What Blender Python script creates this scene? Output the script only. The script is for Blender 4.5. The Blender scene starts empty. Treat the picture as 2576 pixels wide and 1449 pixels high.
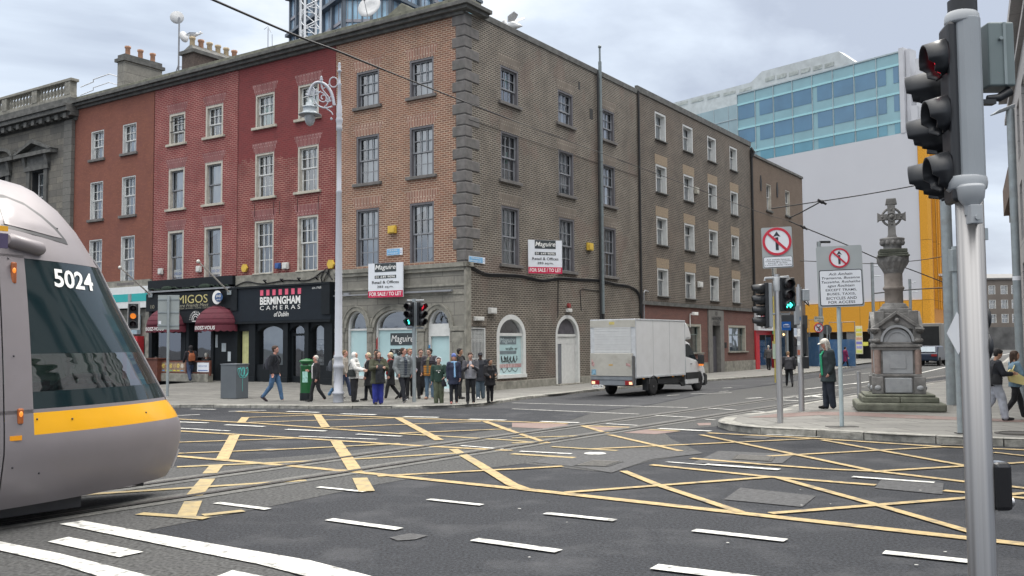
import bpy, math, random
from mathutils import Vector, Matrix, Euler
SC = bpy.context.scene
COL = SC.collection
R = math.radians
random.seed(7)

# ------------------------------------------------------------------ camera
CAM_H = 2.0
FPX, PCX, PCY = 2370.0, 1288.0, 724.5          # focal length and centre in 2576-wide picture units
PITCH, ROLL = R(3.35), R(-0.42)
CAM_ROT = Matrix.Rotation(math.pi/2+PITCH, 3, 'X') @ Matrix.Rotation(ROLL, 3, 'Z')
cd = bpy.data.cameras.new('camera'); cam = bpy.data.objects.new('camera', cd); COL.objects.link(cam)
cam.location = (0, 0, CAM_H); cam.rotation_euler = CAM_ROT.to_euler()
cd.sensor_width = 36; cd.lens = FPX/2576*36; cd.clip_start = .1; cd.clip_end = 3000
SC.camera = cam

# ------------------------------------------------------------------ light
SUN_EL, SUN_AZ = R(50), R(35)       # azimuth clockwise from +Y
w = bpy.data.worlds.new('World'); SC.world = w; w.use_nodes = True
nt = w.node_tree; nt.nodes.clear()
def N(t, typ, **k):
    n = t.nodes.new(typ)
    for a, v in k.items():
        if hasattr(n, a): setattr(n, a, v)
    return n
out = N(nt, 'ShaderNodeOutputWorld'); bg = N(nt, 'ShaderNodeBackground'); bg.inputs[1].default_value = .1
sky = N(nt, 'ShaderNodeTexSky'); sky.sky_type = 'NISHITA'; sky.sun_disc = False
sky.sun_elevation = SUN_EL; sky.sun_rotation = SUN_AZ; sky.air_density = 1.2; sky.dust_density = 3
tc = N(nt, 'ShaderNodeTexCoord'); mp = N(nt, 'ShaderNodeMapping'); mp.inputs['Scale'].default_value = (1.0, 1.0, 2.6)
mp.inputs['Location'].default_value = (.55, .2, .35)
nz = N(nt, 'ShaderNodeTexNoise'); nz.inputs['Scale'].default_value = 1.7; nz.inputs['Detail'].default_value = 7
nz.inputs['Roughness'].default_value = .52; nz.inputs['Distortion'].default_value = .35
cr = N(nt, 'ShaderNodeValToRGB')
e = cr.color_ramp.elements
e[0].position = .40; e[0].color = (.39, .445, .55, 1)
e[1].position = .60; e[1].color = (.90, .93, .96, 1)
m = cr.color_ramp.elements.new(.50); m.color = (.60, .675, .78, 1)
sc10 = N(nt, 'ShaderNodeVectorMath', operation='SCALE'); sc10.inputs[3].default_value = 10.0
mix = N(nt, 'ShaderNodeMixRGB'); mix.inputs[0].default_value = .93
L = nt.links.new
L(tc.outputs['Generated'], mp.inputs[0]); L(mp.outputs[0], nz.inputs[0]); L(nz.outputs[0], cr.inputs[0])
# an overcast sky is brighter overhead than near the horizon
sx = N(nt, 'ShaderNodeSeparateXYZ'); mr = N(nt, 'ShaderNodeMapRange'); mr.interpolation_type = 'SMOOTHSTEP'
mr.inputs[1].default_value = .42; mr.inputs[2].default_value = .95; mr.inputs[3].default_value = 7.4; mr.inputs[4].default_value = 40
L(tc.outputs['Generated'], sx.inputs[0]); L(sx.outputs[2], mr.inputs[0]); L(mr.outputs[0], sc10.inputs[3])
zw = N(nt, 'ShaderNodeMapRange'); zw.inputs[1].default_value = .40; zw.inputs[2].default_value = .7; zn = N(nt, 'ShaderNodeMixRGB'); zn.inputs[2].default_value = (.72, .70, .67, 1)
L(sx.outputs[2], zw.inputs[0]); L(zw.outputs[0], zn.inputs[0]); L(cr.outputs[0], zn.inputs[1])
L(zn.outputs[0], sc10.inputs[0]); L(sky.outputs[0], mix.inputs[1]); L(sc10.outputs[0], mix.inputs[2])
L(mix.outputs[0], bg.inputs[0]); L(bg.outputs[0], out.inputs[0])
sd = bpy.data.lights.new('sun', 'SUN'); sd.energy = 1.3; sd.angle = R(14); sd.color = (1, .96, .9)
so = bpy.data.objects.new('sun', sd); COL.objects.link(so)
so.rotation_euler = Euler((R(90)-SUN_EL, 0, -SUN_AZ+math.pi), 'XYZ'); so.location = (0, -20, 40)
so['label'] = 'sun light'
SC.view_settings.view_transform = 'Standard'; SC.view_settings.look = 'None'
SC.view_settings.exposure = .78; SC.view_settings.gamma = 1

# ------------------------------------------------------------------ picture -> world helpers
def ray(x, y): return CAM_ROT @ Vector(((x-PCX)/FPX, -(y-PCY)/FPX, -1))
def G(x, y, z=0.0):
    d = ray(x, y); t = (z-CAM_H)/d.z; return Vector((d.x*t, d.y*t, z))
def AT(x, y, Y):
    d = ray(x, y); t = Y/d.y; return Vector((d.x*t, Y, CAM_H+d.z*t))
AL, AR = R(-33.7), R(56.3)
CORNER = G(1173, 987, .1); CORNER.z = 0
def FAC(x, y, ang, off=0.0):
    d = ray(x, y); u = Vector((math.cos(ang), math.sin(ang))); n = Vector((-math.sin(ang), math.cos(ang)))
    o = CORNER.xy + n*off; t = n.dot(o)/n.dot(d.xy); p = d.xy*t
    return u.dot(p-CORNER.xy), CAM_H+d.z*t
def FL(x, y, off=0): return FAC(x, y, AL, off)
def FR(x, y, off=0): return FAC(x, y, AR, off)
def toW(ang, s, off, z=0):
    u = Vector((math.cos(ang), math.sin(ang))); n = Vector((-math.sin(ang), math.cos(ang)))
    p = CORNER.xy + u*s + n*off; return Vector((p.x, p.y, z))

# ------------------------------------------------------------------ mesh builder
class MB:
    def __init__(s): s.v = []; s.f = []; s.M = Matrix.Identity(4); s.sm = []; s.mi = []; s.cm = 0
    def _a(s, vs, fs, smooth=False):
        b = len(s.v); s.v += [tuple(s.M @ Vector(v)) for v in vs]
        s.f += [tuple(i+b for i in f) for f in fs]; s.sm += [smooth]*len(fs); s.mi += [s.cm]*len(fs); return s
    def box(s, x0, x1, y0, y1, z0, z1):
        v = [(x, y, z) for x in (x0, x1) for y in (y0, y1) for z in (z0, z1)]
        return s._a(v, [(0,1,3,2), (4,6,7,5), (0,4,5,1), (2,3,7,6), (0,2,6,4), (1,5,7,3)])
    def bc(s, c, d):
        return s.box(c[0]-d[0]/2, c[0]+d[0]/2, c[1]-d[1]/2, c[1]+d[1]/2, c[2]-d[2]/2, c[2]+d[2]/2)
    def poly(s, pts): return s._a(pts, [tuple(range(len(pts)))])
    def prism(s, pts, d):            # planar outline extruded by vector d
        n = len(pts); d = Vector(d); q = [Vector(p) for p in pts]
        return s._a([tuple(p) for p in q]+[tuple(p+d) for p in q],
                    [tuple(range(n))[::-1], tuple(range(n, 2*n))]+[(i, (i+1) % n, n+(i+1) % n, n+i) for i in range(n)])
    def cyl(s, p0, p1, r0, r1=None, n=12, cap=True, smooth=True):
        r1 = r0 if r1 is None else r1; p0 = Vector(p0); p1 = Vector(p1); a = (p1-p0).normalized()
        u = a.cross(Vector((0, 0, 1)) if abs(a.z) < .9 else Vector((1, 0, 0))).normalized(); w_ = a.cross(u)
        v = [];
        for p, r in ((p0, r0), (p1, r1)):
            for i in range(n):
                t = 2*math.pi*i/n; v.append(tuple(p+(u*math.cos(t)+w_*math.sin(t))*r))
        s._a(v, [(i, (i+1) % n, n+(i+1) % n, n+i) for i in range(n)], smooth)
        if cap: s._a(v, [tuple(range(n))[::-1], tuple(range(n, 2*n))])
        return s
    def tube(s, pts, r, n=6, smooth=True, closed=False):
        pts = [Vector(p) for p in pts]; K = len(pts); v = []
        rs = r if isinstance(r, (list, tuple)) else [r]*K
        pu = None
        for i, p in enumerate(pts):
            a = pts[(i+1) % K]-pts[i-1] if closed else pts[min(i+1, K-1)]-pts[max(i-1, 0)]
            a.normalize()
            if pu is None: pu = a.cross(Vector((0, 0, 1)) if abs(a.z) < .9 else Vector((1, 0, 0)))
            pu = (pu-a*pu.dot(a)).normalized(); w_ = a.cross(pu)
            for j in range(n):
                t = 2*math.pi*j/n; v.append(tuple(p+(pu*math.cos(t)+w_*math.sin(t))*rs[i]))
        f = [(i*n+j, i*n+(j+1) % n, (i+1) % K*n+(j+1) % n, (i+1) % K*n+j) for i in range(K if closed else K-1) for j in range(n)]
        s._a(v, f, smooth)
        if not closed: s._a(v, [tuple(range(n))[::-1], tuple(range((K-1)*n, K*n))])
        return s
    def lathe(s, prof, c=(0, 0, 0), n=16, smooth=True, sx=1, sy=1):
        v = []; K = len(prof)
        for r, z in prof:
            for j in range(n):
                t = 2*math.pi*(j+.5)/n; v.append((c[0]+r*math.cos(t)*sx, c[1]+r*math.sin(t)*sy, c[2]+z))
        s._a(v, [(i*n+j, i*n+(j+1) % n, (i+1)*n+(j+1) % n, (i+1)*n+j) for i in range(K-1) for j in range(n)], smooth)
        return s._a(v, [tuple(range(n))[::-1], tuple(range((K-1)*n, K*n))])
    def ball(s, c, r, n=12, m=8, sc=(1, 1, 1)):
        v = [];
        for i in range(m+1):
            a = -math.pi/2+math.pi*i/m; rr = math.cos(a)*r+1e-5
            for j in range(n):
                t = 2*math.pi*j/n; v.append((c[0]+rr*math.cos(t)*sc[0], c[1]+rr*math.sin(t)*sc[1], c[2]+math.sin(a)*r*sc[2]))
        return s._a(v, [(i*n+j, i*n+(j+1) % n, (i+1)*n+(j+1) % n, (i+1)*n+j) for i in range(m) for j in range(n)], True)
    def build(s, name, mats, parent=None, bevel=0, loc=None, rotz=None, weld=False):
        me = bpy.data.meshes.new(name); me.from_pydata(s.v, [], s.f)
        me.polygons.foreach_set('use_smooth', s.sm); me.polygons.foreach_set('material_index', s.mi)
        for m_ in (mats if isinstance(mats, (list, tuple)) else [mats]): me.materials.append(m_)
        me.update()
        o = bpy.data.objects.new(name, me); COL.objects.link(o)
        if parent is not None: o.parent = parent
        if loc is not None: o.location = loc
        if rotz is not None: o.rotation_euler = (0, 0, rotz)
        if bevel:
            b = o.modifiers.new('bevel', 'BEVEL'); b.width = bevel; b.segments = 2; b.limit_method = 'ANGLE'
        return o
def tag(o, label=None, cat=None, group=None, kind=None):
    for k, v in (('label', label), ('category', cat), ('group', group), ('kind', kind)):
        if v: o[k] = v
    return o
def thing(name, label, cat, loc=(0, 0, 0), rotz=0, group=None):
    o = bpy.data.objects.new(name, None); COL.objects.link(o); o.location = loc; o.rotation_euler = (0, 0, rotz)
    o.empty_display_size = .3
    return tag(o, label, cat, group)
def text_mesh(txt, w, h, shear=0, sp=1.0, bold=0.0, ext=.004, fix=None):
    """flat lettering in the local XZ plane, centred, fitted to w x h"""
    cu = bpy.data.curves.new('lettering', 'FONT'); cu.body = txt; cu.extrude = 0; cu.shear = shear
    cu.space_character = sp; cu.offset = bold; cu.resolution_u = 3; cu.align_x = 'CENTER'; cu.size = 1
    ob = bpy.data.objects.new('lettering', cu); COL.objects.link(ob)
    dg = bpy.context.evaluated_depsgraph_get(); dg.update()
    me = ob.evaluated_get(dg).to_mesh()
    V = [v.co.copy() for v in me.vertices]; F = [tuple(p.vertices) for p in me.polygons]
    ob.evaluated_get(dg).to_mesh_clear()
    bpy.data.objects.remove(ob); bpy.data.curves.remove(cu)
    x0, x1 = min(v.x for v in V), max(v.x for v in V); y0, y1 = min(v.y for v in V), max(v.y for v in V)
    kx = w/(x1-x0); ky = h/(y1-y0) if h else kx
    return [((v.x-(x0+x1)/2)*kx, 0, (v.y-(y0+y1)/2)*ky) for v in V], F
def add_text(mb, txt, cx, y, cz, w, h=None, **k):
    V, F = text_mesh(txt, w, h, **k)
    mb._a([(a+cx, y, c+cz) for a, b, c in V], F)
    return mb

# ------------------------------------------------------------------ materials
MATS = {}
def base(name):
    m_ = bpy.data.materials.new(name); m_.use_nodes = True; t = m_.node_tree
    return m_, t, t.nodes['Principled BSDF']
def pm(name, col, rough=.6, var=.12, scale=6.0, metal=0.0, bump=0.0, bscale=60.0, spec=.5, emit=None, es=1.0, coat=0, dirt=None, dscale=1.2, damt=.5, stretch=None):
    """plain painted / cast / woven surface with a little procedural variation"""
    if name in MATS: return MATS[name]
    m_, t, p = base(name); col = tuple(col)+(1,)
    tc_ = N(t, 'ShaderNodeTexCoord'); src = tc_.outputs['Object']
    if stretch:
        mpp = N(t, 'ShaderNodeMapping'); mpp.inputs['Scale'].default_value = stretch; t.links.new(src, mpp.inputs[0]); src = mpp.outputs[0]
    n1 = N(t, 'ShaderNodeTexNoise'); n1.inputs['Scale'].default_value = scale; n1.inputs['Detail'].default_value = 5
    t.links.new(src, n1.inputs[0])
    r1 = N(t, 'ShaderNodeValToRGB'); r1.color_ramp.elements[0].position = .3; r1.color_ramp.elements[1].position = .7
    r1.color_ramp.elements[0].color = tuple(c*(1-var) for c in col[:3])+(1,)
    r1.color_ramp.elements[1].color = tuple(min(1, c*(1+var)) for c in col[:3])+(1,)
    t.links.new(n1.outputs[0], r1.inputs[0]); cs = r1.outputs[0]
    if dirt:
        n2 = N(t, 'ShaderNodeTexNoise'); n2.inputs['Scale'].default_value = dscale; n2.inputs['Detail'].default_value = 8; n2.inputs['Roughness'].default_value = .65
        t.links.new(src, n2.inputs[0])
        r2 = N(t, 'ShaderNodeValToRGB'); r2.color_ramp.elements[0].position = .5; r2.color_ramp.elements[1].position = .68
        r2.color_ramp.elements[0].color = (0, 0, 0, 1); r2.color_ramp.elements[1].color = (damt, damt, damt, 1)
        mx = N(t, 'ShaderNodeMixRGB'); mx.inputs[2].default_value = tuple(dirt)+(1,)
        t.links.new(n2.outputs[0], r2.inputs[0]); t.links.new(r2.outputs[0], mx.inputs[0]); t.links.new(cs, mx.inputs[1]); cs = mx.outputs[0]
    t.links.new(cs, p.inputs['Base Color'])
    p.inputs['Roughness'].default_value = rough; p.inputs['Metallic'].default_value = metal
    p.inputs['Specular IOR Level'].default_value = spec
    if coat: p.inputs['Coat Weight'].default_value = coat; p.inputs['Coat Roughness'].default_value = .08
    if bump:
        n3 = N(t, 'ShaderNodeTexNoise'); n3.inputs['Scale'].default_value = bscale; n3.inputs['Detail'].default_value = 3
        b = N(t, 'ShaderNodeBump'); b.inputs['Strength'].default_value = bump; b.inputs['Distance'].default_value = .02
        t.links.new(src, n3.inputs[0]); t.links.new(n3.outputs[0], b.inputs['Height']); t.links.new(b.outputs[0], p.inputs['Normal'])
    if emit: p.inputs['Emission Color'].default_value = tuple(emit)+(1,); p.inputs['Emission Strength'].default_value = es
    MATS[name] = m_; return m_
def brickmat(name, c1, c2, mortar, w=.235, h=.078, ms=.011, swap=False, stain=(.08, .07, .065), samt=.45, sscale=.35, zp=None, off=.5, bump=.25, patch=None, mvar=.5):
    """brick or ashlar laid in the local XZ plane"""
    m_, t, p = base(name); Lk = t.links.new
    tc_ = N(t, 'ShaderNodeTexCoord'); sp = N(t, 'ShaderNodeSeparateXYZ'); cb = N(t, 'ShaderNodeCombineXYZ')
    Lk(tc_.outputs['Object'], sp.inputs[0])
    Lk(sp.outputs['X'], cb.inputs[1 if swap else 0]); Lk(sp.outputs['Z'], cb.inputs[0 if swap else 1])
    br = N(t, 'ShaderNodeTexBrick'); br.offset = off; br.inputs['Scale'].default_value = 1
    br.inputs['Brick Width'].default_value = w; br.inputs['Row Height'].default_value = h
    br.inputs['Mortar Size'].default_value = ms; br.inputs['Mortar Smooth'].default_value = .3; br.inputs['Bias'].default_value = -.1
    Lk(cb.outputs[0], br.inputs['Vector'])
    def noise(sc, det=6, ro=.6):
        n_ = N(t, 'ShaderNodeTexNoise'); n_.inputs['Scale'].default_value = sc; n_.inputs['Detail'].default_value = det; n_.inputs['Roughness'].default_value = ro
        Lk(tc_.outputs['Object'], n_.inputs[0]); return n_
    def ramp(src, a, b, ca, cb_):
        r_ = N(t, 'ShaderNodeValToRGB'); r_.color_ramp.elements[0].position = a; r_.color_ramp.elements[1].position = b
        r_.color_ramp.elements[0].color = tuple(ca)+(1,); r_.color_ramp.elements[1].color = tuple(cb_)+(1,); Lk(src, r_.inputs[0]); return r_
    nA = noise(9, 3); cA = ramp(nA.outputs[0], .3, .7, [x*.8 for x in c1], [x*1.15 for x in c1]); Lk(cA.outputs[0], br.inputs['Color1'])
    br.inputs['Color2'].default_value = tuple(c2)+(1,)
    nM = noise(1.1, 5); cM = ramp(nM.outputs[0], .35, .65, [x*(1-mvar) for x in mortar], mortar); msrc = cM.outputs[0]
    if zp:                                       # painted-over band above height zp[0]: the pointing takes the paint colour
        mr = N(t, 'ShaderNodeMath', operation='GREATER_THAN'); mr.inputs[1].default_value = zp[0]
        ad = N(t, 'ShaderNodeMath', operation='MULTIPLY_ADD'); n5 = noise(.9, 3); ad.inputs[1].default_value = 1.2; Lk(n5.outputs[0], ad.inputs[0]); Lk(sp.outputs['Z'], ad.inputs[2])
        Lk(ad.outputs[0], mr.inputs[0]); mm = N(t, 'ShaderNodeMixRGB'); Lk(mr.outputs[0], mm.inputs[0]); Lk(msrc, mm.inputs[1]); mm.inputs[2].default_value = tuple(zp[1])+(1,)
        msrc = mm.outputs[0]
    Lk(msrc, br.inputs['Mortar'])
    cs = br.outputs[0]
    if patch:
        nP = noise(patch[1], 3, .5); rP = ramp(nP.outputs[0], .56, .6, (0, 0, 0), (patch[2],)*3); mP = N(t, 'ShaderNodeMixRGB'); mP.inputs[2].default_value = tuple(patch[0])+(1,)
        Lk(rP.outputs[0], mP.inputs[0]); Lk(cs, mP.inputs[1]); cs = mP.outputs[0]
    n2 = noise(sscale, 9, .68); r2 = ramp(n2.outputs[0], .48, .72, (0, 0, 0), (samt,)*3)
    mx = N(t, 'ShaderNodeMixRGB'); mx.inputs[2].default_value = tuple(stain)+(1,); Lk(r2.outputs[0], mx.inputs[0]); Lk(cs, mx.inputs[1])
    Lk(mx.outputs[0], p.inputs['Base Color']); p.inputs['Roughness'].default_value = .88
    b = N(t, 'ShaderNodeBump'); b.inputs['Strength'].default_value = bump; b.inputs['Distance'].default_value = .01; b.invert = True
    Lk(br.outputs['Fac'], b.inputs['Height']); Lk(b.outputs[0], p.inputs['Normal'])
    MATS[name] = m_; return m_
def glassmat(name, tint=(.75, .8, .8), rough=.02, fr=1.5):
    m_ = bpy.data.materials.new(name); m_.use_nodes = True; t = m_.node_tree; t.nodes.clear()
    o = N(t, 'ShaderNodeOutputMaterial'); tr = N(t, 'ShaderNodeBsdfTransparent'); tr.inputs[0].default_value = tuple(tint)+(1,)
    gl = N(t, 'ShaderNodeBsdfGlossy'); gl.inputs['Roughness'].default_value = rough; gl.inputs[0].default_value = (.95, .97, 1, 1)
    f = N(t, 'ShaderNodeFresnel'); f.inputs[0].default_value = fr; mx = N(t, 'ShaderNodeMixShader')
    mu = N(t, 'ShaderNodeMath', operation='MULTIPLY_ADD'); mu.inputs[1].default_value = 1.5; mu.inputs[2].default_value = .20; mu.use_clamp = True
    nn = N(t, 'ShaderNodeTexNoise'); nn.inputs['Scale'].default_value = 1.3; bb = N(t, 'ShaderNodeBump'); bb.inputs['Strength'].default_value = .06; bb.inputs['Distance'].default_value = .2
    t.links.new(nn.outputs[0], bb.inputs['Height']); t.links.new(bb.outputs[0], gl.inputs['Normal'])
    t.links.new(f.outputs[0], mu.inputs[0]); t.links.new(mu.outputs[0], mx.inputs[0]); t.links.new(tr.outputs[0], mx.inputs[1]); t.links.new(gl.outputs[0], mx.inputs[2]); t.links.new(mx.outputs[0], o.inputs[0])
    MATS[name] = m_; return m_

GLASS = glassmat('window_glass', (.84, .88, .89))
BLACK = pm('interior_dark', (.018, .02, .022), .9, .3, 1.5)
ASPH = pm('dark_asphalt', (.0245, .0270, .0325), .85, .75, 32, bump=.8, bscale=90, dirt=(.075, .077, .083), dscale=.9, damt=.55, spec=.3)
LASPH = pm('worn_asphalt', (.056, .057, .057), .85, .7, 24, bump=.3, bscale=110, dirt=(.05, .05, .052), dscale=1.5, damt=.55, spec=.3)
MASPH = pm('street_asphalt', (.037, .039, .044), .85, .6, 28, bump=.3, bscale=110, dirt=(.12, .12, .12), dscale=.6, damt=.35, spec=.3)
# ------------------------------------------------------------------ ground, road, pavements
WHITE_P = pm('road_white', (.50, .50, .475), .8, .15, 18, dirt=(.08, .08, .08), dscale=8, damt=.9)
YEL_P = pm('road_yellow', (.35, .26, .125), .8, .2, 14, dirt=(.10, .09, .075), dscale=4.5, damt=.9)
YEL_W = pm('worn_yellow', (.32, .25, .125), .8, .2, 10, dirt=(.12, .115, .10), dscale=5, damt=.85)
PAVE = brickmat('paving_flags', (.185, .182, .168), (.145, .143, .134), (.06, .06, .056), w=1.25, h=.85, ms=.02, stain=(.085, .084, .08), samt=.55, sscale=.7, bump=.1)
def flat_brick(m_):            # flags lie in XY instead of XZ
    t = m_.node_tree
    for l in list(t.links):
        if l.from_node.type == 'SEPXYZ' and l.from_socket.name == 'Z' and l.to_node.type == 'COMBXYZ':
            s_ = l.from_node; d_ = l.to_socket; t.links.remove(l); t.links.new(s_.outputs['Y'], d_)
flat_brick(PAVE)
KERB = pm('granite_kerb', (.27, .265, .24), .85, .3, 9, bump=.6, bscale=25, dirt=(.09, .09, .08), dscale=2.5, damt=.6)
REDP = pm('red_tactile', (.17, .118, .105), .85, .2, 20, dirt=(.2, .18, .17), dscale=2, damt=.5)
def sheet(name, pts, z, mat, kind='structure', label=None, rot=0):
    mb = MB(); c = sum((Vector((p[0], p[1], 0)) for p in pts), Vector())/len(pts)
    Rm = Matrix.Rotation(-rot, 3, 'Z')
    mb.poly([tuple(Rm @ Vector((p[0]-c.x, p[1]-c.y, 0))) for p in pts])
    o = mb.build(name, mat, loc=(c.x, c.y, z), rotz=rot)
    import bmesh
    bm = bmesh.new(); bm.from_mesh(o.data); bmesh.ops.triangulate(bm, faces=bm.faces[:]); 
    for f in bm.faces:
        if f.normal.z < 0: f.normal_flip()
    bm.to_mesh(o.data); bm.free()
    return tag(o, label, None, None, kind)
mb = MB(); mb.poly([(-900, -60, 0), (900, -60, 0), (900, 1500, 0), (-900, 1500, 0)])
tag(mb.build('road', ASPH), kind='structure')
PIT = pm('pitted_patch', (.062, .063, .066), .85, .5, 14, bump=.8, bscale=30, dirt=(.015, .016, .018), dscale=9, damt=.85, stretch=(1, 2.2, 1))
d1 = lambda x, y: (x/2, y/2+939.2)         # readings taken from the lower-left quarter
d2 = lambda x, y: (1288+x/2, y/2+939.2)    # ... and the lower-right quarter
def gp(pts, z=0): return [G(x, y, z) for x, y in pts]
# worn paler carriageway along the tram lane, and the side street
lane = [d1(-500, 1040), d1(1640, 1100), d1(1300, 925), d1(720, 795), d1(1290, 685), d1(1900, 560), d1(2160, 515), d2(60, 455), d2(180, 470), d2(500, 500), d2(700, 440), d2(960, 402), d2(800, 330), d2(760, 292), d2(1045, 266), d2(1100, 240), d2(1340, 190),
        d2(1470, 152), (2070, 1000), (2165, 985), (2330, 955), (2560, 905), (2560, 872), (2300, 905), d2(1300, 62), d2(1000, 100), d2(700, 160), d2(390, 200), d2(0, 270), d1(2200, 330), d1(1650, 405), d1(1200, 440), d1(880, 470), d1(600, 560), d1(100, 560), d1(-500, 700)]
sheet('tram_lane', gp(lane), .004, LASPH)
side = [d2(-20, 262), d2(390, 196), d2(700, 156), d2(1000, 96), d2(1300, 58), (2300, 903), (2560, 871), (2560, 868), (2150, 917), (1955, 944), (1777, 956), (1530, 977), (1410, 993), (1300, 1008), (1130, 1030), (1000, 1036), (1000, 1062)]
sheet('side_street', gp(side), .0045, MASPH)
sheet('asphalt_patch', gp([d2(0, 178), d2(390, 205), d2(300, 235), d2(60, 245), d1(2000, 215), d1(1500, 190), d1(1800, 172)]), .009, ASPH)
for pts in ([d2(100, 450), d2(270, 395), d2(600, 385), d2(940, 395), d2(960, 405), d2(700, 435), d2(500, 503), d2(300, 470)], [d2(905, 455), d2(1040, 392), d2(1420, 410), d2(1360, 455)], [d2(1065, 638), d2(1150, 578), d2(1530, 620), d2(1460, 676)],
            [d2(1825, 580), d2(1860, 535), d2(2172, 555), d2(2165, 612)], [d1(1960, 830), d1(2060, 808), d1(2155, 820), d1(2090, 840), d1(2000, 846)], [d2(1140, 325), d2(1200, 314), d2(1310, 322), d2(1270, 334)], [d1(1300, 385), d1(1350, 375), d1(1420, 382), d1(1360, 395)]):
    sheet('asphalt_patch', gp(pts), .010, PIT)
for pts in ([d2(0, 250), d2(250, 252), d2(310, 268), d2(180, 280), d2(0, 272)], [d2(300, 262), d2(590, 270), d2(480, 296)], [d2(560, 300), d2(690, 282), d2(850, 293), d2(720, 308)], [d2(930, 252), d2(1000, 250), d2(1000, 262), d2(940, 264)]):
    sheet('red_surface_patch', gp(pts), .0085, REDP)
# --- markings
def strip_pts(p, q, w_, z):
    a, b = G(*p, z), G(*q, z); n = (b-a).normalized(); n = Vector((-n.y, n.x, 0))*w_/2
    return [a+n, b+n, b-n, a-n]
ym = MB(); yw = MB()
def yl(pts, w_=.17, worn=False, z=[.013]):
    mbx = yw if worn else ym
    for p, q in zip(pts, pts[1:]):
        z[0] += .00006
        a = [tuple(v) for v in strip_pts(p, q, w_*.88, z[0])]
        if (Vector(a[1])-Vector(a[0])).cross(Vector(a[3])-Vector(a[0])).z < 0: a = a[::-1]
        mbx.poly(a)
yl([d1(885, 415), d1(1100, 433), d1(1480, 466), d1(1800, 496), d1(2576, 577)], .2, False)
yl([d2(0, 573), d2(65, 582), d2(1180, 705), d2(2300, 828), d2(2600, 860)], .21)
yl([d1(880, 288), d1(1500, 325), d1(2080, 362), d1(2576, 388)], .2, False); yl([d2(0, 404), d2(315, 424)], .2, True)
yl([d2(700, 459), d2(1290, 519), d2(1830, 561)], .17); yl([d2(2172, 588), d2(2600, 628)], .17)
yl([d1(870, 228), d1(1300, 251), d1(1950, 299)], .17); yl([d1(1950, 299), d1(2576, 336), d2(160, 352)], .17, True)
yl([d1(1190, 192), d1(1590, 206), d1(2000, 223), d1(2576, 242), d2(280, 252)], .2)
yl([d2(370, 263), d2(590, 271)], .2); yl([d2(690, 282), d2(840, 290)], .2, True); yl([d2(985, 299), d2(1500, 325), d2(2160, 368), d2(2430, 378), d2(2600, 385)], .2)
yl([d2(900, 426), d2(1250, 456), d2(1560, 479), d2(1840, 492), d2(2290, 545), d2(2600, 578)], .17)
for a_, b_, wn in (((370, 612), (1540, 537), 1), ((890, 402), (1500, 378), 0), ((1500, 378), (2010, 352), 1), ((890, 346), (1500, 325), 0), ((1240, 221), (1580, 210), 0), ((1250, 246), (1980, 224), 0), ((1660, 271), (2420, 241), 0), ((2010, 300), (2570, 278), 0),
                   ((1770, 431), (2300, 400), 1), ((700, 704), (1040, 728), 1), ((1020, 712), (1225, 690), 1), ((1900, 516), (2576, 480), 0), ((890, 470), (1570, 440), 1)):
    yl([d1(*a_), d1(*b_)], .15 if not wn else .17, bool(wn))
for a_, b_, wn in (((0, 481), (255, 466), 0), ((270, 598), (1290, 521), 0), ((1300, 703), (2600, 600), 0), ((390, 380), (1500, 328), 0), ((1280, 416), (2160, 369), 0), ((1840, 491), (2600, 446), 0), ((0, 325), (380, 312), 1), ((0, 350), (150, 345), 1),
                   ((0, 290), (180, 350), 0), ((350, 262), (480, 300), 0), ((490, 308), (850, 390), 0), ((560, 490), (740, 562), 0), ((740, 562), (1150, 697), 0), ((950, 308), (1420, 406), 0), ((1420, 406), (1850, 496), 0), ((1560, 334), (2290, 465), 0), ((1340, 524), (1850, 664), 0), ((1850, 664), (2330, 802), 0), ((2420, 396), (2600, 416), 0), ((200, 368), (530, 388), 1)):
    yl([d2(*a_), d2(*b_)], .15, bool(wn))
yl([d1(1235, 220), d1(1212, 248)], .24); yl([d1(1180, 310), d1(1118, 432)], .25); yl([d1(1090, 460), d1(1055, 502)], .25, True); yl([d1(1045, 530), d1(975, 616)], .25, True); yl([d1(972, 642), d1(935, 722)], .25, True)
yl([d1(1595, 205), d1(1638, 270)], .24); yl([d1(1690, 340), d1(1790, 492)], .25); yl([d1(1810, 525), d1(1845, 592)], .25, True)
yl([d1(2000, 222), d1(2210, 335)], .22); yl([d1(2280, 380), d1(2400, 450)], .2, True); yl([d1(2400, 450), d1(2576, 558), d2(70, 583)], .2)
yl([d1(2440, 241), d1(2576, 290)], .18)
tag(ym.build('yellow_box_marking', YEL_P), kind='structure'); tag(yw.build('yellow_box_marking', YEL_W), kind='structure')
wm = MB(); wz = [.0165]
def wp(pts):
    wz[0] += .00006
    q = gp(pts, wz[0])
    if len(q) > 2 and (q[1]-q[0]).cross(q[2]-q[1]).z < 0: q = q[::-1]
    wm.poly([tuple(v) for v in q])
def wl(p, q, w_=.11):
    wz[0] += .00006
    a = strip_pts(p, q, w_, wz[0])
    if (a[1]-a[0]).cross(a[3]-a[0]).z < 0: a = a[::-1]
    wm.poly([tuple(v) for v in a])
wp([d1(300, 757), d1(415, 740), d1(720, 795), d1(1100, 862), d1(1560, 940), d1(1950, 1040), d1(1620, 1040), d1(1300, 958), d1(1000, 899), d1(700, 838)])
wp([d1(240, 846), d1(345, 822), d1(722, 897), d1(600, 924)])
wp([d1(-300, 790), d1(0, 845), d1(300, 905), d1(780, 1025), d1(560, 1040), d1(300, 958), d1(0, 890), d1(-300, 830)])
wp([d1(1040, 1040), d1(1170, 989), d1(1420, 1040)])
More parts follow.
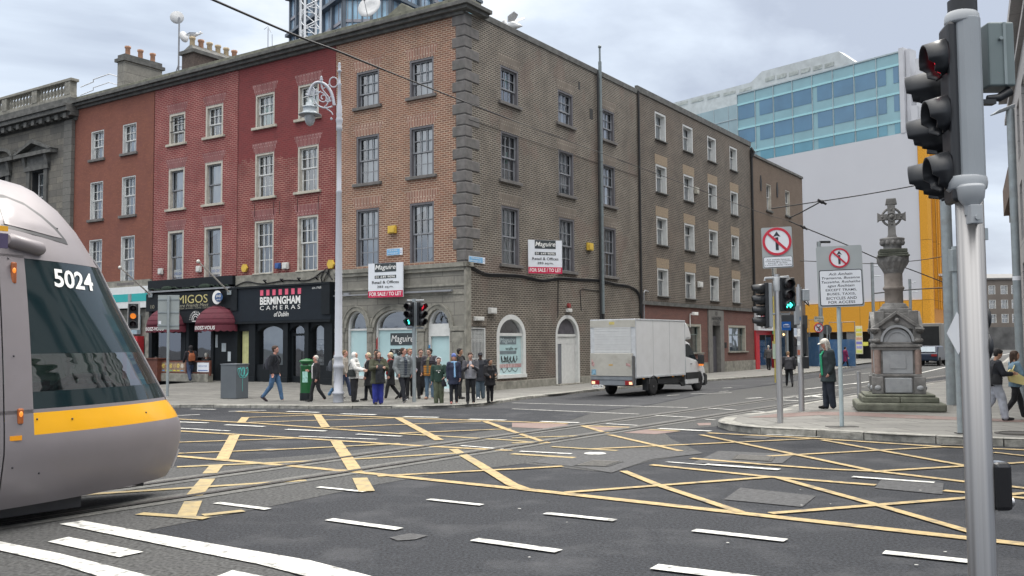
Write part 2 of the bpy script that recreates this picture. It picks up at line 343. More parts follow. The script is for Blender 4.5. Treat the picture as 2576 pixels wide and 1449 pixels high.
for a_, b_, w_ in (((1090, 650), (1350, 682), .12), ((1600, 571), (1835, 594), .1), ((1655, 733), (2010, 782), .14), ((2155, 632), (2425, 661), .11), ((880, 243), (1045, 249), .16), ((1135, 258), (1330, 267), .16), ((1440, 281), (1640, 290), .16), ((1505, 316), (1895, 331), .09), ((1795, 305), (2020, 316), .14),
                   ((900, 275), (1155, 289), .1), ((875, 213), (1005, 207), .12), ((1150, 191), (1340, 186), .12), ((1445, 191), (1605, 196), .2), ((1717, 203), (1890, 208), .2), ((2030, 217), (2205, 221), .2), ((2360, 230), (2545, 235), .2), ((962, 179), (1085, 181), .16), ((2316, 363), (2530, 380), .1)):
    wl(d1(*a_), d1(*b_), w_)
for a_, b_, w_ in (((-190, 834), (235, 893), .15), ((168, 702), (518, 738), .13), ((915, 787), (1378, 839), .15), ((1870, 898), (2340, 948), .16), ((715, 970), (1300, 1042), .2), ((775, 444), (980, 460), .07), ((975, 456), (1345, 483), .17), ((1712, 519), (2125, 548), .13),
                   ((737, 277), (1000, 290), .2), ((1283, 306), (1555, 318), .2), ((145, 241), (335, 248), .2), ((40, 391), (300, 404), .12), ((475, 253), (630, 261), .12), ((0, 148), (885, 172), .1), ((0, 178), (640, 205), .1), ((715, 211), (920, 222), .12), ((960, 173), (1125, 184), .12), ((1210, 190), (1320, 197), .12), ((975, 231), (1020, 234), .12),
                   ((1470, 80), (1828, 38), .16), ((1180, 126), (1260, 122), .2), ((1325, 128), (1440, 112), .25), ((1330, 133), (1450, 138), .2), ((1440, 122), (1560, 106), .2), ((1500, 112), (1560, 120), .25), ((1060, 74), (1105, 71), .12), ((900, 103), (1105, 97), .12), ((780, 112), (840, 108), .1), ((1040, 92), (1090, 88), .08)):
    wl(d2(*a_), d2(*b_), w_)
wl((2147, 966), (2206, 956.5), .16); wl((2316, 938), (2424, 913.5), .18); wl((2424, 913), (2560, 885), .18)
wl((2060, 930), (2150, 917), .3); wl((2115, 945), (2190, 938), .1)
cpt = G(*d2(418, 402), .018); mbc = [tuple(cpt+Vector((.2*math.cos(t*.4), .2*math.sin(t*.4), .0))) for t in range(16)]; wm.poly(mbc)
rgs = random.Random(12)
for _ in range(12):
    c_ = G(*(rgs.uniform(1300, 2420), rgs.uniform(1220, 1440)), .018); r_ = rgs.uniform(.008, .026); wm.poly([tuple(c_+Vector((r_*rgs.uniform(.6, 1.3)*math.cos(t*1.05), r_*rgs.uniform(.5, 1.2)*math.sin(t*1.05), 0))) for t in range(6)])
tag(wm.build('white_marking', WHITE_P), kind='structure')
# --- tram rails with their grooves
STEEL = pm('rail_steel', (.16, .155, .15), .38, .25, 8, metal=.8)
GROOVE = pm('rail_groove', (.015, .015, .016), .9)
near_r = [G(-300, 1352), G(320, 1264), G(440, 1249), G(740, 1204), G(980, 1167), G(1288, 1127), G(1738, 1050), G(1938, 1021), G(2068, 1004), G(2160, 990), G(2325, 962), G(2560, 893)]
# one smooth centre line a gauge apart
dT = Vector((math.sin(R(37)), math.cos(R(37)), 0)); nT = Vector((dT.y, -dT.x, 0))
NR = -11.0
def rail(off):
    mb = MB(); g_ = MB()
    P = [dT*u+nT*(NR-off) for u in range(-14, 120, 2)]
    for k, (a0, a1, zz, mm) in enumerate(((-.16, -.1, .0245, mb), (-.1, -.045, .024, mb), (-.03, .02, .0246, mb))):
        pass
    for mm, a0, a1, zz in ((mb, -.075, -.02, .025), (g_, -.018, .03, .0235), (mb, .032, .06, .025)):
        for p, q in zip(P, P[1:]):
            n = (q-p).normalized(); n = Vector((n.y, -n.x, 0))
            mm.poly([(p.x+n.x*a1, p.y+n.y*a1, zz), (q.x+n.x*a1, q.y+n.y*a1, zz), (q.x+n.x*a0, q.y+n.y*a0, zz), (p.x+n.x*a0, p.y+n.y*a0, zz)])
    o = tag(mb.build('tram_rail', STEEL), kind='structure'); tag(g_.build('rail_groove', GROOVE, o))
RC = pm('rail_bed_concrete', (.10, .10, .094), .85, .35, 14, bump=.3, bscale=60, dirt=(.04, .04, .042), dscale=2.2, damt=.7)
for o_ in (0, 1.435):
    mb = MB(); n = nT; a, b = dT*-8+nT*(NR-o_), dT*70+nT*(NR-o_); K = 40
    for k in range(K):
        for s0, s1 in ((-.30, -.078), (.063, .26)):
            p, q = a.lerp(b, k/K), a.lerp(b, (k+1)/K); mb.poly([(p.x+n.x*s1, p.y+n.y*s1, .0115), (q.x+n.x*s1, q.y+n.y*s1, .0115), (q.x+n.x*s0, q.y+n.y*s0, .0115), (p.x+n.x*s0, p.y+n.y*s0, .0115)])
    tag(mb.build('rail_bed', RC), kind='structure')
rail(0); rail(1.435)
# --- far pavement (rises a little towards the shops) and its kerb
far_k = [(-400, 1017), (200, 1017.5), (537, 1017.6), (630, 1018.4), (740, 1020), (849, 1020.5), (957, 1020.5), (1030, 1020), (1080, 1020.5), (1130, 1019), (1180, 1016.5), (1230, 1012), (1274, 1004), (1363, 993), (1409, 989.5), (1530, 975.6), (1777, 955), (1955, 943), (2059, 933), (2140, 922)]
FK = [G(x, y, .10) for x, y in far_k]
def smooth(P, n=3):
    out = []
    for i in range(len(P)-1):
        p0, p1, p2, p3 = P[max(i-1, 0)], P[i], P[i+1], P[min(i+2, len(P)-1)]
        for k in range(n):
            t = k/n; out.append(.5*((2*p1)+(p2-p0)*t+(2*p0-5*p1+4*p2-p3)*t*t+(3*p1-p0-3*p2+p3)*t**3))
    return out+[P[-1]]
FK = smooth(FK)
def pave_z(x, y):
    v = Vector((x, y))-CORNER.xy; s_ = v.dot(Vector((math.cos(AL), math.sin(AL)))); o_ = v.dot(Vector((-math.sin(AL), math.cos(AL))))
    return .10+.24*max(0, min(1, (-s_-2)/7))*max(0, min(1, (o_+9)/9))
def paved(x, y):              # picture point -> point on the far pavement
    z = .1
    for _ in range(6): p = G(x, y, z); z = pave_z(p.x, p.y)
    p.z = z; return p
def kerb(name, K, z1, wdt, seg=1.0, inner=1):
    mb = MB(); acc = 0
    pts = []; 
    for a, b in zip(K, K[1:]):
        L_ = (b-a).length; n_ = max(1, round(L_/seg))
        for i in range(n_): pts.append(a.lerp(b, i/n_))
    pts.append(K[-1])
    # regroup so that every stone is about seg long
    out_ = [pts[0]]
    for p in pts[1:]:
        if (p-out_[-1]).length >= seg*.9: out_.append(p)
    for i, (a, b) in enumerate(zip(out_, out_[1:])):
        d = (b-a); n = Vector((-d.y, d.x, 0)).normalized()*wdt*inner; d.normalize()
        a2, b2 = a+d*.011, b-d*.011; jz = random.uniform(-.006, .006); jo = random.uniform(-.008, .008); o_ = n.normalized()*jo
        A, B, Cc, D_ = a2+o_, b2+o_, b2+n, a2+n
        ch = n.normalized()*.03; zt = z1+jz
        v = [(A.x, A.y, -.02), (B.x, B.y, -.02), (A.x, A.y, zt-.03), (B.x, B.y, zt-.03), (A.x+ch.x, A.y+ch.y, zt), (B.x+ch.x, B.y+ch.y, zt), (D_.x, D_.y, zt), (Cc.x, Cc.y, zt), (D_.x, D_.y, -.02), (Cc.x, Cc.y, -.02)]
        mb._a(v, [(0, 1, 3, 2), (2, 3, 5, 4), (4, 5, 7, 6), (6, 7, 9, 8), (0, 2, 4, 6, 8), (1, 9, 7, 5, 3)])
    tag(mb.build(name, KERB), kind='structure')
kerb('kerb', FK, .10, .28, 1.1)
def loft_pave(name, A, B, fz, mat, nv=10, rot=0):
    mb = MB(); v = []; n = len(A)
    c = A[0]; Rm = Matrix.Rotation(-rot, 3, 'Z')
    for i in range(n):
        for k in range(nv+1):
            p = A[i].lerp(B[i], k/nv); v.append(tuple(Rm @ Vector((p.x-c.x, p.y-c.y, 0))+Vector((0, 0, fz(p.x, p.y)))))
    mb._a(v, [(i*(nv+1)+k, (i+1)*(nv+1)+k, (i+1)*(nv+1)+k+1, i*(nv+1)+k+1) for i in range(n-1) for k in range(nv)])
    o = mb.build(name, mat, loc=(c.x, c.y, -.006), rotz=rot); return tag(o, kind='structure')
bk = []
for p in FK:
    v = p.xy-CORNER.xy; sL = v.dot(Vector((math.cos(AL), math.sin(AL)))); sR = v.dot(Vector((math.cos(AR), math.sin(AR))))
    oR = v.dot(Vector((-math.sin(AR), math.cos(AR))))
    if sL < 0 or sR < -3: q = toW(AL, min(sL, 0), .4)
    elif sR < .3: q = toW(AL, 0, .0)
    else: q = toW(AR, sR, .4)
    bk.append(q)
loft_pave('pavement', FK, bk, pave_z, PAVE, 12, AL)
# --- island pavement on the right
isl = [(1971, 1027), (1930, 1035), (1880, 1040), (1838, 1045), (1815, 1051), (1806, 1058), (1815, 1063), (1850, 1069), (1913, 1075), (2013, 1080), (2138, 1086), (2243, 1092), (2408, 1099), (2525, 1103), (2700, 1108), (2900, 1115)]
IK = smooth([G(x, y, .15) for x, y in isl], 3)
kerb('kerb', IK, .15, .32, 1.05)
isl_b = [(2900, 1115), (2900, 872), (2560, 880), (2500, 927), (2424, 950), (2325, 966), (2160, 992), (2115, 998), (2063, 1007), (2003, 1017), (1971, 1027)]
ib = [G(x, y, .15) for x, y in isl_b]
kerb('kerb', smooth(ib[2:], 2), .15, .2, 1.3)
sheet('pavement', [p for p in IK]+ib[1:], .145, PAVE, rot=R(8))
sheet('red_paving_strip', gp([(1880, 1050), (1950, 1041), (2060, 1035), (2160, 1037), (2280, 1043), (2425, 1050), (2576, 1056), (2576, 1062), (2425, 1057), (2280, 1052), (2160, 1046), (2060, 1044), (1960, 1050)], .15), .150, REDP)
fp = [G(2560, 867.5, .1), G(2150, 916.5, .1), G(2140, 919, .1), G(2005, 925, .1), G(2005, 905, .1), G(2500, 860, .1)]
sheet('pavement', fp, .105, PAVE, rot=R(20))
# --- covers and drain set in the road
IRON = pm('cast_iron', (.045, .043, .04), .7, .3, 20, metal=.4, bump=.3, bscale=50)
def cover(name, label, cat, pts, z, mat, bars=0):
    q = gp(pts, z); c = sum(q, Vector())/4; mb = MB()
    mb.prism([tuple(p-c) for p in q], (0, 0, .006)); o = mb.build(name, mat, loc=c); tag(o, label, cat)
    if bars:
        b = MB()
        for i in range(bars):
            t0 = (i+.3)/bars; t1 = (i+.7)/bars
            b.prism([tuple(q[0].lerp(q[1], t0).lerp(q[3].lerp(q[2], t0), .08)-c+Vector((0, 0, .0065))), tuple(q[0].lerp(q[1], t1).lerp(q[3].lerp(q[2], t1), .08)-c+Vector((0, 0, .0065))),
                     tuple(q[0].lerp(q[1], t1).lerp(q[3].lerp(q[2], t1), .92)-c+Vector((0, 0, .0065))), tuple(q[0].lerp(q[1], t0).lerp(q[3].lerp(q[2], t0), .92)-c+Vector((0, 0, .0065)))], (0, 0, .008))
        b.build('bar', pm('iron_bar_worn', (.16, .155, .145), .6, .2, 20, metal=.3), o)
    return o
cover('manhole_cover', 'rectangular ribbed iron cover set in a grey patch among the yellow lines', 'manhole cover', [d2(1105, 433), d2(1130, 410), d2(1325, 420), d2(1305, 445)], .012, IRON, 14)
cover('manhole_cover', 'square worn cover in the grey patch in the middle of the junction', 'manhole cover', [d2(310, 465), d2(400, 438), d2(560, 445), d2(480, 470)], .012, LASPH, 6)
cover('drain_grate', 'iron drain grate at the foot of the island kerb', 'drain grate', [d2(2155, 362), d2(2160, 350), d2(2290, 354), d2(2290, 366)], .012, IRON, 9)

def round_cover(x, y, z, r, label):
    mb = MB(); c = G(x, y, z); mb.cyl((0, 0, 0), (0, 0, .006), r, n=24)
    o = mb.build('manhole_cover', IRON, loc=c); tag(o, label, 'manhole cover')
    b = MB(); b.tube([(r*.8*math.cos(t*.5), r*.8*math.sin(t*.5), .007) for t in range(13)], .012, 4); b.build('rim', IRON, o)
round_cover(2560, 1090, .15, .42, 'round iron cover in the island paving at the right edge')
round_cover(2250, 1016+220, .012, .28, 'round cover in the middle of the pitted grey patch on the near road') if False else None
# ------------------------------------------------------------------ buildings
B_ORANGE = brickmat('orange_brick', (.235, .10, .062), (.14, .066, .047), (.48, .37, .275), stain=(.27, .12, .09), samt=.5, sscale=.28, mvar=.35, ms=.019, w=.26, h=.088)
B_BROWN = brickmat('brown_brick', (.090, .071, .057), (.053, .044, .038), (.33, .30, .25), stain=(.065, .056, .05), samt=.45, sscale=.3, ms=.019, mvar=.4, w=.26, h=.088, patch=((.16, .095, .08), .5, .25))
B_BROWN2 = brickmat('dark_brown_brick', (.085, .067, .054), (.05, .041, .036), (.24, .215, .18), stain=(.17, .125, .095), samt=.55, sscale=.16, ms=.02, mvar=.4, w=.27, h=.1)
B_PLAIN = brickmat('dull_brown_brick', (.15, .105, .075), (.12, .085, .062), (.16, .13, .10), stain=(.10, .08, .06), samt=.4, ms=.009)
B_RED = brickmat('red_brick', (.225, .034, .036), (.17, .028, .03), (.42, .22, .19), stain=(.11, .035, .04), samt=.4, sscale=.4, ms=.019, mvar=.45, w=.27, h=.094)
B_RED2 = brickmat('painted_red_brick', (.195, .031, .033), (.145, .026, .028), (.42, .22, .18), stain=(.085, .024, .028), samt=.5, sscale=.5, zp=(11.2, (.19, .05, .048)), ms=.019, mvar=.5, w=.27, h=.094)
B_RUST = brickmat('rust_render_brick', (.235, .085, .055), (.195, .07, .048), (.22, .09, .068), stain=(.15, .055, .05), samt=.5, sscale=.5, ms=.008)
B_SHOP = brickmat('ground_floor_brick', (.21, .088, .07), (.16, .07, .058), (.10, .08, .07), w=.3, h=.06, stain=(.09, .06, .055), samt=.35, ms=.010)
A_ORANGE = brickmat('orange_brick_arch', (.25, .10, .07), (.18, .08, .06), (.62, .50, .40), swap=True, w=.42, h=.085, ms=.016, off=.35, samt=.2)
A_BROWN = brickmat('brown_brick_arch', (.11, .088, .07), (.08, .065, .055), (.42, .37, .31), swap=True, w=.42, h=.085, ms=.015, off=.35, samt=.2)
A_RED = brickmat('red_brick_arch', (.19, .038, .042), (.15, .032, .036), (.50, .32, .30), swap=True, w=.42, h=.085, ms=.015, off=.35, samt=.2)
A_BUFF = pm('buff_lintel', (.27, .21, .145), .85, .25, 12)
STONE = brickmat('limestone_ashlar', (.27, .258, .225), (.225, .217, .19), (.085, .08, .075), w=1.15, h=.52, ms=.010, stain=(.075, .072, .068), samt=.55, sscale=.8, bump=.15)
STONE_S = brickmat('small_ashlar', (.20, .185, .155), (.12, .115, .105), (.085, .08, .075), w=.75, h=.36, ms=.010, stain=(.055, .055, .058), samt=.7, sscale=.35, bump=.2)
STONE_P = pm('weathered_stone', (.245, .237, .205), .85, .25, 5, bump=.3, bscale=30, dirt=(.065, .066, .06), dscale=1.1, damt=.6)
STONE_D = pm('dark_cornice_stone', (.105, .105, .10), .85, .3, 4, bump=.3, bscale=30, dirt=(.045, .05, .045), dscale=1.3, damt=.6)
QUOIN = pm('quoin_stone', (.14, .132, .128), .85, .22, 4, bump=.25, bscale=30, dirt=(.08, .085, .075), dscale=1.4, damt=.5)
FG = pm('grey_window_paint', (.13, .125, .135), .5, .12, 6)
FG2 = pm('grey_sash_paint', (.24, .25, .27), .5, .1, 6)
FW = pm('white_window_paint', (.62, .63, .62), .5, .08, 6)
FC = pm('old_cream_paint', (.50, .47, .41), .65, .15, 7, dirt=(.20, .17, .15), dscale=3.5, damt=.6)
SILLW = pm('cream_sill', (.48, .45, .38), .75, .12, 5, dirt=(.2, .18, .15), dscale=3, damt=.5)
BLIND = pm('pale_blind', (.50, .53, .56), .8, .06, 2.5)
CURT = pm('net_curtain', (.46, .50, .52), .85, .25, 5, stretch=(7, 7, .4))
CURT2 = pm('grey_curtain', (.25, .28, .29), .85, .35, 5, stretch=(7, 7, .4))
POSTER = pm('coloured_paper', (.35, .6, .5), .7, .4, 1.2)
MINT = pm('pale_blue_window_film', (.43, .60, .62), .35, .05, 2, dirt=(.60, .72, .74), dscale=.8, damt=.6)
SHOPB = pm('black_shopfront_paint', (.007, .010, .013), .55, .2, 5, spec=.3)
SHOPN = pm('navy_fascia', (.009, .014, .021), .55, .12, 4, spec=.3)
WIRE = pm('black_cable', (.018, .018, .02), .7)
GUTT = pm('grey_downpipe', (.16, .19, .20), .5, .12, 8)

def holes_wall(mb, x0, x1, z0, z1, ops, y=0.0, dep=.16):
    """front skin with rectangular openings and their reveals"""
    xs = sorted({x0, x1, *[o[0] for o in ops], *[o[1] for o in ops]}); zs = sorted({z0, z1, *[o[2] for o in ops], *[o[3] for o in ops]})
    xs = [x for x in xs if x0 <= x <= x1]; zs = [z for z in zs if z0 <= z <= z1]
    for a, b in zip(xs, xs[1:]):
        run = None
        for c, d in zip(zs, zs[1:]):
            mx_, mz_ = (a+b)/2, (c+d)/2
            if any(o[0] < mx_ < o[1] and o[2] < mz_ < o[3] for o in ops):
                if run: mb.poly([(a, y, run[0]), (b, y, run[0]), (b, y, run[1]), (a, y, run[1])]); run = None
            else: run = (run[0], d) if run else (c, d)
        if run: mb.poly([(a, y, run[0]), (b, y, run[0]), (b, y, run[1]), (a, y, run[1])])
    for o in ops:
        a, b, c, d = o[:4]; c = max(c, z0); e = y+dep
        mb.poly([(a, y, c), (a, e, c), (a, e, d), (a, y, d)]); mb.poly([(b, y, c), (b, y, d), (b, e, d), (b, e, c)])
        mb.poly([(a, y, d), (a, e, d), (b, e, d), (b, y, d)]); mb.poly([(a, y, c), (b, y, c), (b, e, c), (a, e, c)])
def sash(par, x0, x1, z0, z1, fm, sm=None, grid=(3, 2, 2), split=.5, back='blind', dep=.14, arch=None, sill=None, lin=.03, sw=.16, sh=.13, archh=.5, ang=None, name='window', slide=0, y0=0.0):
    """a sash window in an opening: frame and bars, glass, what hangs behind it, sill and brick arch"""
    sm = sm or fm; mb = MB(); w_ = x1-x0; h = z1-z0; f = .07
    for a, b in ((x0, x0+lin), (x1-lin, x1)): mb.box(a, b, y0+.012, y0+dep, z0, z1)
    mb.box(x0+lin, x1-lin, y0+.012, y0+dep, z1-lin, z1)
    fr = mb.build(name, fm, par)
    g = MB(); a, b = x0+lin, x1-lin; zt = z1-lin
    zm = z0+h*split
    for (lo, hi, yy, nr) in ((zm, zt, y0+dep-.055, grid[1]), (z0, zm+.04, y0+dep, grid[2])):
        g.box(a, a+f, yy, yy+.045, lo, hi); g.box(b-f, b, yy, yy+.045, lo, hi); g.box(a+f, b-f, yy, yy+.045, hi-f*.8, hi); g.box(a+f, b-f, yy, yy+.045, lo, lo+f*.8)
        for k in range(1, grid[0]):
            xx = a+f+(b-a-2*f)*k/grid[0]; g.box(xx-.016, xx+.016, yy+.004, yy+.04, lo+f*.8, hi-f*.8)
        for k in range(1, nr):
            zz = lo+(hi-lo)*k/nr; g.box(a+f, b-f, yy+.006, yy+.038, zz-.016, zz+.016)
    g.build('sash', sm, fr)
    p = MB(); p.poly([(a+f, y0+dep+.02, z0+.05), (b-f, y0+dep+.02, z0+.05), (b-f, y0+dep+.02, zt-.05), (a+f, y0+dep+.02, zt-.05)]); p.build('pane', GLASS, fr)
    yb = y0+dep+.09
    if back == 'blind':
        q = MB(); q.box(a, b, yb, yb+.01, z0+h*.02, z1); q.build('blind', BLIND, fr)
    elif back == 'part':           # blind open at the left, as seen at an angle
        q = MB(); q.box(a+w_*.22, b, yb+.03, yb+.04, z0, z1); q.build('blind', BLIND, fr)
    elif back == 'curtain':
        q = MB(); n = 14
        for s0, s1 in ((a, a+w_*.30), (b-w_*.42, b)):
            pts = [(s0+(s1-s0)*i/n, yb+.03+.02*(i % 2)) for i in range(n+1)]
            for (xa, ya), (xb, yb2) in zip(pts, pts[1:]): q.poly([(xa, ya, z0), (xb, yb2, z0), (xb, yb2, z1), (xa, ya, z1)])
        q.build('curtain', CURT2, fr)
    elif back == 'net':
        q = MB(); n = 20
        pts = [(a+(b-a)*i/n, yb+.03+.02*(i % 2)) for i in range(n+1)]
        for (xa, ya), (xb, yb2) in zip(pts, pts[1:]): q.poly([(xa, ya, z0), (xb, yb2, z0), (xb, yb2, z1), (xa, ya, z1)])
        q.build('net_curtain', CURT, fr)
    elif back == 'drape':
        q = MB(); q.poly([(a, yb, z1), (b, yb, z1), (b, yb, z1-h*.18), (b-w_*.12, yb, z0+h*.1), (b-w_*.28, yb, z0+h*.05), (b-w_*.42, yb, z1-h*.25), (a+w_*.4, yb, z1-h*.12), (a, yb, z1-h*.2)]); q.build('curtain', CURT, fr)
    if sill:
        q = MB(); q.box(x0-sw, x1+sw, y0-.11, y0+dep, z0-sh, z0); q.build('sill', sill, fr, bevel=.01)
    if arch:
        q = MB(); q.prism([(x0-.02, y0-.004, z1), (x1+.02, y0-.004, z1), (x1+.24, y0-.004, z1+archh), (x0-.24, y0-.004, z1+archh)], (0, .02, 0)); q.build('brick_arch', arch, fr)
    return fr
def body(par, x0, x1, y0, y1, z1, side_mat, roof_z=None, name='wall', left=True, right=True):
    """rest of the block behind the front: dark rooms, side and back walls, flat roof"""
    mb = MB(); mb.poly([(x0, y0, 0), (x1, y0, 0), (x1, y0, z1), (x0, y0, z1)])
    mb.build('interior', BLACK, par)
    s_ = MB(); s_.box(x0, x0+.05, .0, y1, 0, z1); s_.box(x1-.05, x1, .0, y1, 0, z1); s_.box(x0+.05, x1-.05, y1-.1, y1, 0, z1)
    s_.build('side_wall', side_mat, par)
    r_ = MB(); r_.box(x0, x1, .02, y1, z1-.4, z1-.15); r_.build('roof', pm('flat_roof', (.09, .09, .09), .9, .2, 3), par)
oL = lambda s, z=0: toW(AL, s, 0, z)
Z1, Z2, Z3 = (12.15, 13.7), (8.85, 10.9), (5.3, 7.75)
ROOF = 15.25

# --- brick corner building, front on the quay and long side on the side street
bc = thing('corner_building', 'four storey corner building, orange brick and brown brick faces above a stone arched ground floor', 'building', toW(AL, 0, 0), AL)
colsL = [(-5.82, -4.52), (-2.85, -1.58)]
mb = MB(); ops = [(a, b, z[0], z[1]) for a, b in colsL for z in (Z1, Z2, Z3)]
holes_wall(mb, -7.02, -.45, 5.2, ROOF, ops, dep=.2); mb.build('front_wall', B_ORANGE, bc)
backs = iter(['blind', 'blind', 'blind', 'part', 'part', 'part'])
for (a, b) in colsL:
    for i, z in enumerate((Z1, Z2, Z3)):
        sash(bc, a, b, z[0], z[1], FG, FG2, grid=(3, 2 if i == 0 else 2, 1 if i == 0 else 2), split=.36 if i == 0 else .47, back='part' if (a, i) != (colsL[1][0], 2) else 'drape', arch=A_ORANGE, sill=QUOIN if i < 2 else None, lin=.09, dep=.17)
# side street face: child frame turned a quarter turn
Rside = R(90)
def side(o): o.rotation_euler = (0, 0, Rside); return o
class SideMB(MB):
    pass
colsR = [(2.5, 3.87), (7.18, 8.58), (11.48, 12.78)]
mb = MB(); ops = [(a, b, z[0], z[1]) for a, b in colsR for z in (Z1, Z2, Z3)]
gops = [(.06, 1.31, .1, 2.62), (2.1, 4.29, .55, 3.2), (6.77, 8.94, .1, 3.28)]
holes_wall(mb, .45, 15.39, 5.2, ROOF, ops, dep=.2); holes_wall(mb, .0, 15.39, 0, 5.2, gops, dep=.22)
def arch_fill(mb, x0, x1, zs, z1, y=0, dep=.22, n=14, e=.0):
    """brickwork above a round-headed opening that springs at zs"""
    cx = (x0+x1)/2; rx = (x1-x0)/2; rz = z1-zs
    pr = [(cx-rx*math.cos(math.pi*i/n), zs+rz*math.sin(math.pi*i/n)) for i in range(n+1)]
    for (xa, za), (xb, zb) in zip(pr, pr[1:]):
        mb.poly([(xa, y, za), (xb, y, zb), (xb, y, z1+e), (xa, y, z1+e)]); mb.poly([(xa, y, za), (xa, y+dep, za), (xb, y+dep, zb), (xb, y, zb)])
def arch_ring(mb, x0, x1, zs, z1, t, y0, y1, n=20, down=None):
    cx = (x0+x1)/2; rx = (x1-x0)/2; rz = z1-zs
    def P(i, k): return (cx-(rx+k)*math.cos(math.pi*i/n), zs+(rz+k)*math.sin(math.pi*i/n))
    for i in range(n):
        a, b, c, d = P(i, 0), P(i+1, 0), P(i+1, t), P(i, t)
        mb.prism([(a[0], y0, a[1]), (b[0], y0, b[1]), (c[0], y0, c[1]), (d[0], y0, d[1])], (0, y1-y0, 0))
    if down is not None:
        mb.box(x0-t, x0, y0, y1, down, zs); mb.box(x1, x1+t, y0, y1, down, zs)
arch_fill(mb, 2.1, 4.29, 2.3, 3.2); arch_fill(mb, 6.77, 8.94, 2.3, 3.28)
side(mb.build('side_wall', B_BROWN, bc))
sub = []
for ci, (a, b) in enumerate(colsR):
    for i, z in enumerate((Z1, Z2, Z3)):
        bk_ = 'dark' if (ci == 0 and i < 2) else ('part' if ci == 1 else 'net')
        o = sash(bc, a, b, z[0], z[1], FG, FG2, grid=(3, 2, 2) if i else (3, 2, 1), split=.47 if i else .38, back=bk_, arch=A_BROWN, sill=QUOIN, lin=.09, dep=.17); side(o)
        if ci == 0 and i < 2:
            q = MB(); q.box(a+.75, a+.95, .31, .33, z[0]+.8, z[0]+1.3); q.build('hanging_paper', pm('mint_paper', (.2, .55, .42), .7), o)
# round-headed window with its sign, street door, lattice gate
def arched_frame(par, x0, x1, z0, zs, z1, t, mat, y0=-.01, y1=.2, name='window'):
    q = MB(); arch_ring(q, x0, x1, zs, z1, -t, y0, y1, down=z0); return q.build(name, mat, par)
aw = side(arched_frame(bc, 2.1, 4.29, .68, 2.3, 3.2, .2, FW, name='window'))
q = MB(); q.box(2.3, 4.09, .05, .2, 2.3, 2.42); q.box(2.1, 4.29, -.06, .2, .55, .70); q.build('transom', FW, aw)
q = MB(); q.poly([(2.3, .12, .7), (4.09, .12, .7), (4.09, .12, 2.3), (2.3, .12, 2.3)]); q.build('window_film', MINT, aw)
def fan(x0, x1, zs, z1, y, n=12):
    cx = (x0+x1)/2; return [(cx-(x1-x0)/2*math.cos(math.pi*i/n), y, zs+(z1-zs)*math.sin(math.pi*i/n)) for i in range(n+1)]
q = MB(); q.poly(fan(2.3, 4.09, 2.42, 3.02, .14)[::-1]); q.build('fanlight', GLASS, aw)
GREYS = pm('faded_grey_print', (.16, .20, .22), .6); WLET = pm('white_lettering', (.78, .78, .76), .6, .04); BLET = pm('black_lettering', (.015, .015, .016), .6, .05)
REDS = pm('red_sign_paint', (.55, .035, .07), .5, .05); PINKF = pm('faded_pink_print', (.45, .28, .28), .6); TAG = pm('black_spray_paint', (.02, .02, .022), .5)
q = MB(); q.box(2.42, 3.72, .112, .119, 1.95, 2.27); q.box(2.42, 3.72, .112, .119, 1.55, 1.68); q.build('sign_panel', GREYS, aw)
q = MB(); add_text(q, 'Maguire', 3.07, .108, 2.1, 1.15, .26, shear=.25); q.build('lettering', pm('grey_lettering', (.5, .6, .62), .6), aw)
q = MB(); add_text(q, 'walls w', 3.35, .106, 1.78, .9, .14); q.build('lettering', BLET, aw)
def scrawl(mb, x0, x1, z0, z1, y, n, seed, r=.012):
    rg = random.Random(seed); pts = []
    for i in range(n):
        t = i/(n-1); ph = i*1.35+rg.uniform(-.4, .4); A_ = (z1-z0)*rg.uniform(.32, .5); pts.append((x0+(x1-x0)*t+A_*.6*math.cos(ph), y-rg.uniform(0, .003), (z0+z1)/2+A_*math.sin(ph)))
    sm_ = smooth([Vector(p) for p in pts], 4); mb.tube(sm_, r, 4)
q = MB(); scrawl(q, 2.55, 3.75, 1.18, 1.48, .104, 26, 3); scrawl(q, 2.55, 3.75, 1.22, 1.42, .102, 20, 8); scrawl(q, 2.5, 3.8, .78, .98, .104, 16, 5, .01); q.build('graffiti', TAG, aw)
q = MB(); q.box(2.3, 4.09, .112, .119, .98, 1.14); q.build('sign_band', PINKF, aw)
q = MB(); add_text(q, 'TO LET', 3.05, .108, 1.06, 1.2, .14); q.build('lettering', pm('pink_white_lettering', (.62, .55, .55), .6), aw)
dr = side(arched_frame(bc, 6.77, 8.94, .12, 2.3, 3.28, .16, FW, name='door_surround'))
q = MB(); q.box(6.93, 8.78, .1, .24, 2.28, 2.4); q.box(7.55, 8.78, .16, .22, .12, 2.0); q.box(6.93, 8.78, .15, .24, 1.95, 2.28); q.build('panelling', FW, dr)
q = MB(); q.box(6.93, 7.55, .17, .23, .15, 1.95)
for z_ in ((.3, .8), (.95, 1.3), (1.45, 1.85)): q.box(7.02, 7.45, .155, .17, *z_)
q.build('door', pm('grey_door_paint', (.17, .18, .20), .5), dr)
q = MB(); q.poly(fan(6.93, 8.78, 2.42, 3.1, .16)[::-1]); q.build('fanlight', pm('dark_fanlight', (.10, .095, .11), .4, .3, 4), dr)
q = MB(); q.box(6.7, 9.0, -.25, .1, 0, .14); q.build('doorstep', STONE_P, dr)
gt = MB(); n = 12
for i in range(n+1):
    x = .1+1.15*i/n; gt.box(x-.012, x+.012, .02, .045, .1, 2.55)
for lv in (.25, 1.15, 1.3, 2.05, 2.2, 2.35):
    for i in range(n):
        x = .1+1.15*i/n; gt.tube([(x, .05, lv), (x+1.15/n, .05, lv+.13)], .009, 4); gt.tube([(x+1.15/n, .055, lv), (x, .055, lv+.13)], .009, 4)
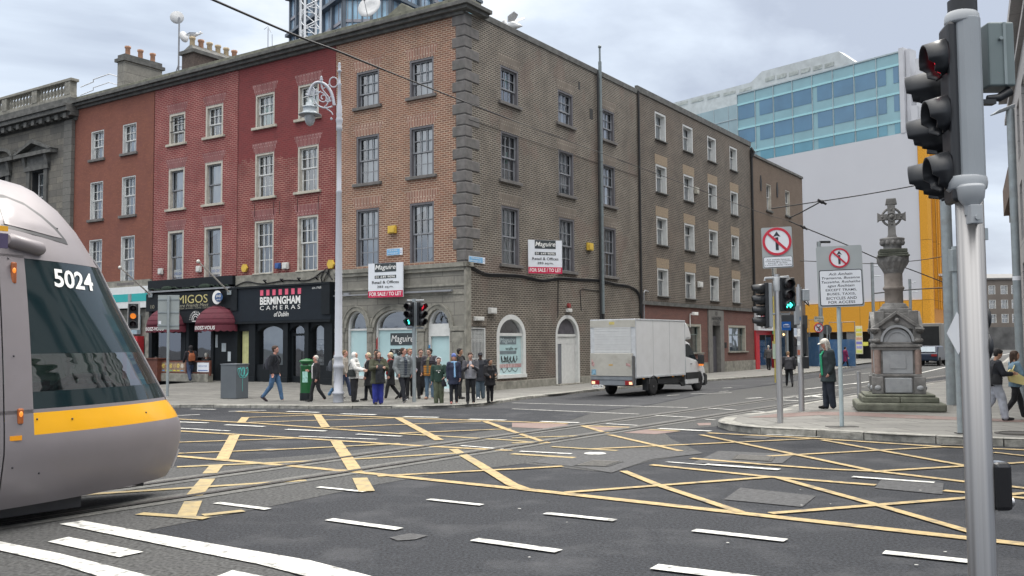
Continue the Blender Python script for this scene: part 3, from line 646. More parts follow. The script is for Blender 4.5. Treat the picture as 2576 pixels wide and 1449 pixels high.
gto = side(gt.build('lattice_gate', FW, bc)); q = MB(); q.box(.0, 1.25, .0, .1, 2.58, 2.68); q.box(1.25, 1.37, .0, .1, .1, 2.68); q.build('gate_frame', FW, gto)
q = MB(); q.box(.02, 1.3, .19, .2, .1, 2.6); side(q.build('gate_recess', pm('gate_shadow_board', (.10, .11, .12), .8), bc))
q = MB()
for k in range(9): q.box(-.06+0, 1.42, -.03, 0, 2.68, 2.98) if k == 0 else None
side(q.build('brick_arch', A_BROWN, bc))
q = MB(); q.box(4.29, 6.7, -.07, 0, 0, .42); q.box(8.98, 15.35, -.07, 0, 0, .42); q.box(1.36, 4.29, -.07, 0, 0, .42); side(q.build('plinth', STONE_P, bc, bevel=.01))
# brick block behind, roof, coping
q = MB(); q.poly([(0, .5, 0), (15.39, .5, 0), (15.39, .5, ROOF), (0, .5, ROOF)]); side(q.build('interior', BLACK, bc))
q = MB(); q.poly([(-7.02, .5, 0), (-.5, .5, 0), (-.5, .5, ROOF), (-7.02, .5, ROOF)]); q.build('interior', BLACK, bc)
q = MB(); q.box(-7.02, -.02, .02, 15.36, ROOF-.3, ROOF-.05); q.build('roof', pm('flat_roof', (.09, .09, .09), .9, .2, 3), bc)
q = MB(); q.box(-7.02, -6.98, .5, 15.3, 0, ROOF); q.box(-7.0, -.1, 15.25, 15.35, 0, ROOF); q.build('back_wall', B_BROWN, bc)
q = MB(); q.box(.95, 15.4, -.05, .35, ROOF, ROOF+.27); side(q.build('coping', STONE_D, bc, bevel=.02))
# quoins: alternate long and short blocks wrapping the corner
q = MB(); z = 5.25; k = 0
while z < 14.9:
    l, r = (.62, .45) if k % 2 else (.42, .95)
    q.box(-l, .035, -.035, r, z+.02, z+.43); z += .45; k += 1
q.build('quoins', QUOIN, bc, bevel=.03)
q = MB(); q.box(-.5, .0, 0, .45, 5.2, ROOF); q.build('corner_pier', QUOIN, bc)
# stone ground floor on the quay
gop = [(-6.3, -5.05, .55, 3.25), (-4.15, -1.9, .55, 3.45), (-1.45, .0-.05, .55, 3.2)]
sop = [(-6.35, -5.2, .55, 3.42, 2.7), (-4.75, -2.5, .55, 3.42, 2.7), (-1.95, -.8, .1, 3.38, 2.62)]
mb = MB(); holes_wall(mb, -7.02, .0, .0, 5.2, sop, dep=.3)
for o in sop: arch_fill(mb, o[0], o[1], o[4], o[3], dep=.3)
mb.build('stone_front', STONE, bc)
q = MB()
for o in sop:
    arch_ring(q, o[0], o[1], o[4], o[3], .16, -.05, 0); arch_ring(q, o[0]-.16, o[1]+.16, o[4], o[3]+.16, .06, -.08, 0)
q.build('arch_moulding', STONE_P, bc)
q = MB()
for a, b in ((-7.02, -6.42), (-5.14, -4.81), (-2.44, -2.01), (-.74, .0)):
    q.box(a, b, -.07, 0, 2.5, 2.68); q.box(a+.07, b-.07, -.045, 0, .5, 2.45); q.box(a, b, -.09, 0, .1, .55)
q.box(-5.14, -1.95+.06, -.06, 0, .1, .5)
q.build('pier', STONE_P, bc, bevel=.01)
q = MB(); q.box(-7.02, .16, -.16, .1, 5.02, 5.2); q.box(-7.02, .10, -.10, .1, 4.88, 5.02); q.box(-7.02, .06, -.06, .05, 4.28, 4.36); q.box(-7.02, .04, -.04, .05, 3.94, 4.02)
q.box(-.02, .16, -.16, .32, 5.02, 5.2); q.box(-.02, .08, -.1, .25, .0, 5.02)
q.build('string_course', STONE_P, bc, bevel=.01)
q = MB(); q.box(-7.0, -5.0, -.16, -.05, 4.06, 4.11); q.box(-3.2, -.6, -.19, -.05, 4.06, 4.13); q.box(-6.4, -6.1, -.16, -.05, 4.11, 4.2); q.build('lamp_rail', FG2, bc)
for o in sop:
    t_ = .10 if o[1] > -1 else .08
    fr = arched_frame(bc, o[0], o[1], o[2] if o[1] < -1 else .6, o[4], o[3], t_, FW, y0=.1, y1=.3)
    zt = 2.45 if o[1] < -1 else 2.3
    q = MB(); q.box(o[0]+t_, o[1]-t_, .14, .26, 2.58, 2.66) if o[1] < -1 else q.box(o[0]+t_, o[1]-t_, .1, .26, 2.3, 2.8); q.box(o[0], o[1], .02, .3, o[2], o[2]+.12); q.build('transom', FW, fr)
    zt = 2.58 if o[1] < -1 else 2.3
    q = MB(); q.poly([(o[0]+t_, .2, o[2]+.12), (o[1]-t_, .2, o[2]+.12), (o[1]-t_, .2, zt), (o[0]+t_, .2, zt)]); q.build('window_film', MINT, fr)
    q = MB(); q.poly(fan(o[0]+t_, o[1]-t_, 2.66 if o[1] < -1 else 2.8, o[3]-t_, .22)[::-1]); q.build('fanlight', GLASS, fr)
    if o[1] == -2.5:
        q = MB(); q.box(-4.05, -2.75, .184, .192, 1.95, 2.45); q.box(-4.05, -2.75, .184, .192, 1.6, 1.8); q.build('sign_panel', pm('dark_print', (.04, .05, .055), .5), fr)
        q = MB(); add_text(q, 'Maguire', -3.4, .18, 2.18, 1.2, .36, shear=.25); add_text(q, '01 649 9096', -3.4, .18, 1.7, 1.15, .13); q.build('lettering', WLET, fr)
        q = MB(); add_text(q, 'RETAIL', -3.4, .18, 1.4, 1.2, .22, bold=.02); add_text(q, 'TO LET', -3.4, .18, 1.05, 1.2, .22, bold=.02); q.build('lettering', BLET, fr)
        q = MB(); scrawl(q, -4.1, -3.1, 1.15, 1.85, .165, 12, 21, .03); scrawl(q, -4.2, -3.3, 1.2, 1.7, .16, 9, 2, .03); q.build('graffiti', TAG, fr)
        q = MB(); q.prism([(-4.745, .09, 1.0), (-4.67, .09, 1.0), (-4.67, .09, 2.3), (-4.745, .09, 2.2)], (0, .005, 0)); q.build('graffiti', pm('red_spray_paint', (.4, .05, .05), .6), fr)
    if o[1] == -.8:
        q = MB(); q.box(-1.945, -1.86, .09, .096, 1.1, 1.95); q.build('graffiti', pm('blue_spray_paint', (.08, .3, .6), .6), fr)
# cables slung across the side wall, overflow holes, small fittings
q = MB()
for dz in (0, .05, .1):
    q.tube(smooth([Vector((x, -.05-dz*.5, z_+dz)) for x, z_ in ((.1, 5.0), (1.2, 4.72), (2.4, 4.75), (3.9, 4.78), (5.5, 4.68), (7.0, 4.85), (9, 4.9), (10.8, 4.95), (12.4, 4.85), (14.2, 4.78), (15.2, 4.4), (15.3, 3.4))], 4), .028, 5)
q.tube([(7.0, -.03, 4.85), (6.95, -.03, 3.2), (6.9, -.03, 3.15)], .02, 4); q.tube([(9.1, -.03, 3.5), (9.0, -.03, 4.45), (9.2, -.03, 4.55), (10.9, -.03, 4.5)], .02, 4)
q.tube([(.2, -.04, 10.9), (5, -.04, 10.85), (10, -.04, 10.8), (15.3, -.04, 10.8)], .012, 4)
side(q.build('cable', WIRE, bc))
q = MB(); q.box(9.1, 9.28, -.01, .05, 14.1, 14.5); q.box(10.2, 10.5, -.02, .05, 12.9, 13.4); side(q.build('vent', pm('dark_vent', (.04, .04, .04), .8), bc))
q = MB(); q.cyl((11.05, -.14, 3.4), (11.05, -.14, 15.9), .085, n=10); q.cyl((11.05, -.14, 15.9), (11.05, -.14, 16.6), .05, n=8); q.ball((11.05, -.14, 16.65), .09)
for z_ in (5.5, 8.2, 10.9, 13.4): q.cyl((11.05, -.14, z_), (11.05, -.14, z_+.12), .105, n=10)
side(q.build('downpipe', GUTT, bc)); q = MB(); q.cyl((11.05, -.14, .2), (11.05, -.14, 3.4), .075, n=10); q.cyl((10.8, -.14, .2), (10.8, -.14, 15.3), .05, n=8); side(q.build('waste_pipe', WIRE, bc))

# --- shared long cornice runs: one cornice per house
def cornice(par, x0, x1, zc=15.2, top=15.85, proj=.42):
    q = MB(); q.box(x0, x1, -.12, .1, zc-.08, zc+.06); q.box(x0, x1, -proj*.7, .1, zc+.06, zc+.2); q.box(x0, x1, -proj, .1, zc+.2, zc+.36)
    q.build('cornice', STONE_D, par, bevel=.015)
    q = MB(); x = x0
    while x < x1-.01:
        e = min(x+1.25, x1); q.box(x+.006, e-.006, -.06, .3, zc+.36, top); x = e
    q.build('parapet', PARS, par, bevel=.015)
PARS = pm('mossy_parapet', (.165, .165, .13), .9, .25, 3.5, bump=.4, bscale=24, dirt=(.06, .065, .055), dscale=1.1, damt=.6)
cornice(bc, -7.02, .0)
q = MB(); q.box(.0, .42, -.42, 1.35, 15.4, 15.56); q.box(.0, .3, -.3, 1.3, 15.26, 15.4); q.build('cornice_return', STONE_D, bc, bevel=.015)
q = MB(); q.box(0, .04, -.06, 1.1, 15.56, 15.85); q.build('parapet_return', PARS, bc)

# --- painted red brick house with camera shop
rc = thing('red_brick_house', 'dark red painted brick house with cream sash windows over the black camera shop', 'building', oL(-7.02), AL)
x = lambda v: v+7.02
cols = [(-12.22, -10.93), (-9.39, -8.08)]
mb = MB(); ops = [(x(a), x(b), z[0], z[1]) for a, b in cols for z in (Z1, Z2, Z3)]
holes_wall(mb, x(-13.42), 0, 5.25, ROOF, ops, dep=.2); mb.build('front_wall', B_RED2, rc)
for a, b in cols:
    for i, z in enumerate((Z1, Z2, Z3)):
        fr = sash(rc, x(a), x(b), z[0], z[1], FC, FW, grid=(3, 2, 1 if i == 0 else 2), split=.40 if i == 0 else .5, back='drape' if i and a > -10 else ('dark' if i else 'net'), arch=A_RED, sill=SILLW, lin=.09, dep=.2, sh=.12 if i < 2 else .06, sw=.18 if i < 2 else .0)
        if i == 0:
            q = MB(); q.box(x(a)+.3, x(b)-.15, .26, .265, z[0]+.15, z[0]+.95); q.build('coloured_poster', POSTER, fr)
body(rc, x(-13.42), 0, .5, 13, ROOF, B_RED2)
cornice(rc, x(-13.42), 0)
q = MB(); q.box(x(-13.42), 0, -.08, .3, 4.68, 5.25); q.build('stone_band', STONE_P, rc, bevel=.01)
q = MB()
for sx_ in (x(-12.22), x(-10.93), x(-10.55), x(-9.39), x(-8.08)): q.box(sx_-.02, sx_+.02, -.006, .0, 7.95, 8.55)
q.build('tie_mark', pm('dark_red_stain', (.05, .02, .02), .8), rc)
q = MB(); q.tube(smooth([Vector((x(u), -.12, v)) for u, v in ((-13.4, 4.75), (-12.6, 4.95), (-11.5, 4.8), (-10, 4.9), (-8.5, 4.85), (-7.6, 5.2), (-7.1, 4.8))], 4), .03, 5)
for k in range(4): q.tube([(x(-11.3)+k*1.1, -.1, 4.85), (x(-11.3)+k*1.1+.05, -.3, 4.95), (x(-11.3)+k*1.1+.25, -.32, 4.93)], .035, 5)
for k in range(9):
    a_ = k*.7; q.tube([(x(-7.5)+.25*math.cos(a_+j*.8), -.1-.02*j, 5.0+.3*math.sin(a_*1.3+j*.9)) for j in range(5)], .012, 4)
q.build('cable', WIRE, rc)
# shopfront
q = MB(); sx0, sx1 = x(-13.42), 0
q.box(sx0, sx1, -.30, .2, 3.08, 4.62); q.build('fascia', SHOPN, rc, bevel=.01)
q = MB(); q.box(sx0, sx1, -.38, .2, 4.62, 4.70); q.box(sx0-.0, sx0+.45, -.36, .2, 3.6, 4.62); q.box(sx1-.5, sx1, -.36, .2, 3.3, 4.62); q.box(sx0, sx1, -.33, .2, 2.98, 3.08)
for a, b in ((-13.42, -13.1), (-12.32, -11.88), (-10.05, -9.75), (-8.7, -8.45), (-7.5, -7.02)): q.box(x(a), x(b), -.2, .3, .12, 2.98); q.box(x(a)-.04, x(b)+.04, -.26, .3, .12, .55)
q.box(x(-11.88), x(-10.05), -.12, .3, .12, 1.1); q.box(x(-8.45), x(-7.5), -.12, .3, .12, 1.1); q.box(x(-9.75), x(-8.7), -.1, .0, .12, .3)
q.box(x(-13.1), x(-12.32), -.1, .2, 2.65, 2.98)
for a, b in ((-11.88, -10.05), (-9.75, -8.7), (-8.45, -7.5)):
    arch_fill(q, x(a), x(b), 2.45, 2.86, y=-.1, dep=.25); q.box(x(a), x(b), -.1, .15, 2.86, 2.98)
q.build('shopfront', SHOPB, rc)
PINK = pm('pink_square', (.75, .12, .20), .5, .03)
q = MB()
for k in range(7): q.box(x(-11.44)+k*.405, x(-11.44)+k*.405+.2, -.312, -.3, 4.24, 4.5)
q.build('pink_square', PINK, rc)
q = MB(); add_text(q, 'BERMINGHAM', x(-10.15), -.31, 4.0, 2.6, .36, bold=.035); add_text(q, 'CAMERAS', x(-10.15), -.31, 3.68, 2.6, .19, sp=1.6); add_text(q, 'of Dublin', x(-10.05), -.31, 3.38, .95, .22, shear=.35, bold=.01); add_text(q, 'est.1968', x(-7.85), -.31, 4.48, .55, .1); q.build('lettering', WLET, rc)
q = MB()
for z_ in ((.45, 1.0), (1.1, 1.55), (1.65, 2.05), (2.12, 2.5)):
    q.box(x(-12.98), x(-12.74), .06, .075, *z_); q.box(x(-12.68), x(-12.44), .06, .075, *z_)
q.box(x(-13.06), x(-12.36), .075, .12, .12, 2.65); q.build('door', pm('pale_yellow_door', (.60, .60, .30), .5, .08), rc)
q = MB(); q.box(x(-11.8), x(-10.55), .25, .3, 1.1, 2.86); q.build('display_panel', pm('grey_display_board', (.30, .34, .34), .6, .15, 2), rc)
q = MB()
for a, b, c in ((-11.88, -10.05, 1.1), (-9.65, -8.78, .5), (-8.45, -7.5, 1.1)): q.poly([(x(a), .05, c), (x(b), .05, c), (x(b), .05, 2.86), (x(a), .05, 2.86)])
q.build('shop_glass', GLASS, rc)
q = MB(); q.box(x(-9.72), x(-9.62), .0, .06, .3, 2.86); q.box(x(-8.8), x(-8.7), .0, .06, .3, 2.86); q.box(x(-9.62), x(-8.8), .0, .06, .3, .6); q.box(x(-9.62), x(-8.8), 0, .06, 2.4, 2.5); q.cyl((x(-9.0), -.05, 1.2), (x(-9.0), -.05, 1.7), .02); q.build('shop_door', SHOPB, rc)
rg = random.Random(4); q = MB(); q2 = MB()
for k in range(34):
    u = x(-8.35)+rg.random()*.75; zz = rg.choice((1.25, 1.5, 1.75, 2.0)); q.box(u, u+.07, .2+rg.random()*.2, .42, zz, zz+.05+rg.random()*.1)
for zz in (1.22, 1.47, 1.72, 1.97, 2.2): q2.box(x(-8.42), x(-7.52), .15, .45, zz, zz+.02)
for k in range(12): u = x(-8.3)+rg.random()*.7; q2.box(u, u+.09, .16, .3, 1.5, 1.6); 
q.build('price_card', WLET, rc); q2.build('display_shelves', BLACK, rc)
q = MB(); q.box(x(-9.75), x(-8.7), -.25, .0, .1, .3); q.build('doorstep', STONE_P, rc)
q = MB(); q.box(x(-8.4), x(-7.55), .3, .35, 1.1, 2.86); q.build('display_panel', pm('pale_display_board', (.42, .44, .42), .6, .15, 2), rc)

# --- red brick house over the bar-restaurant
rb = thing('red_brick_house', 'bright red brick house with pale mortar over the black restaurant front', 'building', oL(-13.42), AL)
x = lambda v: v+13.42
cols = [(-18.65, -17.38), (-15.82, -14.52)]
mb = MB(); ops = [(x(a), x(b), z[0], z[1]) for a, b in cols for z in (Z1, Z2, Z3)]
holes_wall(mb, x(-19.86), 0, 5.25, ROOF, ops, dep=.2); mb.build('front_wall', B_RED, rb)
for a, b in cols:
    for i, z in enumerate((Z1, Z2, Z3)):
        fr = sash(rb, x(a), x(b), z[0], z[1], FC, FG2 if i else FW, grid=(1, 1, 1) if i else (3, 2, 1), split=.45 if i else .38, back=('dark', 'blind', 'drape')[i], arch=A_RED, sill=SILLW if i < 2 else None, lin=.12, dep=.2, sh=.12)
        if i == 2:
            q = MB(); q.box(x(a)+.25, x(b)-.12, .22, .235, z[0]+.12, z[0]+.5); q.build('window_card', WLET, fr); q = MB(); add_text(q, 'DVD CENTRE', (x(a)+x(b))/2+.06, .215, z[0]+.3, .85, .13); q.build('lettering', pm('blue_lettering', (.08, .16, .4), .5), fr)
        if i == 0 and a < -17:
            q = MB()
            for z_ in (12.75, 13.3): q.box(x(a)+.1, x(b)-.02, -.02, .02, z_, z_+.03)
            q.build('guard_bar', WIRE, fr)
body(rb, x(-19.86), 0, .5, 13, ROOF, B_RED); cornice(rb, x(-19.86), 0)
q = MB(); q.box(x(-19.86), 0, -.25, .2, 4.85, 5.28); q.box(x(-19.86), 0, -.34, .2, 3.72, 4.6); q.build('fascia', SHOPB, rb, bevel=.01)
q = MB(); q.box(x(-19.86), 0, -.42, .2, 4.66, 4.74); q.build('fascia_ledge', FG2, rb)
rg = random.Random(5); q = MB()
for k in range(9):
    u0 = x(-19.6)+k*.65; q.tube(smooth([Vector((u0+j*.16, -.32-rg.random()*.05, 4.8+rg.uniform(-.07, .07))) for j in range(6)], 2), .035, 5)
for u in (x(-18.2), x(-15.3)): q.ball((u, -.35, 4.82), .28, sc=(1.6, .3, .5))
q.build('rope_garland', pm('dark_moss', (.016, .03, .02), .95, .4, 12), rb)
GOLD = pm('gold_lettering', (.55, .48, .20), .4, .1)
q = MB(); add_text(q, 'AMIGOS', x((FL(434, 325, -.35)[0]+FL(527, 325, -.35)[0])/2), -.35, 4.25, FL(527, 325, -.35)[0]-FL(434, 325, -.35)[0], .40); q.build('lettering', GOLD, rb)
q = MB(); add_text(q, 'Where Friends Meet', x(-16.3), -.35, 3.95, 2.6, .16, shear=.3); add_text(q, 'TAPAS - PIZZA - BURGERS - STEAKS - COCKTAILS', x(-16.2), -.35, 3.81, 3.0, .06); add_text(q, '10', x(-19.3), -.35, 3.95, .3, .18); q.build('lettering', pm('dull_gold_lettering', (.35, .33, .24), .5), rb)
q = MB()
for a, b in ((-19.86, -19.6), (-17.3, -16.95), (-16.9+.0, -16.7), (-15.05, -14.85), (-13.9, -13.42)): q.box(x(a), x(b), -.15, .25, .3, 3.72)
q.box(x(-17.2), x(-15.4), -.3, .1, 3.1, 3.72); q.box(x(-19.6), x(-17.3), -.12, .2, 3.3, 3.72); q.box(x(-14.85), x(-13.9), -.1, .2, .3, 3.72); q.box(x(-19.6), x(-17.3), -.12, .2, .3, 1.3); q.build('shopfront', SHOPB, rb)
q = MB(); q.poly([(x(-19.6), .05, 1.3), (x(-17.3), .05, 1.3), (x(-17.3), .05, 3.3), (x(-19.6), .05, 3.3)]); q.poly([(x(-16.7), .12, .4), (x(-15.05), .12, .4), (x(-15.05), .12, 3.1), (x(-16.7), .12, 3.1)]); q.build('shop_glass', GLASS, rb)
q = MB(); arch_ring(q, x(-16.25), x(-15.75), 3.22, 3.5, .035, -.315, -.305, n=12); arch_ring(q, x(-16.15), x(-15.85), 3.22, 3.4, .03, -.315, -.305, n=10); q.box(x(-16.25), x(-15.75), -.315, -.305, 3.15, 3.19)
for k, ch in enumerate('WOODFIREPIZZA'):
    a_ = math.pi*(1-(k+.5)/13); V, F = text_mesh(ch, .06, .1); ca, sa = math.cos(a_-math.pi/2), math.sin(a_-math.pi/2)
    q._a([(x(-16.0)+.42*math.cos(a_)+vx*ca-vz*sa, -.312, 3.22+.4*math.sin(a_)+vx*sa+vz*ca) for vx, _, vz in V], F)
q.build('lettering', WLET, rb)
q = MB(); q.box(x(-14.75), x(-14.6), -.12, -.1, 1.9, 2.5); q.box(x(-14.3), x(-14.0), -.12, -.1, 1.7, 2.1); q.box(x(-13.8), x(-13.6), -.17, -.15, 1.25, 1.7); q.build('notice', pm('notice_paper', (.55, .6, .62), .6), rb)
# dome awnings
BURG = pm('burgundy_canvas', (.105, .014, .027), .75, .12, 6, bump=.2, bscale=60)
def awning(s0, s1):
    q = MB(); cx = (s0+s1)/2; a = (s1-s0)/2; dp = 1.0; zb = 2.95; hh = .95; v = []; n = 22; m_ = 10
    for i in range(m_+1):
        t = math.pi/2*i/m_
        for j in range(n+1):
            u = math.pi*j/n; v.append((cx-a*math.cos(u)*math.cos(t), -dp*math.sin(u)*math.cos(t)-.12, zb+hh*math.sin(t)))
    f = [(i*(n+1)+j, i*(n+1)+j+1, (i+1)*(n+1)+j+1, (i+1)*(n+1)+j) for i in range(m_) for j in range(n)]
    q._a(v, f, True)
    v = []; K = 60
    for j in range(K+1):
        u = math.pi*j/K; p_ = (cx-a*math.cos(u), -dp*math.sin(u)-.12); d_ = .26+.05*abs(math.sin(j*math.pi/5)); v += [(p_[0], p_[1], zb), (p_[0]*1.0, p_[1]-.02, zb-d_)]
    q._a(v, [(2*j, 2*j+1, 2*j+3, 2*j+2) for j in range(K)])
    for k in range(1, 5):
        t = math.pi/2*k/5; q.tube([(cx-a*1.004*math.cos(u)*math.cos(t), -dp*1.004*math.sin(u)*math.cos(t)-.12, zb+hh*math.sin(t)+.004) for u in [math.pi*j/24 for j in range(25)]], .012, 4)
    aw_ = q.build('awning', BURG, rb)
    sm_ = aw_.modifiers.new('thickness', 'SOLIDIFY'); sm_.thickness = .012
    V, F = text_mesh('RENDEZ-VOUS', 1.75, .17, shear=.15, bold=.02)
    vv = []
    for vx, _, vz in V:
        u = math.pi/2+vx/1.05*(1/a)*.9; vv.append((cx-(a+.025)*math.cos(u), -(dp+.04)*math.sin(u)-.12, zb-.13+vz))
    q = MB(); q._a(vv, F); q.build('lettering', WLET, aw_)
awning(x(-19.5), x(-16.9)); awning(x(-15.75), x(-13.1))
# hanging round sign of the video shop
q = MB(); q.cyl((x(-14.15), -.52, 4.25), (x(-14.15), -.56, 4.25), .32, n=28); o = q.build('round_sign', WLET, rb)
q = MB(); q.lathe([(.28, 0), (.28, .02)], (0, 0, 0), n=24, sx=1, sy=.75); o2 = q.build('oval_badge', pm('navy_sign_blue', (.03, .08, .2), .4), o); o2.location = (x(-13.98), -.565, 4.25); o2.rotation_euler = (R(90), 0, 0)
q = MB(); add_text(q, 'DVD', x(-13.98), -.595, 4.31, .34, .12, shear=.2, bold=.02); add_text(q, 'CENTRE', x(-13.98), -.595, 4.14, .3, .07); q.build('lettering', WLET, o)

# --- rust brick house, far left of the red ones
br_ = thing('rust_brick_house', 'dull orange rust brick house with white sash windows, left of the red brick houses', 'building', oL(-19.86), AL)
x = lambda v: v+19.86
cols = [(-25.43, -24.25), (-22.57, -21.38)]
mb = MB(); ops = [(x(a), x(b), z[0], z[1]) for a, b in cols for z in (Z1, Z2, Z3)]
holes_wall(mb, x(-27.0), 0, 5.25, ROOF, ops, dep=.2); mb.build('front_wall', B_RUST, br_)
for a, b in cols:
    for i, z in enumerate((Z1, Z2, Z3)): sash(br_, x(a), x(b), z[0], z[1], FW, FW, grid=(3, 2, 1 if not i else 2), split=.42 if not i else .5, back='part', sill=QUOIN, lin=.05, dep=.2, sh=.14, sw=.14)
body(br_, x(-27.0), 0, .5, 13, ROOF, B_RUST); cornice(br_, x(-27.0), 0)
q = MB(); q.box(x(-27), 0, -.1, .2, 5.05, 5.4); q.box(x(-27), x(-24), -.05, .1, 0, 5.05); q.box(x(-20.3), 0, -.05, .3, 0, 3.9); q.box(x(-24), x(-20.3), .2, .3, 0, 3.9); q.build('stone_band', STONE_P, br_)
q = MB(); q.box(x(-24.2), x(-.0-19.86), -.22, .1, 3.95, 5.05); o = q.build('sign_board', pm('white_sign_board', (.68, .70, .70), .4, .04), br_)
q = MB(); q.box(x(-24.2), x(-19.9), -.232, -.222, 4.28, 4.68); q.build('teal_band', pm('teal_sign', (.02, .38, .38), .4, .05), o)
q = MB(); q.box(x(-21.7), x(-20.9), -.12, .1, 2.6, 3.6); q.box(x(-21.6), x(-21.0), -.13, -.12, 3.15, 3.2); q.build('notice', pm('grey_blue_notice', (.30, .42, .48), .5, .2), br_)
q = MB(); q.box(x(-21.8), x(-20.6), -.3, .1, .3, 2.5); q.build('cash_machine_panel', pm('red_panel', (.45, .03, .04), .5), br_)

# --- ashlar building at the far left
st = thing('stone_building', 'old grey ashlar stone building with pedimented windows and roof balustrade at the far left', 'building', oL(-27.0), AL)
x = lambda v: v+27.0
mb = MB(); wops = [(x(-31.05), x(-29.75), 9.1, 12.1), (x(-35.1), x(-33.8), 9.1, 12.1), (x(-39.1), x(-37.8), 9.1, 12.1), (x(-31.05), x(-29.75), 4.6, 7.4), (x(-35.1), x(-33.8), 4.6, 7.4)]
holes_wall(mb, x(-44), 0, 0, 15.1, wops, y=-.12, dep=.35); mb.build('front_wall', STONE_S, st)
q = MB(); q.box(-.02, .0, -.12, 12, 0, 15.1); q.box(x(-44), 0, .6, .7, 0, 15.1); q.build('inner_wall', STONE_S, st)
q = MB(); q.box(x(-27.75), .02, -.2, 0, 0, 14.6); q.build('corner_pilaster', brickmat('pilaster_ashlar', (.17, .165, .15), (.14, .135, .125), (.08, .08, .075), w=3, h=.4, ms=.012, stain=(.06, .06, .06), samt=.5, sscale=.6), st)
q = MB()
for a, b, c, d in ((-.12, .2, 14.55, 14.75), (-.5, .2, 14.75, 14.95), (-.75, .2, 14.95, 15.2), (-.85, .2, 15.2, 15.38)): q.box(x(-44), .25 if a > -.3 else .35, a, b, c, d)
q.box(x(-44), .15, -.4, .4, 15.38, 15.8); k = 0
while k < 22: q.box(x(-44)+k*.8, x(-44)+k*.8+.3, -.62, -.4, 14.6, 14.9); k += 1
q.build('cornice', STONE_D, st, bevel=.015)
q = MB(); q.box(x(-44), .12, -.36, .02, 15.8, 15.98); q.box(x(-44), .2, -.42, .08, 16.72, 16.88)
for px_ in (-27.0, -30.35, -33.6, -36.9, -40.2): q.box(x(px_)-.5, x(px_)+.05, -.38, .04, 15.98, 16.72)
q.build('balustrade_rail', STONE_P, st, bevel=.02)
q = MB()
for p0 in (-30.4, -33.65, -36.95, -40.25):
    for j in range(8):
        u = x(p0)+.3+j*.335; q.lathe([(.10, 0), (.10, .08), (.05, .14), (.12, .3), (.10, .42), (.045, .58), (.09, .66), (.1, .74)], (u, -.17, 15.98), n=8)
q.build('baluster', STONE_P, st)
for i, cx in enumerate((-30.4, -34.45, -38.45)):
    c = x(cx); q = MB()
    for s_ in (-1, 1): q.box(c+s_*.9-.17, c+s_*.9+.17, -.24, -.1, 9.1, 12.1); q.prism([(c+s_*1.12-.13, -.12, 12.9), (c+s_*1.12-.13, -.45, 12.9), (c+s_*1.12-.13, -.3, 12.3), (c+s_*1.12-.13, -.12, 12.0)], (.26, 0, 0))
    q.box(c-1.25, c+1.25, -.3, -.1, 12.1, 12.4); q.box(c-1.2, c+1.2, -.26, -.1, 12.4, 12.9); q.box(c-1.95, c+1.95, -.55, -.1, 12.9, 13.12)
    if i == 0:
        for s_ in (-1, 1): q.prism([(c, -.58, 13.85), (c, -.58, 13.62), (c+s_*1.7, -.58, 13.1), (c+s_*2.0, -.58, 13.14)], (0, .48, 0))
        q.prism([(c-1.5, -.2, 13.12), (c+1.5, -.2, 13.12), (c, -.2, 13.65)], (0, .1, 0))
    else:
        arch_ring(q, c-1.75, c+1.75, 13.12, 13.6, .2, -.58, -.1); arch_fill(q, c-1.75, c+1.75, 13.12, 13.6, y=-.2, dep=.1)
    q.build('window_surround', STONE_D, st)
for a, b, c, d in wops: 
    sash(st, a, b, c, d, BLACK, FW, grid=(2, 2, 2), split=.5, back='net', lin=.08, dep=.4, y0=-.12)
q = MB(); q.box(x(-44), .0, .9, 12, 14.4, 14.7); q.build('roof', pm('flat_roof', (.09, .09, .09), .9, .2, 3), st)

# --- brown office building with white windows
ob = thing('brown_office_building', 'long brown brick building with four rows of narrow white windows on the side street', 'building', toW(AR, 15.39, 0), AR)
x = lambda v: v-15.39
cols = [(17.65, 19.1), (21.46, 22.95), (25.24, 26.67), (29.05, 30.42)]
rows = [(13.25, 14.8), (10.3, 11.85), (7.38, 8.95), (4.54, 6.08)]
gw = [(20.5, 23.7, 1.36, 3.05), (28.16, 31.37, 1.36, 3.05), (24.7, 27.2, 0, 3.95)]
mb = MB(); holes_wall(mb, 0, x(33), 4.1, 15.45, [(x(a), x(b), *z) for a, b in cols for z in rows], dep=.25); mb.build('front_wall', B_BROWN2, ob)
rg = random.Random(11)
for a, b in cols:
    for i, z in enumerate(rows):
        fr = sash(ob, x(a), x(b), z[0], z[1], FW, FW, grid=(2, 1, 1), split=.58, back=rg.choice(('net', 'net', 'curtain', 'blind')), lin=.10, dep=.3, sill=STONE_D, sh=.07, sw=.05)
        if i: q = MB(); q.box(x(a)-.1, x(b)+.1, -.006, .01, z[1], z[1]+.55); q.build('lintel', A_BUFF, fr)
mb = MB(); holes_wall(mb, 0, x(33), 0, 4.1, [(x(a), x(b), c, d) for a, b, c, d in gw], dep=.3); mb.build('ground_floor_wall', B_SHOP, ob)
q = MB(); q.box(0, x(33), -.12, .1, 4.0, 4.2); q.box(0, x(33), -.06, .1, 15.4, 15.72); q.build('string_course', STONE_D, ob)
q = MB(); q.box(0, x(24.6), -.05, .1, 0, .75); q.box(x(27.3), x(33), -.05, .1, 0, .75); q.build('plinth', STONE_P, ob)
q = MB(); q.box(x(24.7), x(25.3), -.08, .3, 0, 3.95); q.box(x(26.6), x(27.2), -.08, .3, 0, 3.95); q.box(x(25.3), x(26.6), -.08, .3, 3.0, 3.95); ds = q.build('door_surround', pm('grey_render', (.17, .165, .155), .8, .15, 4), ob)
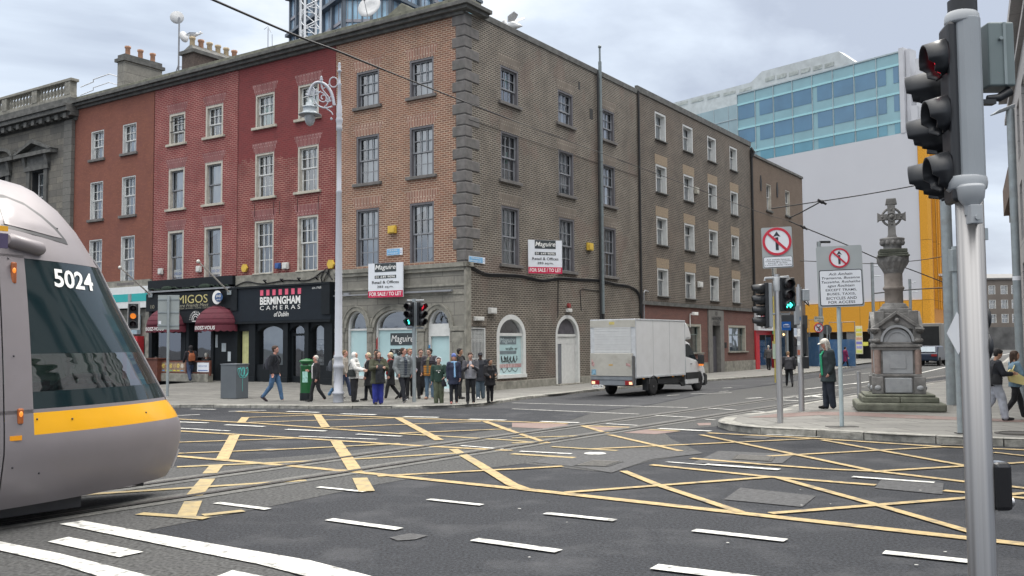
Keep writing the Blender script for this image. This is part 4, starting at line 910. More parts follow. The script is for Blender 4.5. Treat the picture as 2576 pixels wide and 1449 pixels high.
q = MB(); add_text(q, '13', x(25.95), -.09, 3.72, .3, .22, bold=.02); add_text(q, 'HAWKINS', x(25.95), -.09, 3.43, 1.55, .26, bold=.02); add_text(q, 'STREET', x(25.95), -.09, 3.13, 1.2, .24, bold=.02); q.build('lettering', BLET, ds)
q = MB(); q.box(x(25.3), x(26.6), .2, .28, .05, 2.35)
for k in range(6): q.box(x(25.4), x(26.2), .185, .2, .15+k*.36, .4+k*.36)
q.build('door', pm('dark_grey_door', (.085, .085, .10), .5), ds)
q = MB(); q.poly([(x(25.3), .25, 2.35), (x(26.6), .25, 2.35), (x(26.6), .25, 3), (x(25.3), .25, 3)]); q.build('fanlight', GLASS, ds)
for a, b, c, d in gw[:2]: sash(ob, x(a), x(b), c, d, pm('cream_frame', (.40, .38, .32), .6), pm('green_grey_frame', (.16, .20, .19), .5), grid=(1, 1, 1), split=.62, back='net', lin=.14, dep=.25, sill=STONE_P, sh=.08)
body(ob, 0, x(33), .6, 12, 15.4, B_BROWN2)
q = MB(); q.box(x(27.45), x(27.75), -.03, 0, 1.6, 1.95); q.build('plaque', BLACK, ob)
q = MB(); q.cyl((.05, -.09, .2), (.05, -.09, 15.4), .06); q.cyl((x(32.95), -.1, 4.2), (x(32.95), -.1, 15.2), .08); q.tube([(x(32.9), -.1, 15.3), (x(32.9), -.3, 15.0), (x(32.9), -.1, 14.6)], .09); q.build('downpipe', WIRE, ob)
q = MB(); q.cyl((.35, -.08, .2), (.35, -.08, 4.6), .035); q.tube([(.35, -.08, 4.6), (.5, -.08, 4.75), (.9, -.08, 4.7)], .035); q.build('conduit', FG2, ob)
BRD = pm('dark_chimney_brick', (.085, .065, .055), .9, .3, 12, bump=.5, bscale=22)

# --- lower brown building with the red shop
lb = thing('plain_brown_building', 'lower brown building with few small windows, red shopfront below it', 'building', toW(AR, 33.0, 0), AR)
x = lambda v: v-33.0
wo = [(x(36.2), x(37.25), 11.4, 13.3), (x(40.5), x(41.63), 11.5, 13.4), (x(37.0), x(38.1), 5.0, 8.0)]
mb = MB(); holes_wall(mb, .0, x(44.9), 4.0, 14.85, wo, dep=.25); mb.build('front_wall', B_PLAIN, lb)
for a, b, c, d in wo: sash(lb, a, b, c, d, FC, FW, grid=(2, 1, 1), split=.5, back='net', lin=.06, dep=.22, sill=STONE_D)
body(lb, 0, x(44.9), .6, 10, 14.8, B_PLAIN)
q = MB(); q.box(0, x(44.95), -.08, .2, 14.85, 15.02); q.build('coping', STONE_D, lb)
q = MB()
for u in (35.0, 38.6): q.prism([(x(u)-.12, -.04, 12.6), (x(u)+.12, -.04, 12.6), (x(u)+.2, -.04, 13.2), (x(u)+.05, -.04, 13.7), (x(u)-.05, -.04, 13.7), (x(u)-.2, -.04, 13.2)], (0, .04, 0))
q.build('wall_tie_plate', WIRE, lb)
SHRED = pm('red_shopfront_paint', (.50, .02, .03), .45, .08)
q = MB(); q.box(0, .75, -.1, .2, 0, 2.75); q.box(x(37.4), x(37.9), -.1, .2, 0, 2.75); q.box(.75, x(37.4), -.08, .2, 2.45, 2.75); q.build('shopfront', SHRED, lb)
q = MB(); q.box(.0, x(37.9), -.3, .1, 2.75, 4.0); o = q.build('sign_board', pm('white_shop_sign', (.66, .68, .70), .4, .04), lb)
q = MB(); add_text(q, 'Mace', x(34.5), -.31, 3.5, 1.9, .75, bold=.03); q.build('lettering', REDS, o)
q = MB(); add_text(q, 'www.maceireland.ie', x(34.6), -.31, 2.95, 2.3, .16); q.build('lettering', BLET, o)
q = MB(); q.box(x(36.2), x(37.8), -.315, -.3, 3.0, 3.5); q.box(x(35.9), x(37.8), -.33, -.3, 2.5, 2.72); q.build('green_panel', pm('green_sign', (.02, .28, .12), .4), o)
q = MB(); q.box(x(36.3), x(37.2), -.32, -.3, 3.5, 3.85); q.build('orange_panel', pm('orange_sign', (.75, .22, .05), .4), o)
q = MB(); q.poly([(.75, .1, .1), (x(37.4), .1, .1), (x(37.4), .1, 2.45), (.75, .1, 2.45)]); q.build('shop_glass', GLASS, lb)
q = MB()
rg = random.Random(3)
for k in range(40): u = .9+rg.random()*3.4; zz = rg.choice((.5, .9, 1.3, 1.7)); q.box(u, u+.2, .35, .5, zz, zz+.28)
q.build('shelf_goods', pm('shop_goods', (.32, .30, .28), .6, .9, 6), lb)
LAMPW = pm('shop_lamp', (1, 1, .9), .5, emit=(1, .93, .8), es=3)
q = MB(); q.ball((x(34.6), .4, 2.25), .1); q.build('ceiling_lamp', LAMPW, lb)
q = MB(); q.box(x(37.9), x(44.9), -.15, .2, 3.0, 4.0); q.box(x(37.9), x(38.3), -.1, .2, 0, 3); q.box(x(41.2), x(41.5), -.1, .2, 0, 3); q.box(x(44.4), x(44.9), -.1, .2, 0, 3); q.box(x(38.3), x(44.4), -.05, .2, 0, .6); q.build('shopfront', SHOPB, lb)
q = MB(); q.poly([(x(38.3), .1, .6), (x(44.4), .1, .6), (x(44.4), .1, 3), (x(38.3), .1, 3)]); q.build('shop_glass', GLASS, lb)
q = MB()
for u in (39.3, 40.6): q.ball((x(u), .4, 2.5), .08)
q.build('ceiling_lamp', pm('warm_lamp', (1, .7, .4), .5, emit=(1, .6, .25), es=4), lb)
q = MB(); q.box(x(38.9), x(40.4), .12, .14, .9, 1.6); q.box(x(42), x(43.8), .12, .14, .9, 1.6); q.build('window_print', pm('dim_print', (.25, .28, .26), .6), lb)
# ------------------------------------------------------------------ things on the roofs
def onroof(o): return o
POT = pm('clay_pot', (.36, .20, .13), .8, .2, 9); POTB = pm('buff_pot', (.40, .32, .21), .8, .2, 9)
def stack(par, mat, pix, off, dep, ztop, pots, capm, x0, pm_, name='chimney', hip=False):
    s0 = FL(pix[0], pix[2], off)[0]-x0; s1, ztop = FL(pix[1], pix[2], off); s1 -= x0; ztop -= .2
    q = MB(); q.box(s0, s1, off, off+dep, 13.5, ztop); o = q.build(name, mat, par)
    q = MB(); q.box(s0-.12, s1+.12, off-.12, off+dep+.12, ztop, ztop+.18)
    if hip: q.prism([(s0, off, ztop+.18), (s1, off, ztop+.18), ((s0+s1)/2, off+.2, ztop+.6)], (0, dep, 0))
    else: q.box(s0, s1, off, off+dep, ztop+.18, ztop+.4)
    q.build('chimney_cap', capm, o)
    for k in range(pots):
        v = (k+.5)/pots; q = MB(); q.lathe([(.14, 0), (.13, .5), (.17, .55), (.17, .65), (.12, .66)], ((s0+s1)/2, off+dep*v, ztop+.3), n=10); q.build('chimney_pot', pm_[k % len(pm_)], o)
    return o
stack(br_, STONE, (296, 314, 143), 1.2, 2.4, 16.9, 3, STONE_D, -19.86, [POT])
stack(rb, BRD, (458, 487, 122), 1.2, 3.3, 16.5, 6, STONE_D, -13.42, [POTB, POT, POTB, POTB], hip=True)
s_ = FL(985, 40, 3)[0]
q = MB(); q.prism([(FL(968, 60, 3)[0], 3, 15.2), (FL(968, 60, 3)[0], 3, 17.2), (FL(1010, 40, 3)[0], 3, 17.7), (FL(1060, 40, 3)[0], 3, 17.0), (FL(1060, 40, 3)[0], 3, 15.2)], (0, .5, 0)); q.build('roof_parapet_hump', PARS, bc)
q = MB(); q.box(9.9, 10.9, 1.0, 1.6, 15.2, 16.15); side(q.build('chimney', STONE_D, bc))
q = MB(); q.box(x(26.5)+18+2.6-20.5+20.5-0, x(26.5)+18+4.2, 2.2, 3.0, 15.2, 16.7) if False else q.box(12.6, 14.0, 2.5, 4.6, 15, 16.6); q.box(12.5, 14.1, 2.4, 4.7, 16.6, 16.8)
cs_ = q.build('chimney', BRD, ob)
q = MB(); [q.lathe([(.13, 0), (.12, .35), (.15, .4)], (12.9+.3*k, 3.2, 16.8), n=8) for k in range(3)]; q.build('chimney_pot', POTB, cs_)
DISH = pm('dish_white', (.5, .51, .52), .5, .1, 8)
def dish(label, pos, r, aim, mast=.6):
    t = thing('satellite_dish', label, 'satellite dish', pos)
    q = MB(); n = 20; v = [(0, 0, 0)]; a = Vector(aim).normalized(); u = a.cross(Vector((0, 0, 1))).normalized(); w_ = u.cross(a)
    for k, (rr, dd) in enumerate(((.5, .06), (1, .22))):
        for j in range(n):
            p = (u*math.cos(2*math.pi*j/n)+w_*math.sin(2*math.pi*j/n))*r*rr+a*r*dd; v.append(tuple(p))
    f = [(0, 1+j, 1+(j+1) % n) for j in range(n)]+[(1+j, 1+n+j, 1+n+(j+1) % n, 1+(j+1) % n) for j in range(n)]
    q._a(v, f, True); d = q.build('reflector', DISH, t, loc=(0, 0, mast)); d.modifiers.new('thickness', 'SOLIDIFY').thickness = .015
    q = MB(); q.cyl((0, .08, 0), (0, .08, mast), .03); q.tube([Vector((0, 0, mast-r*.7)), Vector((0, 0, mast-r*.9))+a*r*.5, Vector((0, 0, mast-.05))+a*r*1.0], .015, 5); q.ball(tuple(Vector((0, 0, mast))+a*r), .05); q.build('mast', FG2, t)
    return t
def pt_onroof(x_, y_, off, zz=None):
    s_, z_ = FL(x_, y_, off); return toW(AL, s_, off, z_ if zz is None else zz)
dish('large white dish on the parapet above the orange brick wall', pt_onroof(932, 62, .6), .55, (-.35, -.9, .3), .75)
# mast with two dishes and the gull on the pots
p = pt_onroof(449, 184, 1.4)
am = thing('aerial_mast', 'tall grey aerial mast with two small dishes beside the brick chimney', 'aerial', p)
q = MB(); q.cyl((0, 0, -.3), (0, 0, 3.0), .045); q.tube([(-.25, 0, -.3), (0, 0, .5)], .03, 5); q.tube([(.4, 0, .3), (0, 0, .35)], .02, 5); q.build('pole', FG2, am)
for (dx, dz, r_, ax) in ((-.12, 3.0, .36, (.25, -1, .1)), (.26, 1.95, .3, (.9, -.5, .1))):
    q = MB(); a = Vector(ax).normalized(); u = a.cross(Vector((0, 0, 1))).normalized(); w_ = u.cross(a); n = 16
    q._a([tuple(a*-.06)]+[tuple((u*math.cos(2*math.pi*j/n)+w_*math.sin(2*math.pi*j/n))*r_) for j in range(n)], [(0, 1+j, 1+(j+1) % n) for j in range(n)], True)
    d = q.build('dish', DISH, am, loc=(dx, 0, dz)); d.modifiers.new('thickness', 'SOLIDIFY').thickness = .02
p = pt_onroof(674, 122, 1.5)
q = MB(); q.cyl((0, 0, -.5), (0, 0, 1.0), .02); q.cyl((.22, 0, -.5), (.2, 0, .7), .015); q.tube([(-.2, 0, .95), (0, 0, 1.1), (.15, 0, .8)], .015, 4); tag(q.build('aerial', FG2, loc=p), 'thin bent wire aerial on the red house roof line', 'aerial')
q = MB(); P0 = [pt_onroof(a, b, 2.5) for a, b in ((203, 219), (235, 206), (235, 200), (275, 186), (295, 192))]; c = P0[0]
q.tube([tuple(p-c) for p in P0], .03, 5); q.tube([tuple(p-c-Vector((0, 0, .5))) for p in P0], .025, 5)
tag(q.build('roof_railing', DISH, loc=c), 'pale guard rail on the roof between balustrade and stone chimney', 'railing')
GW = pm('gull_white', (.62, .63, .64), .8, .08); GG = pm('gull_grey', (.28, .30, .33), .8, .1)
def gull(label, p, rz, wing=False, s=1.0, up=.0):
    t = thing('gull', label, 'bird', p, rz)
    q = MB(); q.lathe([(.01, -.32), (.05, -.22), (.10, -.08), (.11, .05), (.08, .16), (.05, .22), (.055, .28), (.03, .34)], n=12)
    b = q.build('body', GW, t); b.rotation_euler = (0, R(78), 0); b.location = (0, 0, .2); b.scale = (s, s, s)
    q = MB(); q.ball((.30, 0, .31), .06, sc=(1.1, .9, 1)); q.cyl((.24, 0, .22), (.29, 0, .3), .05, .05, 8); q.build('head', GW, t).scale = (s, s, s)
    q = MB(); q.cyl((.35, 0, .30), (.43, 0, .285), .018, .005, 6); q.build('beak', pm('gull_beak', (.5, .35, .05), .6), t).scale = (s, s, s)
    q = MB()
    for sy in (-1, 1):
        if wing: q.prism([(.15, sy*.06, .24), (-.1, sy*.06, .24), (-.28, sy*.2, .34), (-.2, sy*.3, .42), (.08, sy*.18, .36)], (0, 0, .02))
        else: q.prism([(.14, sy*.10, .28), (-.05, sy*.11, .17), (-.42, sy*.05, .16), (-.2, sy*.09, .28)], (0, sy*.02, 0))
    q.build('wing', GW if wing else GG, t).scale = (s, s, s)
    q = MB()
    for sy in (-.04, .04): q.cyl((.0, sy, .12), (.02, sy, 0), .01, n=5); q.box(-.0, .06, sy-.02, sy+.02, 0, .01)
    q.build('leg', pm('gull_leg', (.5, .3, .25), .6), t)
    return t
gull('gull standing on the pots of the brick chimney', pt_onroof(488, 97, 1.6), R(10), s=1.05)
s_, z_ = FR(1291, 72, .2); gull('gull with raised wings on the side street parapet', toW(AR, s_, .2, 15.55), R(150), True, s=1.5)

# ------------------------------------------------------------------ modern block at the end of the side street
A7 = R(-52.2); Qc = AT(2318, 600, 94.0); Qc.z = 0
def F7(x_, y_, off=0.0):
    d = ray(x_, y_); u = Vector((math.cos(A7), math.sin(A7))); n = Vector((-math.sin(A7), math.cos(A7)))
    o = Qc.xy+n*off; t = n.dot(o)/n.dot(d.xy); p = d.xy*t; return u.dot(p-Qc.xy), CAM_H+d.z*t
md = thing('modern_block', 'large modern block with plain pale wall, blue glass upper floors and orange panels', 'building', Qc, A7)
PALE = pm('pale_render', (.50, .51, .545), .7, .025, .25); PALEF = pm('pale_fin', (.48, .49, .52), .6, .05, 1)
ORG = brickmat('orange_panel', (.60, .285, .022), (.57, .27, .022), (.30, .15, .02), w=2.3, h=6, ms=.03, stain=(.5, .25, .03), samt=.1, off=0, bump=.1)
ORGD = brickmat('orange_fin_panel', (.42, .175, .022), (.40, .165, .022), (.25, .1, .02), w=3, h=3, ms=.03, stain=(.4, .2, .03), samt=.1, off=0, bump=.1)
zt = F7(2262, 337)[1]; zo = 6.05; L7 = -48
e7 = F7(2338, 600)[0]
q = MB(); q.box(L7, 0, -.1, .6, zo, zt); q.build('plain_wall', PALE, md)
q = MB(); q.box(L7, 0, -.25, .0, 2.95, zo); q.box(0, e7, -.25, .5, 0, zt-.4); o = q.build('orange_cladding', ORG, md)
q = MB(); q.box(L7, 0, .5, 1.5, 0, 2.95); q.build('dark_entrance', BLACK, md)
for xa, xb in ((2132, 2152), (2192, 2200), (2030, 2034)):
    a = F7(xa, 860)[0]; b = F7(xb, 860)[0]; q = MB(); q.box(a, b, -.15, .6, 0, 2.95); q.build('pier', pm('grey_pier', (.16, .16, .16), .8), md)
# glass box
BLUEG = pm('blue_glass', (.075, .18, .29), .08, .15, .4, spec=.9); TEALG = pm('teal_glass', (.20, .36, .41), .1, .08, .5, spec=.8); PTEAL = pm('pale_teal_panel', (.30, .55, .60), .3, .05, .5)
g0 = F7(1856, 300)[0]; g1 = F7(2264, 200)[0]; gt_ = F7(2264, 129)[1]
Hh = gt_-zt
q = MB(); q.box(g0, g1, 0, 1.5, zt-.1, gt_); gb = q.build('glass_volume', TEALG, md)
nb = 8
rowsz = [(gt_-.0-Hh*.56*.0, 0)]
fl = Hh/2.95
for r_ in range(3):
    z1 = gt_-Hh*.17-r_*fl*1.02; z0 = z1-fl*.60
    for k in range(nb):
        a = g0+(g1-g0)*k/nb+.12; b = g0+(g1-g0)*(k+1)/nb-.12
        if k in (1, 4): a += .5
        if r_ == 2: z0 = max(zt+.1, z0)
        for (aa, bb) in (((a, b),) if k < 7 else ((a, a+(b-a)*.4), (b-(b-a)*.25, b))):
            q = MB(); q.poly([(aa, -.03, z0), (bb, -.03, z0), (bb, -.03, z1), (aa, -.03, z1)]); q.build('window_pane', BLUEG if r_ < 2 else pm('blue_grey_glass', (.10, .27, .36), .1, .1, .5, spec=.8), md)
    q = MB(); q.box(g0, g1, -.08, -.0, z1, z1+.22); q.build('floor_edge', PTEAL, md)
q = MB()
for k in range(nb+1): u = g0+(g1-g0)*k/nb; q.box(u-.03, u+.03, -.1, 0, zt, gt_)
q.box(g0, g1, -.1, 0, gt_-.1, gt_+.05); q.build('mullion', pm('mullion_grey', (.35, .42, .45), .4), md)
q = MB(); q.box(g1, g1+.5, -.15, 1.5, zt, gt_+.3); q.box(g1+.55, g1+1.0, .2, 1.5, zt, gt_+.1); q.build('end_frame', PALEF, md)
# lower wing set back on the left
h0 = F7(1680, 300, 4)[0]; wt_ = F7(1842, 265, 4)[1]
q = MB(); q.box(h0-6, g0-.0, 4, 14, zt-2, wt_); q.prism([(g0, 0, zt-2), (g0, 0, gt_), (g0-2.2, 4, wt_), (g0-2.2, 4, zt-2)], (0.01, 0.3, 0)); q.build('glass_wing', pm('grey_teal_glass', (.26, .36, .40), .15, .08, .5), md)
q = MB()
for k in range(9): u = h0-6+(g0-h0+6)*k/9; q.box(u-.03, u+.03, 3.95, 4, wt_-3.5, wt_)
q.box(h0-6, g0-1, 3.94, 4, wt_-1.9, wt_-1.8); q.build('mullion', pm('mullion_grey', (.35, .42, .45), .4), md)
# plant screen on the roof
SCR = pm('plant_screen', (.42, .44, .45), .8, .12, 1.5)
off = 9
def P7(a, b): s_, z_ = F7(a, b, off); return (s_, off, z_)
q = MB(); o_ = [P7(1682, 262), P7(1889, 207), P7(1916, 180), P7(2109, 129), P7(2149, 155), P7(2149, 300), P7(1682, 330)]
q.prism(o_, (0, 1.2, 0)); q.build('plant_screen', SCR, md)
q = MB()
for i in range(5):
    a, b = 1700+i*40, 1730+i*40; q.prism([P7(a, 262-i*9), P7(b, 254-i*9), P7(b, 261-i*9), P7(a, 269-i*9)], (0, -.05, 0))
for i in range(6):
    a, b = 1925+i*30, 1948+i*30; q.prism([P7(a, 196-i*7), P7(b, 190-i*7), P7(b, 200-i*7), P7(a, 207-i*7)], (0, -.05, 0))
q.build('plant_behind_screen', pm('plant_equipment', (.33, .35, .34), .8, .3, 2), md)
# right flank in its own direction
side_dir = Vector((math.sin(R(30.4)), math.cos(R(30.4)), 0)); fa = math.atan2(side_dir.y, side_dir.x)-A7
u = Vector((math.cos(fa), math.sin(fa), 0)); n_ = Vector((u.y, -u.x, 0)); b0 = Vector((e7, 0, 0))
def flank(name, s0, s1, z0, z1, th, mat, o0=0.0):
    q = MB(); q.prism([tuple(b0+u*s0+n_*o0+Vector((0, 0, z0))), tuple(b0+u*s1+n_*o0+Vector((0, 0, z0))), tuple(b0+u*s1+n_*(o0-th)+Vector((0, 0, z0))), tuple(b0+u*s0+n_*(o0-th)+Vector((0, 0, z0)))], (0, 0, z1-z0)); return q.build(name, mat, md)
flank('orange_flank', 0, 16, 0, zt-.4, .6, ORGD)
for k in range(5): flank('orange_fin', 3+k*2.4, 3.35+k*2.4, 5.2, zt-1, .35, ORG, .35)
flank('dark_glass_flank', 16, 20, 0, zt+3, .6, pm('black_glass', (.02, .03, .035), .1, .2, .5))
for k in range(5): flank('white_louvre', 16, 20, 4+k*3, 4.2+k*3, .3, PALEF, .3)
for k in range(3):
    flank('white_louvre', 4+k*4, 8+k*4, 8.6+k*3.0, 8.8+k*3, .3, PALEF, .6)
for k in range(6): flank('white_fin', .3+k*1.5, .9+k*1.5, zt-.4, gt_-1.2-k*.9, .9, PALEF, .1)
flank('pale_upper_flank', 0, 9, zt-.4, gt_-6, .6, PALEF, -.7)
q = MB(); q.box(L7, e7-9, 1, 10, zt-1, zt-.2); q.build('roof', pm('flat_roof', (.09, .09, .09), .9, .2, 3), md)
# posters on the entrance
q = MB(); a = F7(2156, 850)[0]; b = F7(2173, 850)[0]; q.box(a, b, -.26, -.2, .6, 3.55-.0)
pb = q.build('poster_column', pm('cream_poster', (.62, .60, .42), .6), md)
for k, c in enumerate(((.6, .58, .08), (.6, .5, .08), (.55, .3, .2), (.18, .18, .5), (.3, .3, .55), (.55, .6, .15))):
    q = MB(); z_ = 3.25-k*.45; q.box(a+.06, b-.06, -.275, -.262, z_-.28, z_); q.build('printed_band', pm('poster_tint_%d' % k if False else 'poster_tint_'+'abcdef'[k], c, .6), md)
q = MB(); q.box(b+.02, b+.62, -.26, -.2, 1.45, 1.85); q.build('yellow_notice', pm('yellow_notice', (.62, .60, .10), .6), md)

# ------------------------------------------------------------------ tower and crane behind the roofs
tw = thing('glass_tower', 'tall dark framed glass tower rising behind the corner roof', 'tower', AT(920, 800, 140).xy.to_3d())
bw = tw.location
def tface(pa, pb_, nb_, gm, zmax=62, frame=.9):
    a = Vector((pa[0]-bw.x, pa[1]-bw.y, 0)); b = Vector((pb_[0]-bw.x, pb_[1]-bw.y, 0)); d = (b-a); Ln = d.length; d.normalize(); n = Vector((d.y, -d.x, 0))
    if n.y > 0: n = -n
    def bx_(q, s0, s1, z0, z1, o0, o1):
        q.prism([tuple(a+d*s0+n*o0+Vector((0, 0, z0))), tuple(a+d*s1+n*o0+Vector((0, 0, z0))), tuple(a+d*s1+n*o1+Vector((0, 0, z0))), tuple(a+d*s0+n*o1+Vector((0, 0, z0)))], (0, 0, z1-z0))
    q = MB(); bx_(q, 0, Ln, 0, zmax, -.5, -.2); q.build('curtain_wall', gm, tw)
    q = MB(); bx_(q, 0, .5, 0, zmax, -.3, .1); bx_(q, Ln-.5, Ln, 0, zmax, -.3, .1)
    for k in range(1, nb_): bx_(q, Ln*k/nb_-frame/2*.55, Ln*k/nb_+frame/2*.55, 0, zmax, -.2, frame*.35)
    z_ = 3
    while z_ < zmax: bx_(q, 0, Ln, z_, z_+.5, -.2, frame*.9); z_ += 6.4
    q.build('dark_frame', pm('tower_frame', (.085, .105, .13), .4, .1, 1), tw)
    q = MB(); z_ = 5.9
    while z_ < zmax: bx_(q, 0, Ln, z_, z_+.45, -.2, .0); z_ += 6.4
    for k in range(nb_): bx_(q, Ln*(k+.5)/nb_-.05, Ln*(k+.5)/nb_+.05, 0, zmax, -.2, -.1)
    q.build('spandrel', pm('tower_spandrel', (.25, .25, .28), .5, .1, 1), tw)
TG = pm('tower_glass', (.28, .40, .52), .08, .35, .35, spec=.9); TG2 = pm('tower_glass_bright', (.28, .46, .60), .06, .3, .3, spec=.9)
p1, p2, p3, p4 = AT(728, 60, 158), AT(862, 60, 140), AT(985, 60, 140), AT(1206, 60, 160)
tface(p1, p2, 6, TG); tface(p2, p3, 5, TG2, frame=.35); tface(p3, p4, 7, TG)
q = MB(); q.box(-13, 16, 12, 30, 0, 60); q.build('rear_block', pm('tower_rear', (.07, .08, .09), .6), tw)
q = MB(); q.box(AT(1183, 20, 150).x-bw.x, AT(1193, 20, 150).x-bw.x, 3, 5, 0, 62); q.build('bright_slot', TEALG, tw)
cp = AT(781, 60, 112); cp.z = 0
cr_ = MB(); hw = .95; z_ = 0
for sx_ in (-1, 1):
    for sy in (-1, 1): cr_.box(sx_*hw-.11, sx_*hw+.11, sy*hw-.11, sy*hw+.11, 0, 58)
while z_ < 57:
    for sgn in (-1, 1):
        cr_.tube([(-hw, sgn*hw, z_), (hw, sgn*hw, z_+1.25)], .06, 4); cr_.tube([(hw, sgn*hw, z_+1.25), (-hw, sgn*hw, z_+2.5)], .06, 4); cr_.tube([(-hw, sgn*hw, z_), (hw, sgn*hw, z_)], .05, 4)
        cr_.tube([(sgn*hw, -hw, z_), (sgn*hw, hw, z_+1.25)], .06, 4); cr_.tube([(sgn*hw, hw, z_+1.25), (sgn*hw, -hw, z_+2.5)], .06, 4)
    z_ += 2.5
tag(cr_.build('crane_mast', pm('crane_white', (.66, .68, .70), .5, .05), loc=cp, rotz=R(28)), 'white lattice crane mast in front of the glass tower', 'crane')

# ------------------------------------------------------------------ right-hand side of the view
A8 = R(90-25.9-180); far8 = AT(2547, 600, 60); far8.z = 0
rbld = thing('pale_stone_building', 'tall pale grey stone office building at the right edge, seen steeply', 'building', far8, A8)
SB = brickmat('grey_stone_panel', (.36, .35, .35), (.33, .325, .325), (.18, .18, .18), w=2.2, h=1.4, ms=.02, stain=(.25, .25, .25), samt=.3)
wl8 = MB(); holes_wall(wl8, 0, 52, 0, 17.2, [(k*5+1.2, k*5+3.6, 3+j*4.2, 6+j*4.2) for k in range(10) for j in range(3)], y=0, dep=.6); wl8.build('front_wall', SB, rbld)
q = MB(); q.box(.02, 52, .62, 12, 0, 17.2); q.build('inner_wall', pm('dark_window_wall', (.06, .06, .065), .3, .2, 1), rbld); q = MB(); q.box(-.1, 52, -.5, .6, 17.2, 17.7); q.box(-.1, 52, -.2, 0, 15.8, 16.1); q.build('cornice', SB, rbld)
q = MB(); q.box(0, .02, 0.01, 12, 0, 17.2); q.build('end_wall', SB, rbld)
f9 = AT(2534, 600, 78); f9.z = 0
eb = thing('brown_eaves_building', 'brown building with deep wooden eaves half hidden behind the pale stone one', 'building', f9, A8)
q = MB(); q.box(0, 12, .6, 8, 0, 12.3); q.build('wall', B_PLAIN, eb); q = MB(); q.box(-.2, 12, -.2, 8, 12.3, 14.4); q.box(-.1, 12, .2, 8, 11.7, 12.3); q.build('eaves', pm('brown_eaves', (.12, .085, .065), .8, .3, 3), eb)
# far end of the street
fe = thing('far_terrace', 'distant brown Georgian building closing the street at the right', 'building', AT(2530, 862, 190).xy.to_3d(), R(-3))
q = MB(); bw2 = fe.location; wx = lambda px: AT(px, 800, 190).x-bw2.x; wz_ = lambda py: AT(2530, py, 190).z
ops = [(wx(a), wx(a+17), wz_(b+22), wz_(b)) for a in (2520, 2546, 2572, 2600, 2490) for b in (718, 754, 790)]
holes_wall(q, wx(2470), wx(2680), 0, wz_(703), ops, dep=.4); q.build('wall', pm('far_brown_wall', (.145, .125, .11), .9, .15, .4), fe)
for o in ops: sash(fe, o[0], o[1], o[2], o[3], FW, FW, grid=(2, 1, 1), split=.5, back='dark', lin=.08, dep=.3) if o[0] < wx(2590) else None
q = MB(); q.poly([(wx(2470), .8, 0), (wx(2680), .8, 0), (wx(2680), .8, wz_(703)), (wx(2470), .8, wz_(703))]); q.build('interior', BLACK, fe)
q = MB(); q.box(wx(2468), wx(2682), -.3, .4, wz_(703), wz_(699)); q.prism([(wx(2468), 0, wz_(699)), (wx(2468), 6, wz_(684)), (wx(2468), 12, wz_(699))], (wx(2682)-wx(2468), 0, 0)); q.build('roof', pm('slate_roof', (.12, .12, .12), .7, .15, 1), fe)
q = MB(); q.box(wx(2470), wx(2680), -.4, 0, 0, 4.5); q.build('shopfronts', pm('dim_shopfront', (.09, .09, .09), .7, .5, .5), fe)
# distant low clutter closing the gap behind the far junction
for i, (xa, xb, ya, Yd, c) in enumerate(((2425, 2475, 700, 175, (.13, .12, .11)),)):
    fo = thing('far_house', 'plain far brown house between the orange block and the terrace', 'building', AT((xa+xb)/2, 862, Yd).xy.to_3d())
    a = AT(xa, 800, Yd).x-fo.location.x; b = AT(xb, 800, Yd).x-fo.location.x; q = MB(); q.box(a, b, 0, 10, 0, AT(xa, ya, Yd).z); q.build('wall', pm('far_house_wall', c, .9), fo); q = MB(); q.prism([(a, 0, AT(xa, ya, Yd).z), (a, 5, AT(xa, ya, Yd).z+2.5), (a, 10, AT(xa, ya, Yd).z)], (b-a, 0, 0)); q.build('roof', pm('slate_roof', (.12, .12, .12), .7), fo)

# ------------------------------------------------------------------ overhead wires
def wire(label, pts, r=.018, name='overhead_wire'):
    P = [AT(*p) for p in pts]; c = P[0].copy(); q = MB(); q.tube([tuple(p-c) for p in smooth(P, 5)], r, 5)
    tag(q.build(name, WIRE, loc=c), label, 'cable')
wire('thick black cable sloping down across the orange brick front', [(500, -16, 20), (738, 87, 23), (845, 127, 24.5), (951, 170, 26), (1171, 257, 29), (1330, 318, 31), (1498, 380, 34), (1700, 455, 38), (1900, 530, 43), (1985, 556, 46)], [.03]*16+[.022]*8+[.012]*22)
wire('span wire running down right from the brown building to the fountain', [(1985, 556, 46), (2022, 572, 46.5), (2132, 617, 48), (2212, 652, 49), (2290, 678, 51), (2372, 710, 53)], .03)
wire('contact wire rising right past the pale wall', [(1940, 525, 40), (2012, 514, 40), (2160, 492, 40), (2312, 465, 40), (2420, 440, 40)], .025)
wire('short stay wire meeting the contact wire beside the pale wall', [(1985, 548, 45), (2012, 536, 43), (2062, 509, 40)], .03)
wire('thin span wire across the orange cladding', [(2012, 656, 60), (2060, 658, 60), (2190, 663, 60), (2310, 655, 60), (2400, 640, 60)], .025)
wire('low feeder wire behind the fountain shaft', [(2200, 738, 60), (2300, 728, 62), (2420, 722, 64)], .04)
for k, (a, b, c_) in enumerate(((2022, 572, 46.4), (2068, 508, 39.9))):
    q = MB(); q.cyl((-.18, 0, .1), (.18, 0, -.1), .05); q.ball((0, 0, 0), .09); tag(q.build('wire_clamp', WIRE, loc=AT(a, b, c_)), ('dark clamp on the lower span wire', 'dark clamp on the contact wire')[k], 'clamp')
